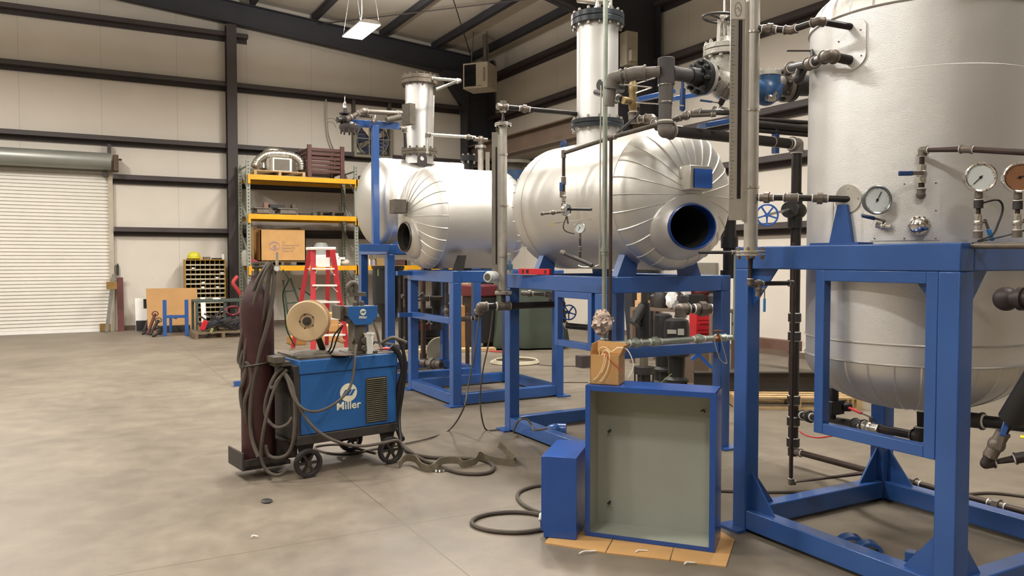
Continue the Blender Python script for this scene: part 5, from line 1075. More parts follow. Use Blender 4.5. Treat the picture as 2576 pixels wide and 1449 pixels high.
hose('dark cable bundle hanging behind the right end of the welder', [(985, 870, 6.05), (1003, 890, 6.08), (1014, 930, 6.1), (1004, 975, 6.1), (1000, 1030, 6.12), (1002, 1080, 6.1), (1012, 1105, 6.0)], .022, M_BLK)
hose('brown conduit beside the drive unit on the welder top', [(940, 812, 5.9), (948, 835, 5.9), (955, 865, 5.92), (962, 880, 5.9)], .010, M_GRIME)
# cables on the floor, given by where they lie
def fl_(px, py, z=.012): return at(px, py, z=z)
def fhose(label, pts, r=.012, m=None, z=None, k=8, name='floor_cable', cat='cable'):
    g = G(); g.tube([at(px, py, z=(z or r)) for (px, py) in pts], r, 8, smooth=k); return tag(g.obj(name, m or M_CABLE), label, cat)
fhose('black cable looping on the floor right of the welder', [(1015, 1118), (1030, 1138), (1080, 1150), (1150, 1152), (1210, 1156), (1240, 1170), (1235, 1186), (1200, 1192), (1150, 1188), (1100, 1170), (1060, 1155), (1022, 1128)], .014)
fhose('thin cable lying under the welder between the wheels', [(1000, 1120), (940, 1130), (880, 1142), (830, 1140), (795, 1130), (800, 1122), (850, 1118), (900, 1128), (945, 1140)], .009)
hose('long cable hanging from the far gauge to the floor and back', [(1240, 782, 6.9), (1232, 850, 6.9), (1215, 930, 6.88), (1208, 1000, 6.88), (1212, 1050, 6.9)]+[fl_(1222, 1080), fl_(1240, 1082), fl_(1262, 1080)], .007)
hose('thin cable drooping from the pipe tee to the floor by the welder', [(1206, 790, 6.9), (1195, 880, 6.85), (1178, 970, 6.8), (1165, 1030, 6.6)]+[fl_(1130, 1082), fl_(1080, 1102), fl_(1020, 1116)], .007)
g = G(); n = 26; sp_ = spline([fl_(1005, 1168, .03), fl_(1020, 1152, .05), fl_(1045, 1155, .05), fl_(1060, 1172, .03), fl_(1085, 1178, .03), fl_(1110, 1160, .05), fl_(1150, 1158, .05), fl_(1165, 1168, .03), fl_(1195, 1160, .04), fl_(1205, 1145, .07), fl_(1215, 1150, .05), fl_(1245, 1158, .03), fl_(1285, 1162, .03), fl_(1297, 1155, .05), fl_(1280, 1140, .05), fl_(1255, 1118, .10)], 6)
g.tube(sp_, .02, flat=(.004, .026)); o = g.obj('webbing_strap', M_KHAKI); tag(o, 'twisted khaki webbing strap lying on the floor by the cable loop', 'strap')
g = G(); p = at(1106, 1183, z=0); g.lathe([(.0, .012), (.045, .012), (.055, .004), (.06, 0), (.066, .004), (.06, .018), (0, .022)], p, n=28); o = g.obj('steel_ring', M_CHROME); tag(o, 'small shiny round lid on the floor beside the strap', 'lid')
g = G(); p = at(671, 1262, z=0); g.lathe([(.045, 0), (.05, .008), (.03, .014), (0, .012)], p, n=20, sy=.7); o = g.obj('cast_washer', M_DFIT); tag(o, 'small dark metal piece lying alone on the open floor', 'scrap')
fhose('large cable loop on the floor left of the small blue box, lower coil', [(1372, 1298), (1330, 1290), (1280, 1288), (1225, 1294), (1192, 1306), (1190, 1320), (1225, 1333), (1280, 1339), (1330, 1337), (1380, 1328)], .013)
fhose('cable loop on the floor left of the small blue box, upper coil', [(1400, 1220), (1350, 1222), (1310, 1235), (1302, 1252), (1320, 1272), (1355, 1288), (1400, 1300)], .012)
g = G(); p = fl_(1362, 1300, .02); g.sph(p, .018, (.8, 1, 1.4)); g.sph(p+V((.0, .0, -.01)), .02, (1, .6, .8)); o = g.obj('paper_tag', M_PAPER); tag(o, 'crumpled white tag tied at the cable loop', 'tag')
fhose('dark hose crossing the floor behind the near frame', [(1812, 1235), (1900, 1238), (2000, 1238), (2100, 1242), (2220, 1246)], .010)
fhose('dark hose running right of the near frame leg', [(2430, 1244), (2480, 1240), (2530, 1243), (2600, 1252)], .010)
# ------------------------------------------------------------------ open blue enclosure, small box, carton
EO = V((2.474, 3.634, 0)); ER = math.atan2(-.773, .635)
sh = T('cardboard_sheet', 'flattened cardboard sheet under the blue enclosure', 'cardboard', (2.7, 3.2, 0))
for k, q in enumerate(([(1370, 1368), (1522, 1392), (1545, 1350), (1400, 1330)], [(1524, 1393), (1684, 1411), (1700, 1360), (1548, 1350)], [(1687, 1411), (1826, 1428), (1848, 1360), (1812, 1338), (1704, 1345)])):
    g = G(); g.prism([at(a, b, z=0) for (a, b) in reversed(q)], (0, 0, .006)); g.obj('panel', M_CARTON, sh)
en = T('open_enclosure', 'large open blue steel cabinet lying with its grey interior toward the viewer', 'cabinet', (EO.x, EO.y, .008), ER)
W__, H__, D__ = .71, .845, .25
g = G(); th = .004
g.bb(0, th, 0, D__, 0, H__); g.bb(W__-th, W__, 0, D__, 0, H__); g.bb(0, W__, 0, D__, 0, th); g.bb(0, W__, 0, D__, H__-th, H__); g.bb(0, W__, D__-th, D__, 0, H__)
g.obj('shell', mat('enclosure_blue', '#27509a', .22, 0, .06, 4), en, local=True)
g = G(); f_ = .028
g.bb(0, W__, -.002, .002, H__-f_, H__); g.bb(0, W__, -.002, .002, 0, f_*.8); g.bb(0, f_, -.0025, .0025, 0, H__); g.bb(W__-f_*1.1, W__, -.0025, .0025, 0, H__)
g.obj('front_lip', mat('enclosure_blue', '#27509a', .22), en, local=True)
M_IN = mat('enclosure_inside', '#a4a89c', .55, 0, .06, 3)
g = G(); e_ = th+.001
g.bb(e_, W__-e_, D__-th-.004, D__-th-.001, e_, H__-e_); g.bb(e_, e_+.002, .003, D__-.006, e_, H__-e_); g.bb(W__-e_-.002, W__-e_, .003, D__-.006, e_, H__-e_); g.bb(e_, W__-e_, .003, D__-.006, e_, e_+.002); g.bb(e_, W__-e_, .003, D__-.006, H__-e_-.002, H__-e_)
g.obj('liner', M_IN, en, local=True)
for (x, z) in ((.05, .13), (.05, .55), (W__-.05, .13), (W__-.05, .72)):
    g = G(); g.cyl((x+.03, D__-.01, z), (x+.03, D__-.05, z), .007, n=8); g.obj('stud', M_DFIT, en, local=True)
g = G(); g.tube([(.60, D__-.02, .70), (.615, D__-.02, .71), (.62, D__-.02, .695)], .004, 6); g.obj('wire_clip', M_DARK, en, local=True)
bx_ = T('junction_box', 'small blue steel box standing left of the open enclosure', 'box', (2.255, 3.722, .007), math.radians(-44))
g = G(); g.bb(0, .185, 0, .42, .0, .455); g.obj('shell', mat('enclosure_blue', '#27509a', .22), bx_, local=True, bevel=.002)
g = G(); g.bb(-.016, 0, .01, .43, .03, .45); g.obj('door', mat('enclosure_blue', '#27509a', .22), bx_, local=True, bevel=.002)
g = G(); g.box((-.02, .05, .06), (.012, .03, .04)); g.obj('latch', M_BLK, bx_, local=True)
ca = T('carton', 'small open cardboard carton with wires on top of the blue enclosure', 'carton', (EO.x, EO.y, .855), ER)
c0 = WM[ca.name]; cw, cdp, ch = .165, .135, .165; ox, oy = .012, .05
g = G(); t_ = .004
g.bb(ox, ox+cw, oy, oy+t_, 0, ch); g.bb(ox, ox+cw, oy+cdp-t_, oy+cdp, 0, ch); g.bb(ox, ox+t_, oy, oy+cdp, 0, ch); g.bb(ox+cw-t_, ox+cw, oy, oy+cdp, 0, ch); g.bb(ox, ox+cw, oy, oy+cdp, 0, t_)
g.obj('body', M_CARTON, ca, local=True)
for pts in ([(ox, oy, ch), (ox, oy+cdp, ch), (ox+.01, oy+cdp-.02, ch+.065), (ox+.005, oy+.01, ch+.06)], [(ox, oy+cdp, ch), (ox+cw, oy+cdp, ch), (ox+cw, oy+cdp+.02, ch+.055), (ox, oy+cdp+.02, ch+.065)], [(ox+cw, oy, ch), (ox+cw, oy+cdp, ch), (ox+cw+.03, oy+cdp, ch+.06), (ox+cw+.025, oy+.015, ch+.055)]):
    g = G(); g.prism(pts, (.003, .003, 0)); g.obj('flap', M_CARTON, ca, local=True)
M_CREAM = mat('wire_cream', '#efdcb0', .5, 0, .03, 9)
def wl2(x, y, z): return c0 @ V((ox+x, oy+y, z))
for k, (pts, mm, lab) in enumerate(([[(.06, .02, ch), (.09, .0, ch+.03), (.115, -.012, ch), (.105, -.014, .09), (.075, -.014, .03), (.06, -.014, .02)], M_CREAM, 'cream wire bending over the carton front, rightmost strand'],
        [[(.05, .02, ch-.01), (.085, -.01, ch+.005), (.075, -.014, .10), (.05, -.014, .05), (.025, -.014, .025)], M_CREAM, 'cream wire over the carton front, leftmost and longest strand'],
        [[(.06, .03, ch-.01), (.095, -.008, ch), (.088, -.014, .11), (.07, -.014, .065)], M_CREAM, 'short cream wire over the middle of the carton front'],
        [[(.05, .01, ch), (.055, .0, ch+.035), (.085, .0, ch+.045), (.12, .0, ch+.02), (.135, .01, ch+.03), (.15, .02, ch+.04)], M_CREAM, 'cream wire arching over the carton mouth'],
        [[(.14, .05, ch+.04), (.20, .03, ch+.035), (.235, .02, ch-.02), (.24, .02, ch-.07), (.215, .01, ch-.12)], M_WHITE, 'white wire curling out right of the carton'],
        [[(.085, .02, ch+.01), (.095, -.012, ch), (.14, -.012, .12), (.19, -.012, .085)], M_RED, 'red wire slanting down the carton front'])):
    g = G(); g.tube([wl2(*p) for p in pts], .0026 if mm != M_RED else .002, 6, smooth=7); tag(g.obj('loose_wire', mm), lab, 'wire')
# crumpled paper on the pale riser, hairpin wire
g = G(); q = at(1515, 812, d=5.56); rnd = random.Random(3); g.sph(q, .066, (1.15, .7, 1.25), n=26, m=16)
g.v = [p+V((rnd.uniform(-.016, .016)+.01*math.sin(p.z*90), rnd.uniform(-.014, .014), rnd.uniform(-.016, .016)+.01*math.sin(p.x*110))) for p in g.v]; q2 = q+V((-.01, -.02, .05)); g.sph(q2, .036, (1.3, .6, .8), n=12, m=8); o = g.obj('paper_wad', mat('wad_pink', '#c8b3a2', .85, 0, .08, 10), ang=15); tag(o, 'crumpled pinkish paper wrapped on the pale riser', 'paper')
hose('bent thin wire hanging from the galvanised pipe end', [(1795, 842, 5.1), (1800, 870, 5.1), (1812, 905, 5.1), (1826, 914, 5.1), (1828, 908, 5.1), (1818, 870, 5.1), (1812, 845, 5.1)], .003, M_STAIN, 'bent_wire', 5, 'wire')
g = G(); q = at(1806, 852, d=5.15); g.sph(q, .025); g.cyl(q, q+V((0, 0, .05)), .008, n=8); g.lathe([(.03, 0), (.03, .006), (0, .006)], q+V((0, 0, .05)), n=16); o = g.obj('gate_valve_small', mat('copper_valve', '#94694a', .4, .7, .1)); o.name = 'brass_valve'; tag(o, 'small copper-coloured valve at the end of the level galvanised pipe', 'valve')
# ------------------------------------------------------------------ bottle, spirit level on the middle frame
bt = T('water_bottle', 'clear plastic water bottle on the middle blue frame', 'bottle', (3.45, 6.22, 1.426)); q = at(1281, 668, d=7.0); q.z = 1.426
M_PET = mat('clear_plastic', '#e8f1f4', .08, 0, 0, trans=.85, spec=.5)
g = G(); g.lathe([(0, 0), (.028, 0), (.031, .01), (.031, .10), (.028, .125), (.014, .155), (.012, .17), (0, .17)], q, n=24); g.obj('body', M_PET, bt)
g = G(); g.lathe([(.0145, .166), (.0145, .186), (0, .186)], q, n=16); g.obj('cap', M_WHITE, bt)
g = G(); g.lathe([(.0318, .035), (.0318, .085)], q, n=24); g.obj('label_wrap', mat('bottle_label', '#6f9db5', .4, 0, .3, 60), bt)
sl = T('spirit_level', 'short red spirit level standing on the middle frame beam', 'level', (3.45, 5.95, 1.426)); a = at(1307, 674, d=6.85); b = at(1384, 675, d=6.5); a.z = b.z = 1.426+.026
g = G(); g.bar(a, b, .022, .05); g.obj('body', mat('level_red', '#c8222e', .35, 0, .05, 9), sl, bevel=.003)
dv = (b-a).normalized(); nvx = V((-dv.y, dv.x, 0)); nvx = nvx if nvx.dot(V((0, 0, EYE))-a) > 0 else -nvx
for f, w_ in ((.15, .02), (.30, .035), (.88, .02)):
    g = G(); c1 = a.lerp(b, f)+nvx*.0115; g.bar(c1-dv*w_*.5, c1+dv*w_*.5, .003, .03); g.obj('vial', M_BLK, sl)
# floor odds under and near the frames
g = G(); q = at(1440, 1050, z=.01); g.lathe([(.055, -.006), (.075, -.006), (.075, .006), (.055, .006)], q, n=32, closed=True); o = g.obj('gasket_ring', mat('ring_mint', '#a9c9bf', .5)); tag(o, 'pale mint ring lying under the large vessel frame', 'ring')
fb = T('blue_fitting', 'glossy blue pipe end lying inside the large vessel frame', 'cap', at(1395, 1092, z=0))
q = at(1395, 1092, z=.0); g = G(); g.sph(q+V((0, 0, .045)), .075, (1.3, .8, .65)); g.cyl(q+V((.09, -.05, .045)), q+V((.03, 0, .045)), .05, n=16); g.obj('body', M_BLUE, fb)
for (px, py, lab, s_) in ((2140, 1370, 'curved blue pipe clamp on the floor, the farther of two', 1.), (2185, 1385, 'curved blue pipe clamp on the floor, the nearer of two', .9)):
    q = at(px, py, z=0); g = G(); vs_ = []; rr = .055*s_
    g.tube([q+V((math.cos(a)*rr*.9-math.sin(a)*0, -math.cos(a)*rr*.7, max(.006, math.sin(a)*rr*.85))) for a in [PI*k/14 for k in range(15)]], .02, flat=(.035, .010)); tag(g.obj('pipe_clamp', M_BLUE, bevel=.002), lab, 'clamp')
q = at(2292, 1410, z=0); g = G(); g.box(q+V((0, 0, .025)), (.06, .05, .05), Matrix.Rotation(.4, 3, 'Z')); g.cyl(q+V((0, 0, .03)), q+V((.05, -.02, .03)), .014, n=10); g.bar(q+V((-.02, 0, .004)), q+V((-.09, .03, .004)), .02, .008); tag(g.obj('pipe_bracket', M_BLUE, bevel=.003), 'small blue bracket on the floor inside the near frame', 'bracket')
hose('khaki strap end draped over the base beam of the large vessel frame', [fl_(1300, 1098, .02), fl_(1293, 1085, .05), (1305, 1058, 6.0), (1325, 1055, 6.0), (1338, 1070, 6.0), (1345, 1082, 5.95), (1375, 1078, 6.0)], .008, M_KHAKI, 'strap_end', 6, 'strap')
fhose('thin dark cord on the floor inside the large vessel frame', [(1310, 1058), (1340, 1048), (1400, 1044), (1470, 1043)], .008)
fhose('red hose curved on the floor under the tank', [(2012, 1085), (2030, 1096), (2060, 1101), (2095, 1096)], .005, M_RED, name='red_hose', cat='hose')
g = G(); q = at(2575, 1100, z=0); g.box(q+V((0, 0, .004)), (.10, .05, .006), Matrix.Rotation(.5, 3, 'Z')); tag(g.obj('yellow_tag', mat('bright_yellow', '#e0cf2d', .5)), 'bright yellow strip on the floor at the right edge', 'strip')
for k, (px, py, w_) in enumerate(((1477, 1388, .05), (1612, 1386, .035), (1733, 1416, .03), (640, 1349, .018), (2230, 905, .0))):
    if w_: 
        q = at(px, py, z=.010); g = G(); g.tube([q+V((-w_, .0, 0)), q+V((-w_*.3, .006, .004)), q+V((w_*.4, -.004, .002)), q+V((w_, -.012, 0))], .004, 5, smooth=4); tag(g.obj('paper_scrap', M_PAPER), ['thin white paper scrap by the left edge of the cardboard sheet', 'short white scrap on the middle of the cardboard sheet', 'tiny white scrap at the right edge of the cardboard sheet', 'tiny pale speck of paper on the open floor'][k], 'scrap')

g = G(); a = at(588, 972, z=.0); b = at(632, 968, z=.0); g.bar(a+V((0, 0, .03)), b+V((.1, 0, .03)), .06, .06); tag(g.obj('blue_bar', M_BLUE), 'short blue steel bar on the floor behind the gas cylinder', 'bar')
# ------------------------------------------------------------------ hung things
uh = T('unit_heater', 'cream box heater hung in the corner with a dark louvred outlet', 'heater', (0, 0, 0)); 
c = at(1203, 160, d=19.5); bpy.data.objects.remove(uh)
cb = at(1208, 196, d=19.6); HR = math.radians(-51)
uh = T('unit_heater', 'cream box heater hung in the corner with a dark louvred outlet', 'heater', (cb.x, cb.y, cb.z-.31), HR)
M_HT = mat('heater_cream', '#cbc1ad', .5, 0, .04, 4)
g = G(); g.bb(-.33, .33, -.30, .30, 0, .62); g.obj('casing', M_HT, uh, local=True, bevel=.008)
g = G(); g.bb(-.29, .02, -.305, -.29, .05, .58); g.obj('outlet', M_DARK, uh, local=True)
for k in range(8):
    g = G(); g.box((-.135, -.312, .09+.062*k), (.30, .03, .004), Matrix.Rotation(.6, 3, 'X')); g.obj('louver', M_DFIT, uh, local=True)
text('REZNOR', .085, M_GRIME, uh, (.25, -.303, .32), (PI/2, -PI/2, 0), .001, bold=.001)
text('REZNOR', .03, M_GRIME, uh, (.12, -.303, .05), (PI/2, 0, 0), .001)
g = G(); g.cyl((.331, .05, .09), (.335, .05, .09), .02, n=12); g.obj('cover_plug', M_GRIME, uh, local=True)
for s_ in (-.25, .25):
    g = G(); g.tube([(s_, 0, .62), (s_*.6, .0, .62+1.1)], .012, 6); g.obj('hanger_rod', M_FIT, uh, local=True)
g = G(); g.cyl((.05, .2, .62), (.05, .2, 1.4), .06, n=14); g.obj('flue', M_FIT, uh, local=True)
# exhaust fan in the end wall
fc = at(936, 352, y=YB-.1); FR = .40
ef = T('exhaust_fan', 'square wall exhaust fan with bright blades behind the blue arm', 'fan', (fc.x, YB-.02, fc.z-.45))
M_FB = mat('fan_frame', '#8d8878', .5, .3, .1, 9)
def fb(x0, x1, z0, z1, y0=.0, y1=.22, nm='frame', m=M_FB):
    g = G(); g.bb(fc.x+x0, fc.x+x1, YB-y1, YB-y0, fc.z+z0, fc.z+z1); return g.obj(nm, m, ef)
fb(-.50, -.44, -.46, .46); fb(.44, .50, -.46, .46); fb(-.44, .44, -.46, -.40); fb(-.44, .44, .40, .46)
g = G(); g.cyl((fc.x, YB-.012, fc.z), (fc.x, YB-.004, fc.z), .42, n=40); g.obj('shutter', mat('fan_shutter', '#565c78', .3, .5, .2, 8), ef)
for k in range(8):
    g = G(); zz = fc.z-.34+.095*k; hw = math.sqrt(max(.01, .16-(zz-fc.z)**2)); g.box((fc.x, YB-.03, zz), (2*hw, .02, .05), Matrix.Rotation(.5, 3, 'X')); g.obj('shutter_blade', mat('fan_blade', '#8e93a8', .25, .8, .2, 8), ef)
g = G(); g.lathe([(.405, -.16), (.42, -.16), (.42, .0), (.405, 0)], (fc.x, YB-.02, fc.z), (0, 1, 0), 44, closed=True); g.obj('venturi_ring', M_GALV, ef)
for k in range(4):
    a = 2*PI*k/4+.5; d = V((math.cos(a), 0, math.sin(a))); e = V((-math.sin(a), .55, math.cos(a))).normalized(); c0 = V((fc.x, YB-.12, fc.z))
    g = G(); g.prism([c0+d*.05-e*.03, c0+d*.05+e*.03, c0+d*.37+e*.10, c0+d*.37-e*.08], d.cross(e)*.004); g.obj('blade', M_CHROME, ef)
g = G(); g.cyl((fc.x, YB-.08, fc.z), (fc.x, YB-.30, fc.z-.0), .08, n=18); g.obj('motor', M_DFIT, ef)
g = G(); g.bar((fc.x-.46, YB-.23, fc.z), (fc.x+.46, YB-.23, fc.z), .02, .02); g.bar((fc.x-.12, YB-.23, fc.z-.42), (fc.x-.12, YB-.23, fc.z+.42), .02, .02); g.bar((fc.x+.25, YB-.23, fc.z-.42), (fc.x+.25, YB-.23, fc.z+.42), .012, .012); g.obj('guard_bar', M_GALV, ef)
for x in (fc.x-.47, fc.x+.47):
    g = G(); g.bb(x-.04, x+.04, YB-.12, YB-.02, 4.14, 5.56); tag(g.obj('fan_stud', M_GRIME), '%s upright steel stud beside the wall fan' % ('left' if x < fc.x else 'right'), 'stud', kind='structure')
g = G(); g.tube([at(820, 250, y=YB-.22), at(822, 300, y=YB-.22), at(826, 340, y=YB-.2), at(838, 375, y=YB-.15), at(850, 392, y=YB-.1)], .018, 8, smooth=4); tag(g.obj('conduit', M_GALV), 'grey flexible conduit curving down the end wall left of the fan', 'conduit')
g = G(); g.tube([at(822, 298, y=YB-.22), at(840, 299, y=YB-.22), at(848, 312, y=YB-.22)], .010, 8, smooth=4); tag(g.obj('conduit', M_GALV), 'short grey conduit branch beside the curved conduit', 'conduit')
# grey wall box and the pale panel left of the tapered column
q = at(1582, 120, x=9.2)
g = G(); pts = [at(1568, 85, d=14.68), at(1595, 85, d=14.68), at(1595, 165, d=14.68), at(1568, 165, d=14.68)]; c0 = sum(pts, V())/4
g.box(c0, (.25, .22, .62)); tag(g.obj('duct_box', mat('duct_cream', '#a89e8c', .6)), 'pale boxy duct beside the tapered column above the tower', 'duct')
g = G(); g.box(c0+V((-.02, -.15, -.15)), (.13, .10, .2)); tag(g.obj('control_box', mat('duct_cream', '#a89e8c', .6)), 'small pale control box under the pale duct', 'box')
# ------------------------------------------------------------------ things along the end wall
g = G(); a = at(303, 832, z=.0); g.prism([(a.x-.06, 19.1, .0), (a.x+.07, 19.1, .0), (a.x+.07, 19.28, 1.17), (a.x-.06, 19.28, 1.17)], (0, .02, 0)); tag(g.obj('steel_plate', mat('oxide_red', '#5d2c28', .6, 0, .2, 8), bevel=.003), 'narrow dark red plate leaning beside the door jamb', 'plate')
st_ = T('leaning_track', 'narrow perforated grey track leaning at the right edge of the door', 'track', at(272, 836, z=0)); a = at(268, 836, z=.0); b = at(286, 690, y=YB-.22)
g = G(); g.bar(a+V((0, 0, .01)), b, .07, .03, (0, 1, 0)); g.obj('rail', mat('track_grey', '#77736a', .6, .2, .15, 10), st_)
for (px, py, w_, lab) in ((281, 718, .2, 'upper brown wood block on the leaning track'), (264, 823, .2, 'lower brown wood block at the foot of the leaning track')):
    q = at(px, py, y=18.85) if py < 800 else at(px, py, d=17.2); q.z = max(q.z, .085); g = G(); g.box(q, (w_, .1, .16)); tag(g.obj('wood_block', mat('block_brown', '#8a6a35', .7, 0, .2, 9), bevel=.004), lab, 'block')
g = G(); q = at(296, 680, y=YB-.06); g.box(q, (.05, .04, .22)); g.box(q+V((0, 0, .12)), (.03, .06, .05)); tag(g.obj('switch_box', M_DFIT), 'small dark switch hung on the wall right of the door', 'switch')
# white boards and dark sheets leaning
wbp = T('white_board', 'white board with black patches leaning left of the cardboard sheet', 'board', (1.3, 18.9, 0))
a = at(341, 835, z=.0); x0 = a.x; yb = 18.95
def lean(x0, x1, y0, z1, th=.012, dy=.18, z0=0.): 
    g = G(); g.prism([(x0, y0+dy*z0/z1, z0), (x1, y0+dy*z0/z1, z0), (x1, y0+dy, z1), (x0, y0+dy, z1)], (0, th, 0)); return g
X_ = lambda px, y=18.95: at(px, 780, y=y).x
Z_ = lambda py, y=18.95, px=400: at(px, py, y=y).z
lean(X_(341), X_(402), 18.95, Z_(750), dy=.14).obj('board', M_PAPER, wbp)
g = G(); g.prism([(X_(341)+.005, 18.94, .01), (X_(372), 18.94, .01), (X_(372), 18.96, Z_(805)), (X_(341)+.005, 18.96, Z_(805))], (0, -.006, 0)); g.obj('dark_patch', M_BLK, wbp)
g = G(); zz0, zz1 = Z_(775), Z_(752); g.prism([(X_(362), 19.04, zz0), (X_(380), 19.04, zz0), (X_(380), 19.065, zz1), (X_(362), 19.065, zz1)], (0, -.006, 0)); g.obj('dark_patch', M_BLK, wbp)
yc = 18.55
csh = lean(at(372, 830, y=yc).x, at(502, 830, y=yc).x, yc, at(440, 725, y=yc+.3).z, .01, .35)
tag(csh.obj('cardboard_sheet', mat('kraft_sheet', '#b48a58', .85, 0, .10, 3, .5, 3)), 'big creased kraft cardboard sheet leaning on the bolt bins', 'cardboard')
g = G(); g.bb(at(396, 820, y=18.4).x, at(478, 820, y=18.4).x, 18.35, 18.5, .005, .14); tag(g.obj('steel_bar', M_DFIT, bevel=.01), 'dark steel length lying at the foot of the cardboard sheet', 'bar')
lean(at(508, 800, y=18.5).x, at(520, 800, y=18.5).x, 18.5, .72, dy=.2).obj('x', M_PAPER); o = bpy.data.objects['x']; o.name = 'white_strip'; tag(o, 'white board strip standing right of the kraft cardboard sheet', 'board')
# bolt bins
BY = 18.92
bb_ = T('bolt_bins', 'yellow steel bolt bin cabinet with rows of dark pigeonholes', 'cabinet', (at(515, 800, y=BY).x, BY+.15, 0))
bx0, bx1 = at(468, 700, y=BY).x, at(565, 700, y=BY).x; bz = at(500, 655, y=BY).z
M_BY = mat('bin_yellow', '#a8842c', .5, .1, .15, 9)
g = G(); g.bb(bx0-.02, bx0, BY, BY+.3, .0, bz); g.bb(bx1, bx1+.02, BY, BY+.3, 0, bz); g.bb(bx0, bx1, BY+.28, BY+.3, 0, bz); g.bb(bx0-.02, bx1+.02, BY, BY+.3, bz, bz+.02); g.bb(bx0, bx1, BY, BY+.3, 0, .05); g.obj('body', M_BY, bb_)
nr, nc = 14, 8
g = G()
for r in range(1, nr): z = .05+(bz-.05)*r/nr; g.bb(bx0, bx1, BY+.005, BY+.28, z-.005, z+.002); g.bb(bx0, bx1, BY, BY+.006, z-.012, z+.022)
o = g.obj('bin_lip', mat('bin_lip', '#b5ac93', .5, .1, .15, 9), bb_)
g = G()
for k in range(1, nc): x = bx0+(bx1-bx0)*k/nc; g.bb(x-.004, x+.004, BY+.004, BY+.28, .05, bz)
g.obj('divider', M_BY, bb_)
g = G(); g.bb(bx0+.001, bx1-.001, BY+.26, BY+.279, .05, bz-.001); g.obj('bin_back', M_DARK, bb_)
for k, (c_, r_) in enumerate(((1, 12), (3, 9), (7, 11), (6, 10), (3, 8), (6, 8))):
    x = bx0+(bx1-bx0)*(c_+.5)/nc; z = .05+(bz-.05)*r_/nr+.004; g = G(); g.box((x, BY+.03, z+.025), (.06, .06, .045), Matrix.Rotation(.3*k, 3, 'Z')); g.obj('bin_tag', M_PAPER, bb_)
hh = T('hard_hat', 'yellow hard hat sitting on the bolt bins', 'hat', at(488, 650, y=BY+.12)); q = at(488, 645, y=BY+.12); q.z = bz+.05
g = G(); g.lathe([(.115, 0), (.118, .05), (.10, .10), (.06, .135), (0, .145)], q, U, 28, sx=1.0, sy=1.15); g.obj('shell', mat('hat_yellow', '#cfc52e', .35, 0, .05, 9), hh)
g = G(); g.lathe([(.115, 0), (.14, -.008), (.14, -.003), (.115, .008)], q, U, 28, sy=1.15, closed=True); g.obj('brim', mat('hat_yellow', '#cfc52e', .35), hh)
for k, (px, w_, h_, mm, lab) in enumerate(((485, .24, .045, M_DFIT, 'dark flat case under the yellow hard hat'), (505, .07, .05, M_CARTON, 'tiny brown carton beside the hard hat'), (520, .14, .06, M_FIT, 'grey oddment on top of the bolt bins'), (545, .20, .035, M_DFIT, 'dark flat pack at the right on top of the bolt bins'), (560, .05, .12, M_WHITE, 'small white bottle at the right end of the bolt bins'))):
    x = at(px, 650, y=BY+.1).x; g = G(); g.bb(x-w_/2, x+w_/2, BY+.02+.0, BY+.2, bz+.02, bz+.02+(h_ if k else .028)); tag(g.obj('shelf_item', mm, bevel=.004), lab, 'item')
# blue H stand
hs = T('blue_stand', 'low blue three-legged H-shaped stand in front of the cardboard sheet', 'stand', (1.78, 17.4, 0))
a = at(415, 846, z=0); b = at(470, 845, z=0); c3_ = at(433, 840, z=0); hz_ = .74; zb_h = .33
for p in (a, b):
    g = G(); g.bb(p.x-.035, p.x+.035, p.y-.035, p.y+.035, 0, hz_); g.obj('leg', M_BLUE, hs)
g = G(); g.bar(V((a.x, a.y, .40)), V((b.x, b.y, .40)), .06, .06); g.obj('crossbar', M_BLUE, hs)
m_ = (a+b)/2; g = G(); g.cyl((c3_.x, c3_.y+.25, 0), (c3_.x, c3_.y+.25, .37), .03, n=8); g.bar(V((m_.x, m_.y, .37)), V((c3_.x, c3_.y+.25, .37)), .05, .04); g.obj('rear_leg', M_BLUE, hs)
# pile of dark clamps, left
for k, (x0_, y0_, x1_, y1_, dz, lab) in enumerate(((362, 826, 385, 795, .45, 'dark bar clamp leaning leftmost in the clamp heap'), (372, 832, 392, 798, .40, 'dark bar clamp with round eye in the clamp heap'), (378, 834, 400, 812, .28, 'dark bar clamp in the middle of the clamp heap'), (358, 832, 396, 830, .10, 'dark bar lying flat under the clamp heap'), (385, 838, 405, 834, .06, 'dark short bar at the right foot of the clamp heap'))):
    a = at(x0_, y0_+8, z=.02); b = at(x1_, y0_+6, z=.02)+V((0, .1, dz)); g = G(); g.bar(a, b, .05, .035); g.tube([b+V((math.cos(t)*.06, 0, math.sin(t)*.05)) for t in [2*PI*j/10 for j in range(10)]], .012, 6, closed=True); tag(g.obj('bar_clamp', M_DFIT if k != 1 else mat('clamp_red', '#5b2b2a', .5)), lab, 'clamp')
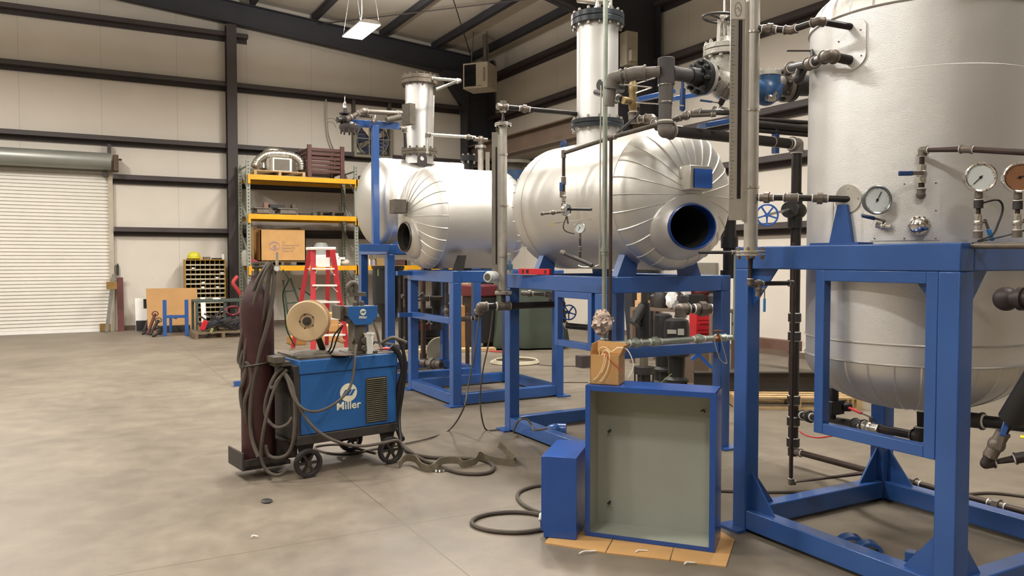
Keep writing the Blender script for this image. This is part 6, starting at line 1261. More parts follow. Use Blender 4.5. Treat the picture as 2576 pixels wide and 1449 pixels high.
# green steel table and scrap pallet
tb = T('steel_table', 'low dark green steel table behind the scrap pallet', 'table', (2.6, 17.4, 0)); ty = 17.2; tx0, tx1 = at(492, 755, y=ty).x, at(612, 755, y=ty).x
g = G(); g.bb(tx0, tx1, ty, ty+.7, .68, .72); g.obj('top', mat('table_green', '#4a554d', .55, .1, .2, 8), tb)
for (x, y) in ((tx0+.0, ty), (tx1-.05, ty), (tx0, ty+.65), (tx1-.05, ty+.65), (tx0+.55, ty+.02)):
    g = G(); g.bb(x, x+.05, y, y+.05, 0, .68); g.obj('leg', mat('table_green', '#4a554d', .55), tb)
def pallet(label, cx, cy, z, w_=1.1, d_=1.0, rz=0., m=None, h=.125, n=7):
    t = T('pallet', label, 'pallet', (cx, cy, z), rz); m = m or M_ODWOOD
    for k in range(n):
        y = -d_/2+(d_-.09)*k/(n-1); g = G(); g.bb(-w_/2, w_/2, y, y+.085, h-.018, h); g.obj('deck_board', m, t, local=True)
    for x in (-w_/2, -.03, w_/2-.06):
        g = G(); g.bb(x, x+.06, -d_/2, d_/2, .016, h-.018); g.obj('stringer', m, t, local=True)
    for y in (-d_/2, -.05, d_/2-.1):
        g = G(); g.bb(-w_/2, w_/2, y, y+.1, 0, .016); g.obj('bottom_board', m, t, local=True)
    return t
a = at(488, 852, z=0); b = at(632, 850, z=0)
pallet('weathered wooden pallet with steel offcuts by the rack', a.x+.52, 16.85, 0, 1.05, .9)
rnd = random.Random(11)
for k in range(30):
    p = V((a.x+.25+rnd.random()*.75, 16.55+rnd.random()*.5, .15+rnd.random()*.16)); an = rnd.uniform(-.8, .8)+(PI if k % 3 == 0 else 0); L_ = rnd.uniform(.4, .75); el_ = rnd.uniform(.0, .75)
    d = V((math.cos(an)*math.cos(el_), math.sin(an)*math.cos(el_)*.6, math.sin(el_))); g = G(); g.bar(p-d*L_*.3, p+d*L_*.7, .035, .03)
    tag(g.obj('steel_offcut', [M_DFIT, M_STEEL, mat('offcut_blue', '#3c4450', .5, .2, .2)][k % 3]), ['dark grey steel offcut in the jumble on the weathered pallet', 'brown-black steel offcut in the jumble on the weathered pallet', 'bluish steel offcut in the jumble on the weathered pallet'][k % 3], 'offcut', 'steel offcuts on the pallet')
for (px, py, s_, mm, lab) in ((513, 818, .09, M_RED, 'red clamp jaw at the left end of the offcut pile'), (532, 832, .05, mat('tag_lime', '#8b9455', .6), 'small pale green fitting in the offcut pile')):
    q = at(px, py, y=16.5); g = G(); g.box(q, (s_, s_, s_*2.2), Matrix.Rotation(.4, 3, 'Y')); tag(g.obj('clamp_jaw', mm, bevel=.008), lab, 'clamp')
q = at(586, 782, y=17.0); g = G(); g.tube([q+V((math.cos(t)*.13, .03*math.sin(3*t), math.sin(t)*.09)) for t in [2*PI*j/24 for j in range(24)]], .028, 8, closed=True); tag(g.obj('hose_coil', mat('coil_red', '#6e2a30', .5)), 'dark red hose coil hanging by the green table', 'hose')
q = at(592, 718, y=18.2); g = G(); g.tube([q+V((.05, 0, .2)), q+V((-.05, -.02, .06)), q+V((.03, -.02, -.08)), q+V((.10, 0, -.2))], .045, 8, smooth=5); tag(g.obj('hanging_hose', mat('hose_bright_red', '#b23c3a', .5)), 'bundle of red hose hanging left of the rack post', 'hose')
q = at(545, 748, y=17.4); g = G(); g.sph(V((q.x, q.y, .74)), .06, (1.4, .8, .4), n=10, m=6); tag(g.obj('paper_bag', M_PAPER, ang=15), 'crumpled white paper on the green table', 'paper')
# ------------------------------------------------------------------ pallet rack
RY0, RY1 = 17.95, 19.0
M_RG = bpy.data.materials.new('perforated_grey'); M_RG.use_nodes = True
nt = M_RG.node_tree; b_ = nt.nodes['Principled BSDF']; N = nt.nodes.new; L = nt.links.new
tc = N('ShaderNodeTexCoord'); sx = N('ShaderNodeSeparateXYZ'); L(tc.outputs['Object'], sx.inputs[0])
mz = N('ShaderNodeMath'); mz.operation = 'MULTIPLY'; mz.inputs[1].default_value = 1/.075; L(sx.outputs[2], mz.inputs[0]); fz = N('ShaderNodeMath'); fz.operation = 'FRACT'; L(mz.outputs[0], fz.inputs[0])
la = N('ShaderNodeMath'); la.operation = 'LESS_THAN'; la.inputs[1].default_value = .42; L(fz.outputs[0], la.inputs[0])
ab = N('ShaderNodeMath'); ab.operation = 'ABSOLUTE'; L(sx.outputs[0], ab.inputs[0]); lb = N('ShaderNodeMath'); lb.operation = 'LESS_THAN'; lb.inputs[1].default_value = .012; L(ab.outputs[0], lb.inputs[0])
mm_ = N('ShaderNodeMath'); mm_.operation = 'MULTIPLY'; L(la.outputs[0], mm_.inputs[0]); L(lb.outputs[0], mm_.inputs[1])
mxx = N('ShaderNodeMixRGB'); mxx.inputs['Color1'].default_value = lin('#8d9184'); mxx.inputs['Color2'].default_value = lin('#2e2c28'); L(mm_.outputs[0], mxx.inputs['Fac']); L(mxx.outputs[0], b_.inputs['Base Color']); b_.inputs['Roughness'].default_value = .5
RX = [3.33, 5.76, 8.19]
for i, x in enumerate(RX):
    t = T('rack_upright', ['grey perforated rack upright at the left end of the pallet rack', 'grey perforated rack upright between the two rack bays', 'grey perforated rack upright behind the far vessel'][i], 'rack', (x, (RY0+RY1)/2, 0))
    for y in (RY0, RY1-.07):
        t2 = G(); t2.bb(x-.04, x+.04, y, y+.07, 0, 3.74); o = t2.obj('post', M_RG, t)
    for k in range(5):
        g = G(); z0 = .2+.72*k; g.bar((x, RY0+.05, z0), (x, RY1-.05, z0+.60), .03, .03); g.obj('brace', M_GRYG, t)
    g = G(); g.bar((x, RY0+.05, 3.62), (x, RY1-.05, 3.62), .03, .03); g.obj('brace', M_GRYG, t)
ZB = [1.31, 2.45, 3.31]
for bay in range(2):
    for j, z in enumerate(ZB):
        for y, wh in ((RY0-.045, 'front'), (RY1, 'rear')):
            x0, x1 = RX[bay]+.04, RX[bay+1]-.04
            t = T('rack_beam', 'yellow %s beam of the %s shelf in the %s rack bay' % (wh, ['lowest', 'middle', 'top'][j], ['left', 'right'][bay]), 'beam', (x0, y, z), 0, 'yellow rack beams')
            g = G(); g.bb(x0-.03, x1+.03, y, y+.045, z, z+.11); g.obj('bar', M_YEL, t, bevel=.004)
            for xe in (x0-.055, x1+.005):
                g = G(); g.bb(xe, xe+.05, y-.004, y+.045, z-.09, z+.112); g.obj('end_bracket', M_YEL, t)
        g = G(); g.bb(RX[bay]+.05, RX[bay+1]-.05, RY0+.002, RY1-.002, z+.085, z+.108); tag(g.obj('shelf_deck', mat('deck_board', '#8b8474', .8, 0, .2, 5)), '%s board deck of the %s rack bay' % (['lowest', 'middle', 'top'][j], ['left', 'right'][bay]), 'shelf')
ZT = [z+.11 for z in ZB]
YS = 18.25
XX = lambda px, y=YS, py=600: at(px, py, y=y).x
# top shelf
pallet('pale new pallet on the top rack shelf under the heater', (XX(640)+XX(767))/2-.04, 18.45, ZT[2], XX(767)-XX(640), .9, 0, M_WOOD, .115)
ht = T('space_heater', 'boxy white-framed heater on the pale pallet, top shelf', 'heater', ((XX(688)+XX(735))/2, 18.2, ZT[2]+.116)); z0 = ZT[2]+.116; xa, xb = XX(688, 18.15), XX(736, 18.15)
g = G(); g.bb(xa, xb, 18.15, 18.5, z0, z0+.31); g.obj('case', M_WHITE, ht, bevel=.006)
g = G(); g.bb(xa+.035, xb-.05, 18.143, 18.15, z0+.03, z0+.28); g.obj('screen', mat('screen_grey', '#6d675b', .6, 0, .1, 9), ht)
def duct(label, pts, r):
    sp = spline(pts, 14); g = G(); rs = [r*(1+.07*math.sin(i*1.9)) for i in range(len(sp))]; g.tube(sp, rs, 14); tag(g.obj('flexible_duct', mat('foil_duct', '#c9c4b6', .25, .85, .1, 20, .5, 40), ang=60), label, 'duct')
duct('silver flexible duct arching over the white-framed heater', [V((xa-.36, 18.35, z0+.10)), V((xa-.25, 18.4, z0+.28)), V((xa+.0, 18.45, z0+.42)), V((xb+.05, 18.45, z0+.42)), V((xb+.26, 18.4, z0+.28)), V((xb+.28, 18.4, z0+.09))], .085)
duct('second loop of silver duct behind the arch', [V((xa-.12, 18.6, z0+.09)), V((xa-.10, 18.65, z0+.35)), V((xa+.06, 18.65, z0+.52)), V((xb-.05, 18.65, z0+.45)), V((xb-.02, 18.65, z0+.2))], .08)
cr = T('slatted_crate', 'dark red slatted steel crate on the top rack shelf', 'crate', ((XX(757)+XX(868))/2, 18.5, ZT[2])); xa, xb = XX(776, 18.05), XX(868, 18.05); z0 = ZT[2]
M_CR = mat('crate_red', '#55342d', .55, 0, .2, 8)
for (x, y) in ((xa, 18.05), (xb-.09, 18.05), (xa, 18.88), (xb-.09, 18.88)):
    g = G(); g.bb(x, x+.09, y, y+.06, z0, z0+.76); g.obj('corner_post', M_CR, cr)
for k in range(6):
    z = z0+.13+.098*k
    for (q0, q1, q2, q3) in ((xa+.09, xb-.09, 18.065, 18.09), (xa+.09, xb-.09, 18.9, 18.925), (xa+.01, xa+.035, 18.11, 18.88), (xb-.035, xb-.01, 18.11, 18.88)):
        g = G(); g.bb(q0, q1, q2, q3, z, z+.075); g.obj('slat', M_CR, cr, bevel=.012)
# middle shelf
for (p0, p1, hh_, lab, mm) in ((637, 678, .10, 'old pallet half with grey packing, left on the middle shelf', M_PAPER), (695, 745, .09, 'stack of pale sheets on the middle shelf', M_PAPER)):
    g = G(); g.bb(XX(p0), XX(p1), 18.05, 18.6, ZT[1]+.13, ZT[1]+.13+.025); g.bb(XX(p0)+.05, XX(p1)-.05, 18.03, 18.6, ZT[1]+.03, ZT[1]+.115); tag(g.obj('sheet_stack', M_FIT), lab, 'packing')
pallet('dark pallet under the packing, left on the middle shelf', (XX(636)+XX(748))/2, 18.5, ZT[1]-.0, XX(748)-XX(636), .9, 0, M_ODWOOD, .03+.0, 5)
pallet('dark empty pallet at the right of the middle shelf', (XX(800)+XX(865))/2, 18.45, ZT[1], XX(865)-XX(800), .85, 0, mat('dark_wood', '#4d443a', .85, 0, .2), .11, 5)
for (px, w_, h_, mm, lab) in ((672, .10, .13, mat('pinkish', '#8e6a5c', .7), 'dull pink carton standing back on the middle shelf'), (700, .34, .09, M_DFIT, 'dark flat castings on the middle shelf'), (742, .08, .10, M_GRIME, 'small dark can on the middle shelf'), (770, .25, .07, M_DFIT, 'dark gasket pile near the middle of the middle shelf'), (795, .10, .09, M_GRIME, 'small grimy can right of the gasket pile')):
    g = G(); x = XX(px); g.bb(x-w_/2, x+w_/2, 18.3, 18.5, ZT[1]+(.16 if px < 750 else 0), ZT[1]+(.16 if px < 750 else 0)+h_); tag(g.obj('shelf_item', mm, bevel=.01), lab, 'item')
g = G(); x = XX(920, 18.1); g.bb(x-.1, x+.1, 18.05, 18.3, ZT[1], ZT[1]+.07); tag(g.obj('shelf_item', M_CARTON, bevel=.01), 'low brown tray in the right bay, middle shelf', 'item')
# bottom shelf
pallet('pallet under the large printed carton', (XX(640)+XX(770))/2, 18.5, ZT[0], XX(770)-XX(640), .85, 0, M_ODWOOD, .10, 6)
bc = T('large_carton', 'large printed cardboard carton on the lowest rack shelf', 'carton', ((XX(655)+XX(769))/2, 18.5, ZT[0]+.10)); xa, xb = XX(655, 18.08), XX(769, 18.08); z0 = ZT[0]+.101; z1 = at(700, 578, y=18.08).z
g = G(); g.bb(xa, xb, 18.08, 18.11, z0, z1); g.bb(xa, xb, 18.85, 18.88, z0, z1); g.bb(xa, xa+.02, 18.08, 18.88, z0, z1+.02); g.bb(xb-.02, xb, 18.08, 18.88, z0, z1); g.bb(xa, xb, 18.08, 18.88, z0, z0+.02); g.obj('body', M_CARTON, bc)
g = G(); g.prism([(xa+.02, 18.2, z1-.03), (xb-.01, 18.2, z1-.02), (xb-.01, 18.6, z1+.07), (xa+.3, 18.6, z1+.0)], (0, .005, .012)); g.obj('flap', M_CARTON, bc)
g = G(); g.prism([(xa-.16, 18.1, z0), (xa-.15, 18.5, z0), (xa-.15, 18.5, z1+.05), (xa-.16, 18.1, z1+.06)], (.012, 0, 0)); g.prism([(xa-.16, 18.1, z1+.055), (xa, 18.1, z1-.02), (xa, 18.12, z1-.02), (xa-.16, 18.12, z1+.055)], (0, 0, .008)); g.obj('side_flap', M_CARTON, bc)
M_INK = mat('carton_ink', '#98807a', .8, 0, .1, 9)
lx = xa+(xb-xa)*.30; lz = z0+(z1-z0)*.47
for (sy_, z_, hh_) in ((1, .03, .10), (-1, -.03, .085)):
    g = G(); P = [(math.cos(t)*.12, math.sin(t)*hh_) for t in [PI*j/16 for j in range(17)]]; Q = [(math.cos(t)*.10, math.sin(t)*hh_*.62) for t in [PI*j/16 for j in range(17)]]
    vs_ = [V((lx+p[0], 18.078, lz+z_*.4+sy_*p[1])) for p in P]+[V((lx+p[0], 18.078, lz+z_*.4+sy_*p[1])) for p in Q]; g.add(vs_, [(j, j+1, 18+j, 17+j) for j in range(16)]); g.obj('printed_arc', M_INK, bc)
g = G(); g.cyl((lx+.01, 18.079, lz-.01), (lx+.01, 18.077, lz-.01), .045, n=20); g.obj('printed_dot', M_INK, bc)
for k, (tx_, wz) in enumerate((('To:', .07), ('Transparency, USA', 0.0), ('Registered TX', -.065), ('Orange, CA', -.13))):
    text(tx_, .058, M_INK, bc, (lx+.17-bc.location.x, 18.077-bc.location.y, lz+.03+wz-bc.location.z), (PI/2, 0, 0), .0005, 'LEFT', sx=.85)
x = XX(632); 
for (px, py, w_, h_, mm, lab) in ((622, 640, .16, .30, mat('bag_white', '#b7b4a8', .6), 'pale plastic drum behind the left rack upright'),):
    g = G(); q = at(px, py, y=18.6); g.lathe([(.12, 0), (.13, .1), (.13, .3), (.08, .36), (0, .37)], (q.x, q.y, ZT[0]), n=18); tag(g.obj('plastic_drum', mm), lab, 'drum')
g = G(); q = at(634, 660, y=18.1); g.bar(V((q.x-.10, 18.1, ZT[0]+.16)), V((q.x+.10, 18.1, ZT[0]+.06)), .07, .10); tag(g.obj('red_canister', mat('canister_red', '#a8434a', .45, 0, .3, 20)), 'red and white canister lying left of the large carton', 'canister')
k = 0
SB = [((789, 829), 646, 662-16, 'white box at the top of the left white stack'), ]
def wbox(p0, p1, y0, y1, lab, yy=18.0, m=None):
    xa, xb = XX(p0, yy), XX(p1, yy); za, zb2 = at((p0+p1)/2, y1, y=yy).z, at((p0+p1)/2, y0, y=yy).z; g = G(); g.bb(xa, xb, yy, yy+.25, max(za, ZT[0]), zb2); tag(g.obj('white_box', m or M_PAPER, bevel=.003), lab, 'box', 'white boxes on the lowest shelf')
wbox(789, 826, 641, 648, 'flat white box topping the stack behind the ladder'); wbox(789, 822, 648, 655, 'white box second from the top behind the ladder'); wbox(790, 824, 655, 662, 'white box third from the top behind the ladder'); wbox(789, 820, 662, 670, 'white box at the bottom of the stack behind the ladder')
wbox(829, 851, 637, 644, 'white box topping the stack right of the ladder head'); wbox(840, 853, 644, 652, 'white box under the top one right of the ladder head'); wbox(836, 857, 652, 662, 'broad white box in the stack right of the ladder'); wbox(842, 856, 662, 670, 'lowest white box in the stack right of the ladder'); wbox(851, 868, 647, 653, 'narrow white box propped at the right of the stack'); 
g = G(); q = at(869, 662, y=18.05); g.sph((q.x, 18.1, ZT[0]+.075), .11, (1.1, .8, .68), n=14, m=8); tag(g.obj('cloth_bundle', mat('cloth_cream', '#d8cfbf', .8)), 'cream cloth bundle at the right end of the lowest shelf', 'cloth')
g = G(); q = at(808, 626, y=18.15); z_b = at(808, 641, y=18.0).z; g.lathe([(.13, 0), (.17, .10), (.16, .22), (.11, .28), (0, .29)], (q.x, 18.15, z_b), n=22); tag(g.obj('plastic_bag', mat('bag_clear', '#cfd4cf', .15, 0, 0, alpha=.35)), 'clear plastic bag standing on the white boxes', 'bag')
for (px, w_, h_, mm, lab, sh_) in ((918, .12, .45, M_CARTON, 'tall slim brown carton in the right rack bay', 'b'), (927, .05, .16, M_WHITE, 'small white bottle in the right rack bay', 'c'), (938, .09, .14, mat('jar_dull', '#a09aa0', .5), 'grey jar holding pale sticks in the right rack bay', 'c'), (953, .18, .17, mat('kraft2', '#9a7f52', .8), 'squat brown carton in the right rack bay', 'b'), (1003, .34, .14, mat('case_brown', '#4f342c', .7), 'dark brown case in the right rack bay', 'b'), (1002, .09, .30, M_STAIN, 'upright steel canister behind the brown case', 'c'), (1022, .14, .12, M_FIT, 'grey fitting beside the brown case', 'b')):
    x = XX(px, 18.2); g = G()
    yo_ = 18.1 if lab[:5] != 'uprig' else 18.55
    if sh_ == 'b': g.bb(x-w_/2, x+w_/2, yo_, yo_+.2, ZT[0], ZT[0]+h_)
    else: g.lathe([(w_/2, 0), (w_/2, h_*.75), (w_*.25, h_*.9), (w_*.22, h_), (0, h_)], (x, yo_+.05, ZT[0]), n=16)
    tag(g.obj('shelf_item', mm, bevel=.004 if sh_ == 'b' else 0), lab, 'item')
for dx in (-.012, .02):
    g = G(); x = XX(938, 18.2)+dx; g.bar((x, 18.15, ZT[0]+.12), (x+.03+dx, 18.15, ZT[0]+.34), .02, .004); tag(g.obj('wooden_stick', M_WOOD), '%s pale wooden stick in the grey jar' % ('left' if dx < 0 else 'right'), 'stick')
# top of right bay: dark sheet
g = G(); g.prism([(XX(895), 18.1, ZT[2]), (XX(935), 18.1, ZT[2]), (XX(905), 18.1, ZT[2]+.13)], (0, .6, 0)); tag(g.obj('folded_sheet', M_DFIT), 'dark folded sheet on top of the right rack bay', 'sheet')
# hand truck behind, dark green
ht2 = T('hand_truck', 'dark green hand truck standing under the lowest shelf', 'hand truck', at(755, 800, z=0)); q = at(735, 800, y=18.6)
for (a, b) in (((712, 705), (728, 820)), ((730, 700), (775, 820))):
    g = G(); p0, p1 = at(a[0], a[1], y=18.3), at(b[0], b[1], y=18.1); p1.z = max(p1.z, .03); g.tube([p0, p1], .022, 8); g.obj('rail', mat('truck_green', '#2f4630', .5), ht2)
for k in range(3):
    g = G(); p0 = at(712, 705, y=18.3).lerp(at(728, 820, y=18.1), .25+.25*k); p1 = at(730, 700, y=18.3).lerp(at(775, 820, y=18.1), .25+.25*k); g.tube([p0, p1], .016, 8); g.obj('rung', mat('truck_green', '#2f4630', .5), ht2)
g = G(); g.bar(at(752, 725, y=18.3), at(785, 745, y=18.3), .05, .03); tag(g.obj('lever_bar', M_DFIT), 'dark handle sticking out behind the red ladder', 'handle bar')
# ------------------------------------------------------------------ ladder
ld = T('step_ladder', 'red fibreglass step ladder with white steps in front of the rack', 'ladder', (3.7, 13.6, 0))
M_LR = mat('ladder_red', '#c3313a', .45, 0, .08, 8)
f0, f1 = at(788, 884, z=0), at(874, 880, z=0); r0_, r1_ = at(737, 876, z=0), at(822, 868, z=0)
zt = 1.72; mid = (f0+f1+r0_+r1_)/4
def lp(f, k): return f
c0, c1 = V((0, 0, 0)), V((0, 0, 0))
tl, tr = at(788, 642, d=13.5), at(836, 642, d=13.3); tl.z = tr.z = zt
tlr, trr = at(780, 645, d=13.6), at(826, 645, d=13.45); tlr.z = trr.z = zt
for (a, b) in ((f0, tl), (f1, tr)):
    g = G(); g.bar(a+V((0, 0, .01)), b, .03, .085, (1, -.5, 0)); g.obj('front_rail', M_LR, ld)
for (a, b) in ((r0_, tlr), (r1_, trr)):
    g = G(); g.bar(a+V((0, 0, .01)), b, .03, .07, (1, -.5, 0)); g.obj('rear_rail', M_LR, ld)
for k in range(5):
    f = .155+.165*k; a = f0.lerp(tl, f)+V((0, 0, 0)); b = f1.lerp(tr, f); g = G(); g.bar(a, b, .085, .028); s_ = g.obj('step', M_WHITE, ld)
    for (p, q, sgn) in ((a, b, 1), (b, a, -1)):
        g = G(); d = (q-p); g.bar(p-V((0, 0, .11)), p+d*.22-V((0, 0, .02)), .02, .008); g.obj('step_brace', M_WHITE, ld)
    if k in (0, 2, 4):
        g = G(); g.bar(r0_.lerp(tlr, f), r1_.lerp(trr, f), .025, .02); g.obj('rear_brace', M_WHITE, ld)
g = G(); g.prism([tl+V((-.05, -.05, 0)), tr+V((.05, -.05, 0)), trr+V((.05, .10, 0)), tlr+V((-.05, .10, 0))], (0, 0, .05)); g.obj('top_cap', M_WHITE, ld, bevel=.01)
g = G(); m1, m2 = tl.lerp(f0, .12), tr.lerp(f1, .12); d = (m2-m1); g.bar(m1+d*.2, m1+d*.8, .006, .16, (0, 0, 1)); g.obj('warning_label', M_PAPER, ld)
# cartons and lumber behind the ladder
for k, (p0, p1, y0, y1, dd, mm, lab) in enumerate(((738, 775, 850, 884, 14.3, mat('carton_orange', '#b07f3f', .8), 'orange-brown carton on the floor left behind the ladder'), (795, 862, 790, 884, 14.8, M_CARTON, 'stack of brown cartons on the floor behind the ladder'), (870, 912, 820, 880, 14.6, mat('carton_light', '#c29a6c', .8), 'brown carton on the floor right of the ladder'))):
    a, b = at(p0, y1, d=dd), at(p1, y1, d=dd); zz = at(p0, y0, d=dd).z; g = G(); g.bb(a.x, b.x, a.y, a.y+.5, 0, zz)
    if k == 1: g.bb(a.x-.02, b.x+.02, a.y-.01, a.y+.5, zz*.32, zz*.34); g.bb(a.x+.02, b.x-.02, a.y-.02, a.y, zz*.36, zz*.6)
    tag(g.obj('floor_carton', mm, bevel=.01), lab, 'carton')
# ------------------------------------------------------------------ things seen under and behind the frames
def cylw(g, px, y0, y1, d, R, r2=None, n=20): 
    a = at(px, y0, d=d); b = at(px, y1, d=d); b.x, b.y = a.x, a.y; g.cyl(b, a, R, r2 if r2 is not None else R, n=n); return a, b
fh = T('filter_housing', 'wide black filter housing standing behind the tall blue leg', 'filter', at(975, 880, d=10.6))
g = G(); a, b = cylw(g, 976, 676, 762, 10.6, .205, n=28); c_ = at(976, 806, d=10.6); c_.x, c_.y = a.x, a.y; g.cyl(c_, b, .09, .205, n=28); g.obj('body', M_BLK, fh)
g = G(); g.cyl((a.x, a.y, a.z), (a.x, a.y, a.z+.04), .22, n=28); g.obj('lid', M_BLK, fh)
for dx in (-.17, .0, .17):
    g = G(); g.box((a.x+dx, a.y-.19+abs(dx)*.5, a.z-.03), (.02, .03, .13)); g.obj('clamp', mat('clamp_pale', '#8f9a6c', .5), fh)
for s_ in (-.07, .07):
    g = G(); g.cyl((a.x+s_, a.y, .0), (a.x+s_, a.y, c_.z), .022, n=10); g.obj('leg', M_BLK, fh)
g = G(); g.cyl((a.x, a.y, .35), (a.x, a.y, c_.z), .08, n=16); g.obj('sump', M_BLK, fh)
for i, (px, y0, y1, d, R, mm, lab) in enumerate(((1008, 690, 880, 10.4, .035, M_DFIT, 'dark vertical pipe behind the black filter housing, left one'), (1022, 700, 880, 10.3, .03, M_BLACK, 'dark vertical pipe behind the black filter housing, right one'), (1064, 690, 905, 9.7, .032, mat('rust_pipe2', '#4a382c', .55), 'brown vertical pipe inside the frame of the middle vessel'), (1098, 690, 830, 9.8, .06, M_DFIT, 'thick dark pipe hanging under the middle vessel'), (1124, 700, 800, 9.6, .022, M_FIT, 'thin grey pipe hanging under the middle vessel'), (1836, 520, 700, 6.95, .055, M_BLK, 'thick black pipe rising behind the right side of the large vessel'))):
    g = G(); a, b = cylw(g, px, y0, y1, d, R, n=14); g.cyl((a.x, a.y, (a.z+b.z)/2-.05), (a.x, a.y, (a.z+b.z)/2+.05), R*1.35, n=14); g.cyl((a.x, a.y, b.z), (a.x, a.y, b.z+.07), R*1.4, n=14); tag(g.obj('vertical_pipe', mm), lab, 'pipe')
g = G(); q = at(1010, 745, d=10.3); g.cyl(q, q+V((.25, 0, 0)), .03, n=10); tag(g.obj('cross_pipe', M_FIT), 'short grey pipe beside the black filter housing', 'pipe')
pipe('grey pipe elbow run in the upper part of the middle frame', [at(1060, 742, d=9.6), at(1066, 750, d=9.6), at(1112, 750, d=9.7)], .03, M_GRIME, M_FIT)
pipe('low valve run at the floor of the middle frame', [at(1062, 912, d=9.7), at(1110, 918, d=9.5)], .04, M_DFIT, M_FIT, ends=(1, 1), unions=((0, .5),))
ball_valve('cast valve with a blue lever in the middle frame', at(1126, 782, d=9.3), (0, 0, 1), (1, 0, 0), .03, M_FIT, M_BLUE, .07, .12, top=(-.5, -.8, 0))
g = G(); a = at(1176, 930, z=.02); z1 = at(1176, 812, d=9.0).z; g.cyl((a.x, a.y, .02), (a.x, a.y, 1.55-158*9.3/1987), .03, n=12); tag(g.obj('vertical_pipe', mat('rust_pipe2', '#4a382c', .55)), 'brown pipe standing behind the middle frame corner', 'pipe')
q = at(1176, 803, d=9.3); pipe('small tee with side nipples atop the brown pipe', [at(1160, 803, d=9.3), at(1205, 800, d=9.3)], .022, M_DFIT, M_FIT, ends=(1, 1), unions=((0, .35),))
gn = T('wheeled_generator', 'black and red wheeled engine with a pale wheel behind the middle frame', 'generator', at(1095, 885, d=11.6)); c0 = at(1108, 868, d=11.6)
g = G(); g.lathe([(.02, -.05), (.12, -.05), (.135, -.02), (.20, -.03), (.21, 0), (.20, .03), (.13, .02), (.02, .04)], V((c0.x, c0.y, .215)), (-.4, -.9, 0), 32); g.obj('wheel', mat('wheel_cream', '#a39b82', .6), gn)
g = G(); g.box(V((c0.x-.10, c0.y+.45, .62)), (.55, .5, .45)); g.obj('engine', M_BLK, gn, bevel=.02)
g = G(); g.box(V((c0.x-.12, c0.y+.18, .56)), (.28, .05, .10)); g.obj('red_cover', mat('dark_red', '#5e1f24', .5), gn)
g = G(); g.box(V((c0.x-.10, c0.y+.45, .32)), (.6, .6, .05)); g.obj('base', M_DFIT, gn)
g = G(); g.tube([V((c0.x+.2, c0.y+.3, .34)), V((c0.x+.1, c0.y+.3, .95)), V((c0.x-.3, c0.y+.3, .95)), V((c0.x-.4, c0.y+.3, .34))], .02, 8); g.obj('roll_bar', M_BLK, gn)
text('OG', .11, M_PAPER, gn, (c0.x-.12-gn.location.x, c0.y+.153-gn.location.y, .64-gn.location.z), (PI/2, 0, 0), .001)
g = G(); a = at(1165, 885, z=0); g.bar(a+V((-.9, .3, .03)), a+V((.55, -.1, .03)), .25, .05); tag(g.obj('plank', M_WOOD), 'pale plank lying on the floor behind the middle frame', 'plank')
# tarp covered machine
tc_ = T('covered_machine', 'machine under a dark green tarp behind the two vessels', 'machine', at(1325, 880, d=13.0))
a = at(1243, 878, z=0); b = at(1402, 884, z=0); n = 48; vs_ = []; rnd = random.Random(5)
cx_, cy_ = (a.x+b.x)/2+.25, (a.y+b.y)/2+.35; rx_, ry_ = .66, .42
ph = [rnd.uniform(0, 6) for _ in range(4)]
lev = [(.03, 1.02), (.10, 1.05), (.35, 1.0), (.7, .96), (1.0, .94), (1.18, .88), (1.25, .7), (1.27, .0)]
for (z, k) in lev:
    for i in range(n):
        t = 2*PI*i/n; fold = 1+.05*math.sin(9*t+ph[0])*(1.3-z)+.025*math.sin(17*t+ph[1])*(1.3-z)
        e = 1/((abs(math.cos(t))**4+abs(math.sin(t))**4)**.25)
        x, y = math.cos(t)*rx_*e*k*fold, math.sin(t)*ry_*e*k*fold; ca, sa = math.cos(-.4), math.sin(-.4)
        vs_.append((cx_+x*ca-y*sa, cy_+x*sa+y*ca, z*1.0))
fs = []
for j in range(len(lev)-1): fs += [(j*n+i, j*n+(i+1) % n, (j+1)*n+(i+1) % n, (j+1)*n+i) for i in range(n)]
g = G(); g.add(vs_, fs); g.obj('tarp', M_TARP, tc_)
g = G(); g.box(V((cx_, cy_, .05)), (.9, .55, .06)); g.obj('base', M_BLK, tc_)
# floor coil
g = G(); c0 = at(1295, 913, z=0)
for k in range(3):
    R = .36-.02*k; g.tube([c0+V((math.cos(t)*R+.01*k, math.sin(t)*R, .015+.014*k)) for t in [2*PI*i/36 for i in range(36)]], .011, 8, closed=True)
tag(g.obj('cable_coil', mat('coil_cream', '#c7bda4', .6)), 'flat cream cable coil lying on the floor behind the frames', 'coil')
fhose('thin cord leading from the cream coil to the right', [(1345, 916), (1400, 921), (1440, 921), (1480, 923)], .006)
fhose('thin cord on the floor behind the large frame', [(1385, 962), (1430, 962), (1480, 962)], .006)
fhose('red air hose curved on the floor behind the middle frame', [(1160, 862), (1185, 878), (1215, 872), (1245, 866), (1290, 868)], .012, M_RED, name='red_hose', cat='hose')
fhose('second red air hose on the floor behind the middle frame', [(1165, 880), (1200, 880), (1260, 885), (1300, 882)], .010, M_RED, name='red_hose', cat='hose')
g = G(); a = at(1467, 924, z=0); g.bb(a.x-.08, a.x+.08, a.y-.08, a.y+.08, 0, .17); tag(g.obj('steel_block', M_STEEL), 'small dark steel box tube standing on the floor behind the frames', 'block')
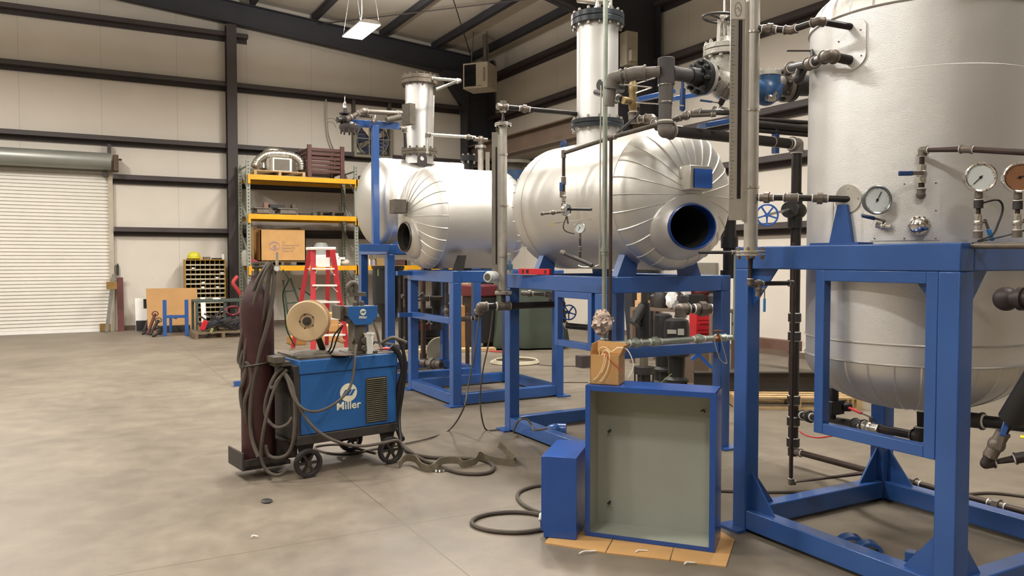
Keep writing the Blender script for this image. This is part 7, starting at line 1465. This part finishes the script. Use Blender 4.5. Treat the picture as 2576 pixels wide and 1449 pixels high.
# cartons and a red machine at the back, between middle frame and gauge
for (px, w_, zh, d, mm, lab) in ((1168, .35, .75, 13.8, mat('carton_orange', '#b07f3f', .8), 'brown carton stack by the post of the middle frame'), (1157, .45, 1.35, 15.5, mat('panel_beige', '#a39074', .7), 'tall beige carton far back left of the gauge'), (1188, .18, 1.55, 15.3, mat('panel_beige', '#a39074', .7), 'narrow beige carton far back beside the tall one')):
    a = at(px, 800, d=d); g = G(); g.bb(a.x-w_/2, a.x+w_/2, a.y, a.y+.4, 0, zh); tag(g.obj('floor_carton', mm, bevel=.008), lab, 'carton')
rm = T('floor_machine', 'dark machine with a red top behind the far gauge', 'machine', at(1225, 850, d=13.6)); a = at(1225, 820, d=13.6)
g = G(); g.bb(a.x-.24, a.x+.24, a.y, a.y+.5, .12, .92); g.obj('body', M_BLK, rm, bevel=.02)
g = G(); g.bb(a.x-.28, a.x+.28, a.y-.03, a.y+.5, .92, 1.12); g.obj('red_top', mat('dark_red', '#5e1f24', .5), rm, bevel=.03)
for s_ in (-.18, .18):
    g = G(); g.bb(a.x+s_-.03, a.x+s_+.03, a.y+.02, a.y+.45, 0, .12); g.obj('leg', M_DFIT, rm)
# handwheel valve behind the bracket, and pipes in the large frame
hv = T('handwheel_valve', 'grey valve with a blue handwheel behind the small blue bracket', 'valve', at(1425, 790, d=6.9)); c0 = at(1412, 785, d=6.95); ax = V((-.82, -.55, 0)).normalized()
hc = at(1431, 786, d=6.75); g = G(); hwheel(g, hc, V((-.35, -.94, 0)), .062, .006, 5, .2); hwheel_o = g.obj('handwheel', mat('wheel_blue', '#2f63b4', .35), hv)
g = G(); g.cyl(hc, hc+V((.04, .12, 0)), .010, n=8); g.cyl(at(1412, 760, d=6.9), at(1412, 822, d=6.9), .028, n=12); g.sph(at(1412, 800, d=6.9), .045); g.cyl(at(1412, 800, d=6.9), hc+V((.04, .12, 0)), .018, n=8); g.obj('body', M_GRIME, hv)
pipe('dark pipe from the handwheel valve to the right', [at(1405, 818, d=6.9), at(1412, 818, d=6.9), at(1478, 824, d=6.75)], .026, M_BLK, M_FIT, ends=(0, 0))
pipe('small pipe with elbow under the near corner of the large frame', [at(1312, 737, d=7.4), at(1382, 741, d=7.3), at(1384, 758, d=7.3)], .018, M_GRIME, M_FIT, ends=(1, 0), unions=((0, .3),))
pipe('big grey elbow and union inside the large frame', [at(1712, 800, d=7.2), at(1712, 777, d=7.2), at(1800, 777, d=7.3), ], .040, M_BLK, M_FIT, unions=((1, .62),))
# vertical pumps
def pump(px, d, label, ztop, w_=.145, plates=True):
    c = at(px, 900, d=d); t = T('vertical_pump', label, 'pump', (c.x, c.y, 0)); x, y = c.x, c.y
    g = G(); g.lathe([(.0, 0), (.15, 0), (.15, .03), (.11, .05), (.11, .16), (0, .16)], (x, y, 0), n=24); g.obj('base', M_BLK, t)
    g = G(); g.cyl((x, y, .16), (x, y, ztop-.72), .075, n=24); g.obj('stage_casing', M_STAIN, t)
    for k in range(4):
        a = 2*PI*k/4+.6; g = G(); g.cyl((x+math.cos(a)*.115, y+math.sin(a)*.115, .05), (x+math.cos(a)*.115, y+math.sin(a)*.115, ztop-.68), .009, n=8); g.obj('tie_rod', M_DFIT, t)
    g = G(); g.lathe([(.14, 0), (.14, .03), (.09, .06), (.10, .28), (.15, .30), (.15, .32), (0, .32)], (x, y, ztop-.72), n=24); g.obj('motor_stool', M_BLK, t)
    g = G(); g.lathe([(w_, 0), (w_, .30), (w_*.9, .38), (w_*.6, .40), (0, .40)], (x, y, ztop-.40), n=28); g.obj('motor', M_BLK, t)
    n_ = (V((0, 0, EYE))-c); n_.z = 0; n_.normalize(); a_ = V((-n_.y, n_.x, 0)); R = Matrix((a_, n_, V((0, 0, 1)))).transposed()
    if plates:
        for (dx, w2) in ((-.045, .07), (.055, .10)):
            g = G(); g.box(V((x, y, ztop-.14))+n_*w_*.98+a_*(-dx), (w2, .012, .07 if dx < 0 else .045), R); g.obj('nameplate', mat('plate_grey', '#a7a49a', .5), t)
    return t
pump(1702, 9.0, 'tall black vertical pump with two pale plates inside the large frame', .885)
pump(1668, 9.9, 'black vertical pump partly hidden behind the plated pump', .88, .12, False)
ps2 = T('pump_column', 'black strainer and pipe column left of the plated pump', 'strainer', at(1622, 940, d=8.4))
d8 = 8.4
g = G(); cylw(g, 1622, 692, 700, d8, .045); cylw(g, 1622, 700, 762, d8, .038); g.obj('upper_pipe', M_DFIT, ps2)
g = G(); a, b = cylw(g, 1622, 762, 850, d8, .062, .055); q = at(1600, 806, d=d8-.05); g.cyl(at(1618, 770, d=d8), q, .055, .05, n=16); g.cyl(q, q+(q-at(1618, 770, d=d8))*.25, .062, n=8); g.obj('strainer_body', M_BLK, ps2)
g = G(); cylw(g, 1620, 835, 925, d8, .045); g.obj('steel_pipe', mat('pipe_olive', '#77705f', .5, .3), ps2)
g = G(); a, b = cylw(g, 1620, 922, 940, d8, .11, n=24); g.cyl((b.x, b.y, .02), (b.x, b.y, b.z), .07, n=20); g.cyl((b.x, b.y, .0), (b.x, b.y, .03), .12, n=20); g.obj('lower_body', M_DFIT, ps2)
for k in range(4):
    a_ = 2*PI*k/4+.6; g = G(); g.cyl((b.x+math.cos(a_)*.1, b.y+math.sin(a_)*.1, .02), (b.x+math.cos(a_)*.1, b.y+math.sin(a_)*.1, b.z+.05), .009, n=8); g.obj('tie_rod', M_DFIT, ps2)
g = G(); a, b = cylw(g, 1545, 690, 720, 7.9, .035); cylw(g, 1548, 720, 840, 7.9, .045); g.sph(at(1546, 770, d=7.9), .07); cylw(g, 1556, 815, 855, 7.9, .06); tag(g.obj('pump_pipe', M_BLK), 'black pipe and fitting stack right of the pale riser', 'pipe')
# worktable with junk behind
wt = T('work_table', 'brown steel work table crowded with parts behind the large frame', 'table', at(1680, 860, d=11.4)); d = 11.3
a = at(1585, 787, d=11.9); b = at(1800, 800, d=10.9); zt_ = a.z = b.z = .80
u = (b-a).normalized(); v_ = V((-u.y, u.x, 0)); 
g = G(); g.prism([a, b, b+v_*.7, a+v_*.7], (0, 0, .04)); g.obj('top', M_STEELT, wt)
for p in (a+u*.05, b-u*.05, a+u*.05+v_*.62, b-u*.05+v_*.62):
    g = G(); g.bb(p.x-.03, p.x+.03, p.y-.03, p.y+.03, 0, .80); g.obj('leg', M_STEELT, wt)
def ont(k, w): p = a+u*k+v_*w; return V((p.x, p.y, .841))
g = G(); q = ont(.42, .2); g.lathe([(.10, 0), (.11, .05), (.11, .2), (.07, .27), (0, .28)], q, U, 18); tag(g.obj('motor_part', M_DFIT), 'dark rounded motor on the work table', 'motor')
g = G(); q = ont(.12, .15); g.bb(q.x-.07, q.x+.07, q.y-.05, q.y+.05, q.z+.10, q.z+.22); g.bb(q.x-.1, q.x+.1, q.y-.06, q.y+.06, q.z, q.z+.10); tag(g.obj('table_carton', mat('carton_light', '#c29a6c', .8), bevel=.005), 'small light brown carton at the left of the work table', 'carton')
g = G(); q = ont(.70, .05); g.sph(q+V((0, 0, .13)), .13, (.8, .5, 1.0), n=12, m=8); rnd = random.Random(8); g.v = [p+V((rnd.uniform(-.02, .02), rnd.uniform(-.02, .02), rnd.uniform(-.02, .02))) for p in g.v]; g.prism([q+V((-.12, 0, .24)), q+V((.12, -.03, .26)), q+V((.05, -.02, .40)), q+V((-.16, 0, .38))], (.01, .02, 0)); tag(g.obj('rag', M_PAPER, ang=15), 'crumpled white rag on the work table', 'rag')
g = G(); q = ont(.95, .45); g.sph(q+V((0, 0, .25)), .13, (1.4, .8, .7)); g.cyl(q+V((-.25, 0, .32)), q+V((.2, 0, .22)), .06, n=12); g.box(q+V((0, 0, .1)), (.3, .2, .2)); tag(g.obj('gear_head', mat('dirty_red', '#6f3434', .55, 0, .35, 12)), 'dirty red gear motor at the back of the work table', 'motor')
g = G(); q = ont(.98, .15); g.box(q+V((0, 0, .11)), (.34, .2, .22)); tag(g.obj('motor_part', M_BLK, bevel=.03), 'black boxy motor on the right half of the work table', 'motor')
g = G(); q = ont(.97, .03); g.box(q+V((0, 0, .25)), (.12, .01, .09), Matrix.Rotation(.1, 3, 'Y')); tag(g.obj('paper_tag', M_PAPER), 'white paper tag above the black motor', 'tag')
for (k, w, w2, h2, lab) in ((.25, .3, .18, .33, 'dark casting standing at the back left of the work table'), (.55, .42, .16, .40, 'grey casting at the back of the work table'), (1.15, .45, .2, .38, 'dark casting at the right end of the work table')):
    g = G(); q = ont(k, w); g.lathe([(w2/2, 0), (w2/2, h2*.5), (w2*.3, h2*.6), (w2*.4, h2*.8), (w2*.2, h2), (0, h2)], q, U, 14); tag(g.obj('casting', M_DFIT), lab, 'casting')
tcst = T('tool_chest', 'red drawer tool chest on the floor at the right of the work table', 'tool chest', at(1772, 860, d=11.6)); q = at(1772, 850, d=12.5)
R = Matrix.Rotation(-.45, 3, 'Z')
g = G(); g.box(V((q.x, q.y, .50)), (.38, .4, 1.08), R); g.obj('body', M_RED, tcst, bevel=.01)
for k in range(6):
    g = G(); g.box(V((q.x, q.y, .22+.15*k))+R @ V((0, -.205, 0)), (.34, .012, .11), R); dr_ = g.obj('drawer', M_RED, tcst, bevel=.003)
    g = G(); g.box(V((q.x, q.y, .26+.15*k))+R @ V((0, -.215, 0)), (.28, .012, .012), R); h = g.obj('handle', mat('chest_dark_red', '#7d151d', .4), tcst); h.parent = dr_
g = G(); a_ = at(1772, 700, x=9.95); g.bb(9.93, 9.99, a_.y-.3, a_.y+.3, .9, 1.5); tag(g.obj('steel_sheet', mat('sheet_grey', '#8e8a80', .4, .4)), 'pale grey metal sheet against the side wall above the tool chest', 'sheet')
# beam, pallet and rail along the right
u = V((math.cos(AZ), -math.sin(AZ), 0)); f2 = V((math.sin(AZ), math.cos(AZ), 0))
a = at(1745, 1000, d=8.6); b = at(2120, 1000, d=8.6); a.z = b.z = .135
t = T('steel_beam', 'dark steel I beam lying on pallets behind the near frame', 'beam', (a+b)/2)
for (z0, z1, w_) in ((.0, .012, .10), (.012, .188, .008), (.188, .20, .10)):
    g = G(); g.bar(a+V((0, 0, (z0+z1)/2)), b+V((0, 0, (z0+z1)/2)), w_, z1-z0)
    g.obj('web' if w_ < .05 else 'flange', mat('beam_dark', '#3a3531', .6, .1, .2, 5), t)
q = at(2000, 1030, z=0)
pallet('pale wooden pallet under the steel beam behind the near frame', q.x+.25, q.y+.35, 0, 1.3, .9, -AZ-.05, M_WOOD, .13, 7)
q = at(1765, 1006, z=0); g = G(); R = Matrix.Rotation(-AZ, 3, 'Z'); g.box(V((q.x, q.y+.2, .065)), (.5, .35, .13), R); tag(g.obj('timber_block', M_ODWOOD), 'timber block under the left end of the steel beam', 'block')
a = at(1880, 858, d=11.6); b = at(2010, 872, d=10.9); g = G(); g.bar(a, b, .14, .14); tag(g.obj('square_tube', mat('tube_brown', '#6b4f42', .6, 0, .15, 5)), 'brown square tube lying along the side wall', 'tube')
for k, f in enumerate((.1, .9)):
    p = a.lerp(b, f); g = G(); g.bb(p.x-.05, p.x+.05, p.y-.05, p.y+.05, 0, p.z-.07); tag(g.obj('support_block', M_ODWOOD), '%s wood block holding the brown square tube' % ('left' if not k else 'right'), 'block')
g = G(); q = at(1798, 935, d=8.9); g.cyl((q.x, q.y, .0), (q.x, q.y, .62), .045, n=12); tag(g.obj('pipe_post', mat('pipe_olive', '#77705f', .5)), 'short upright pipe post on the floor near the steel beam', 'post')
bs = T('blue_bracket', 'bright blue braced bracket with a small wheel inside the large frame', 'bracket', at(1765, 880, d=7.6)); 
for (x0_, y0_, x1_, y1_) in ((1745, 880, 1790, 925), (1740, 905, 1775, 875), (1760, 868, 1790, 872)):
    g = G(); g.bar(at(x0_, y0_, d=7.7), at(x1_, y1_, d=7.7), .03, .03); g.obj('strut', mat('wheel_blue', '#2f63b4', .35), bs)
g = G(); hwheel(g, at(1778, 875, d=7.6), (-.5, -.85, .1), .045, .006, 5, .2); g.obj('wheel', mat('wheel_blue', '#2f63b4', .35), bs)
g = G(); q = at(1765, 868, d=9.6); g.bb(q.x-.12, q.x+.12, q.y, q.y+.2, 0, q.z-.05); tag(g.obj('parts_box', M_STEELT), 'brown box standing behind the plated pump', 'box'); g = G(); g.prism([V((q.x-.12, q.y-.01, q.z-.05)), V((q.x+.12, q.y-.01, q.z-.05)), V((q.x+.10, q.y+.1, q.z+.03)), V((q.x-.06, q.y+.1, q.z+.06))], (0, .01, .003)); tag(g.obj('white_sheet', M_PAPER), 'curled white sheet on the brown box behind the plated pump', 'paper')
g = G(); g.tube([at(1652, 972, d=8.6), at(1668, 958, d=8.6), at(1690, 940, d=8.6)], .004, 5); tag(g.obj('loose_wire', mat('tag_lime', '#8b9455', .6)), 'thin yellow-green wire between the two pumps', 'wire')
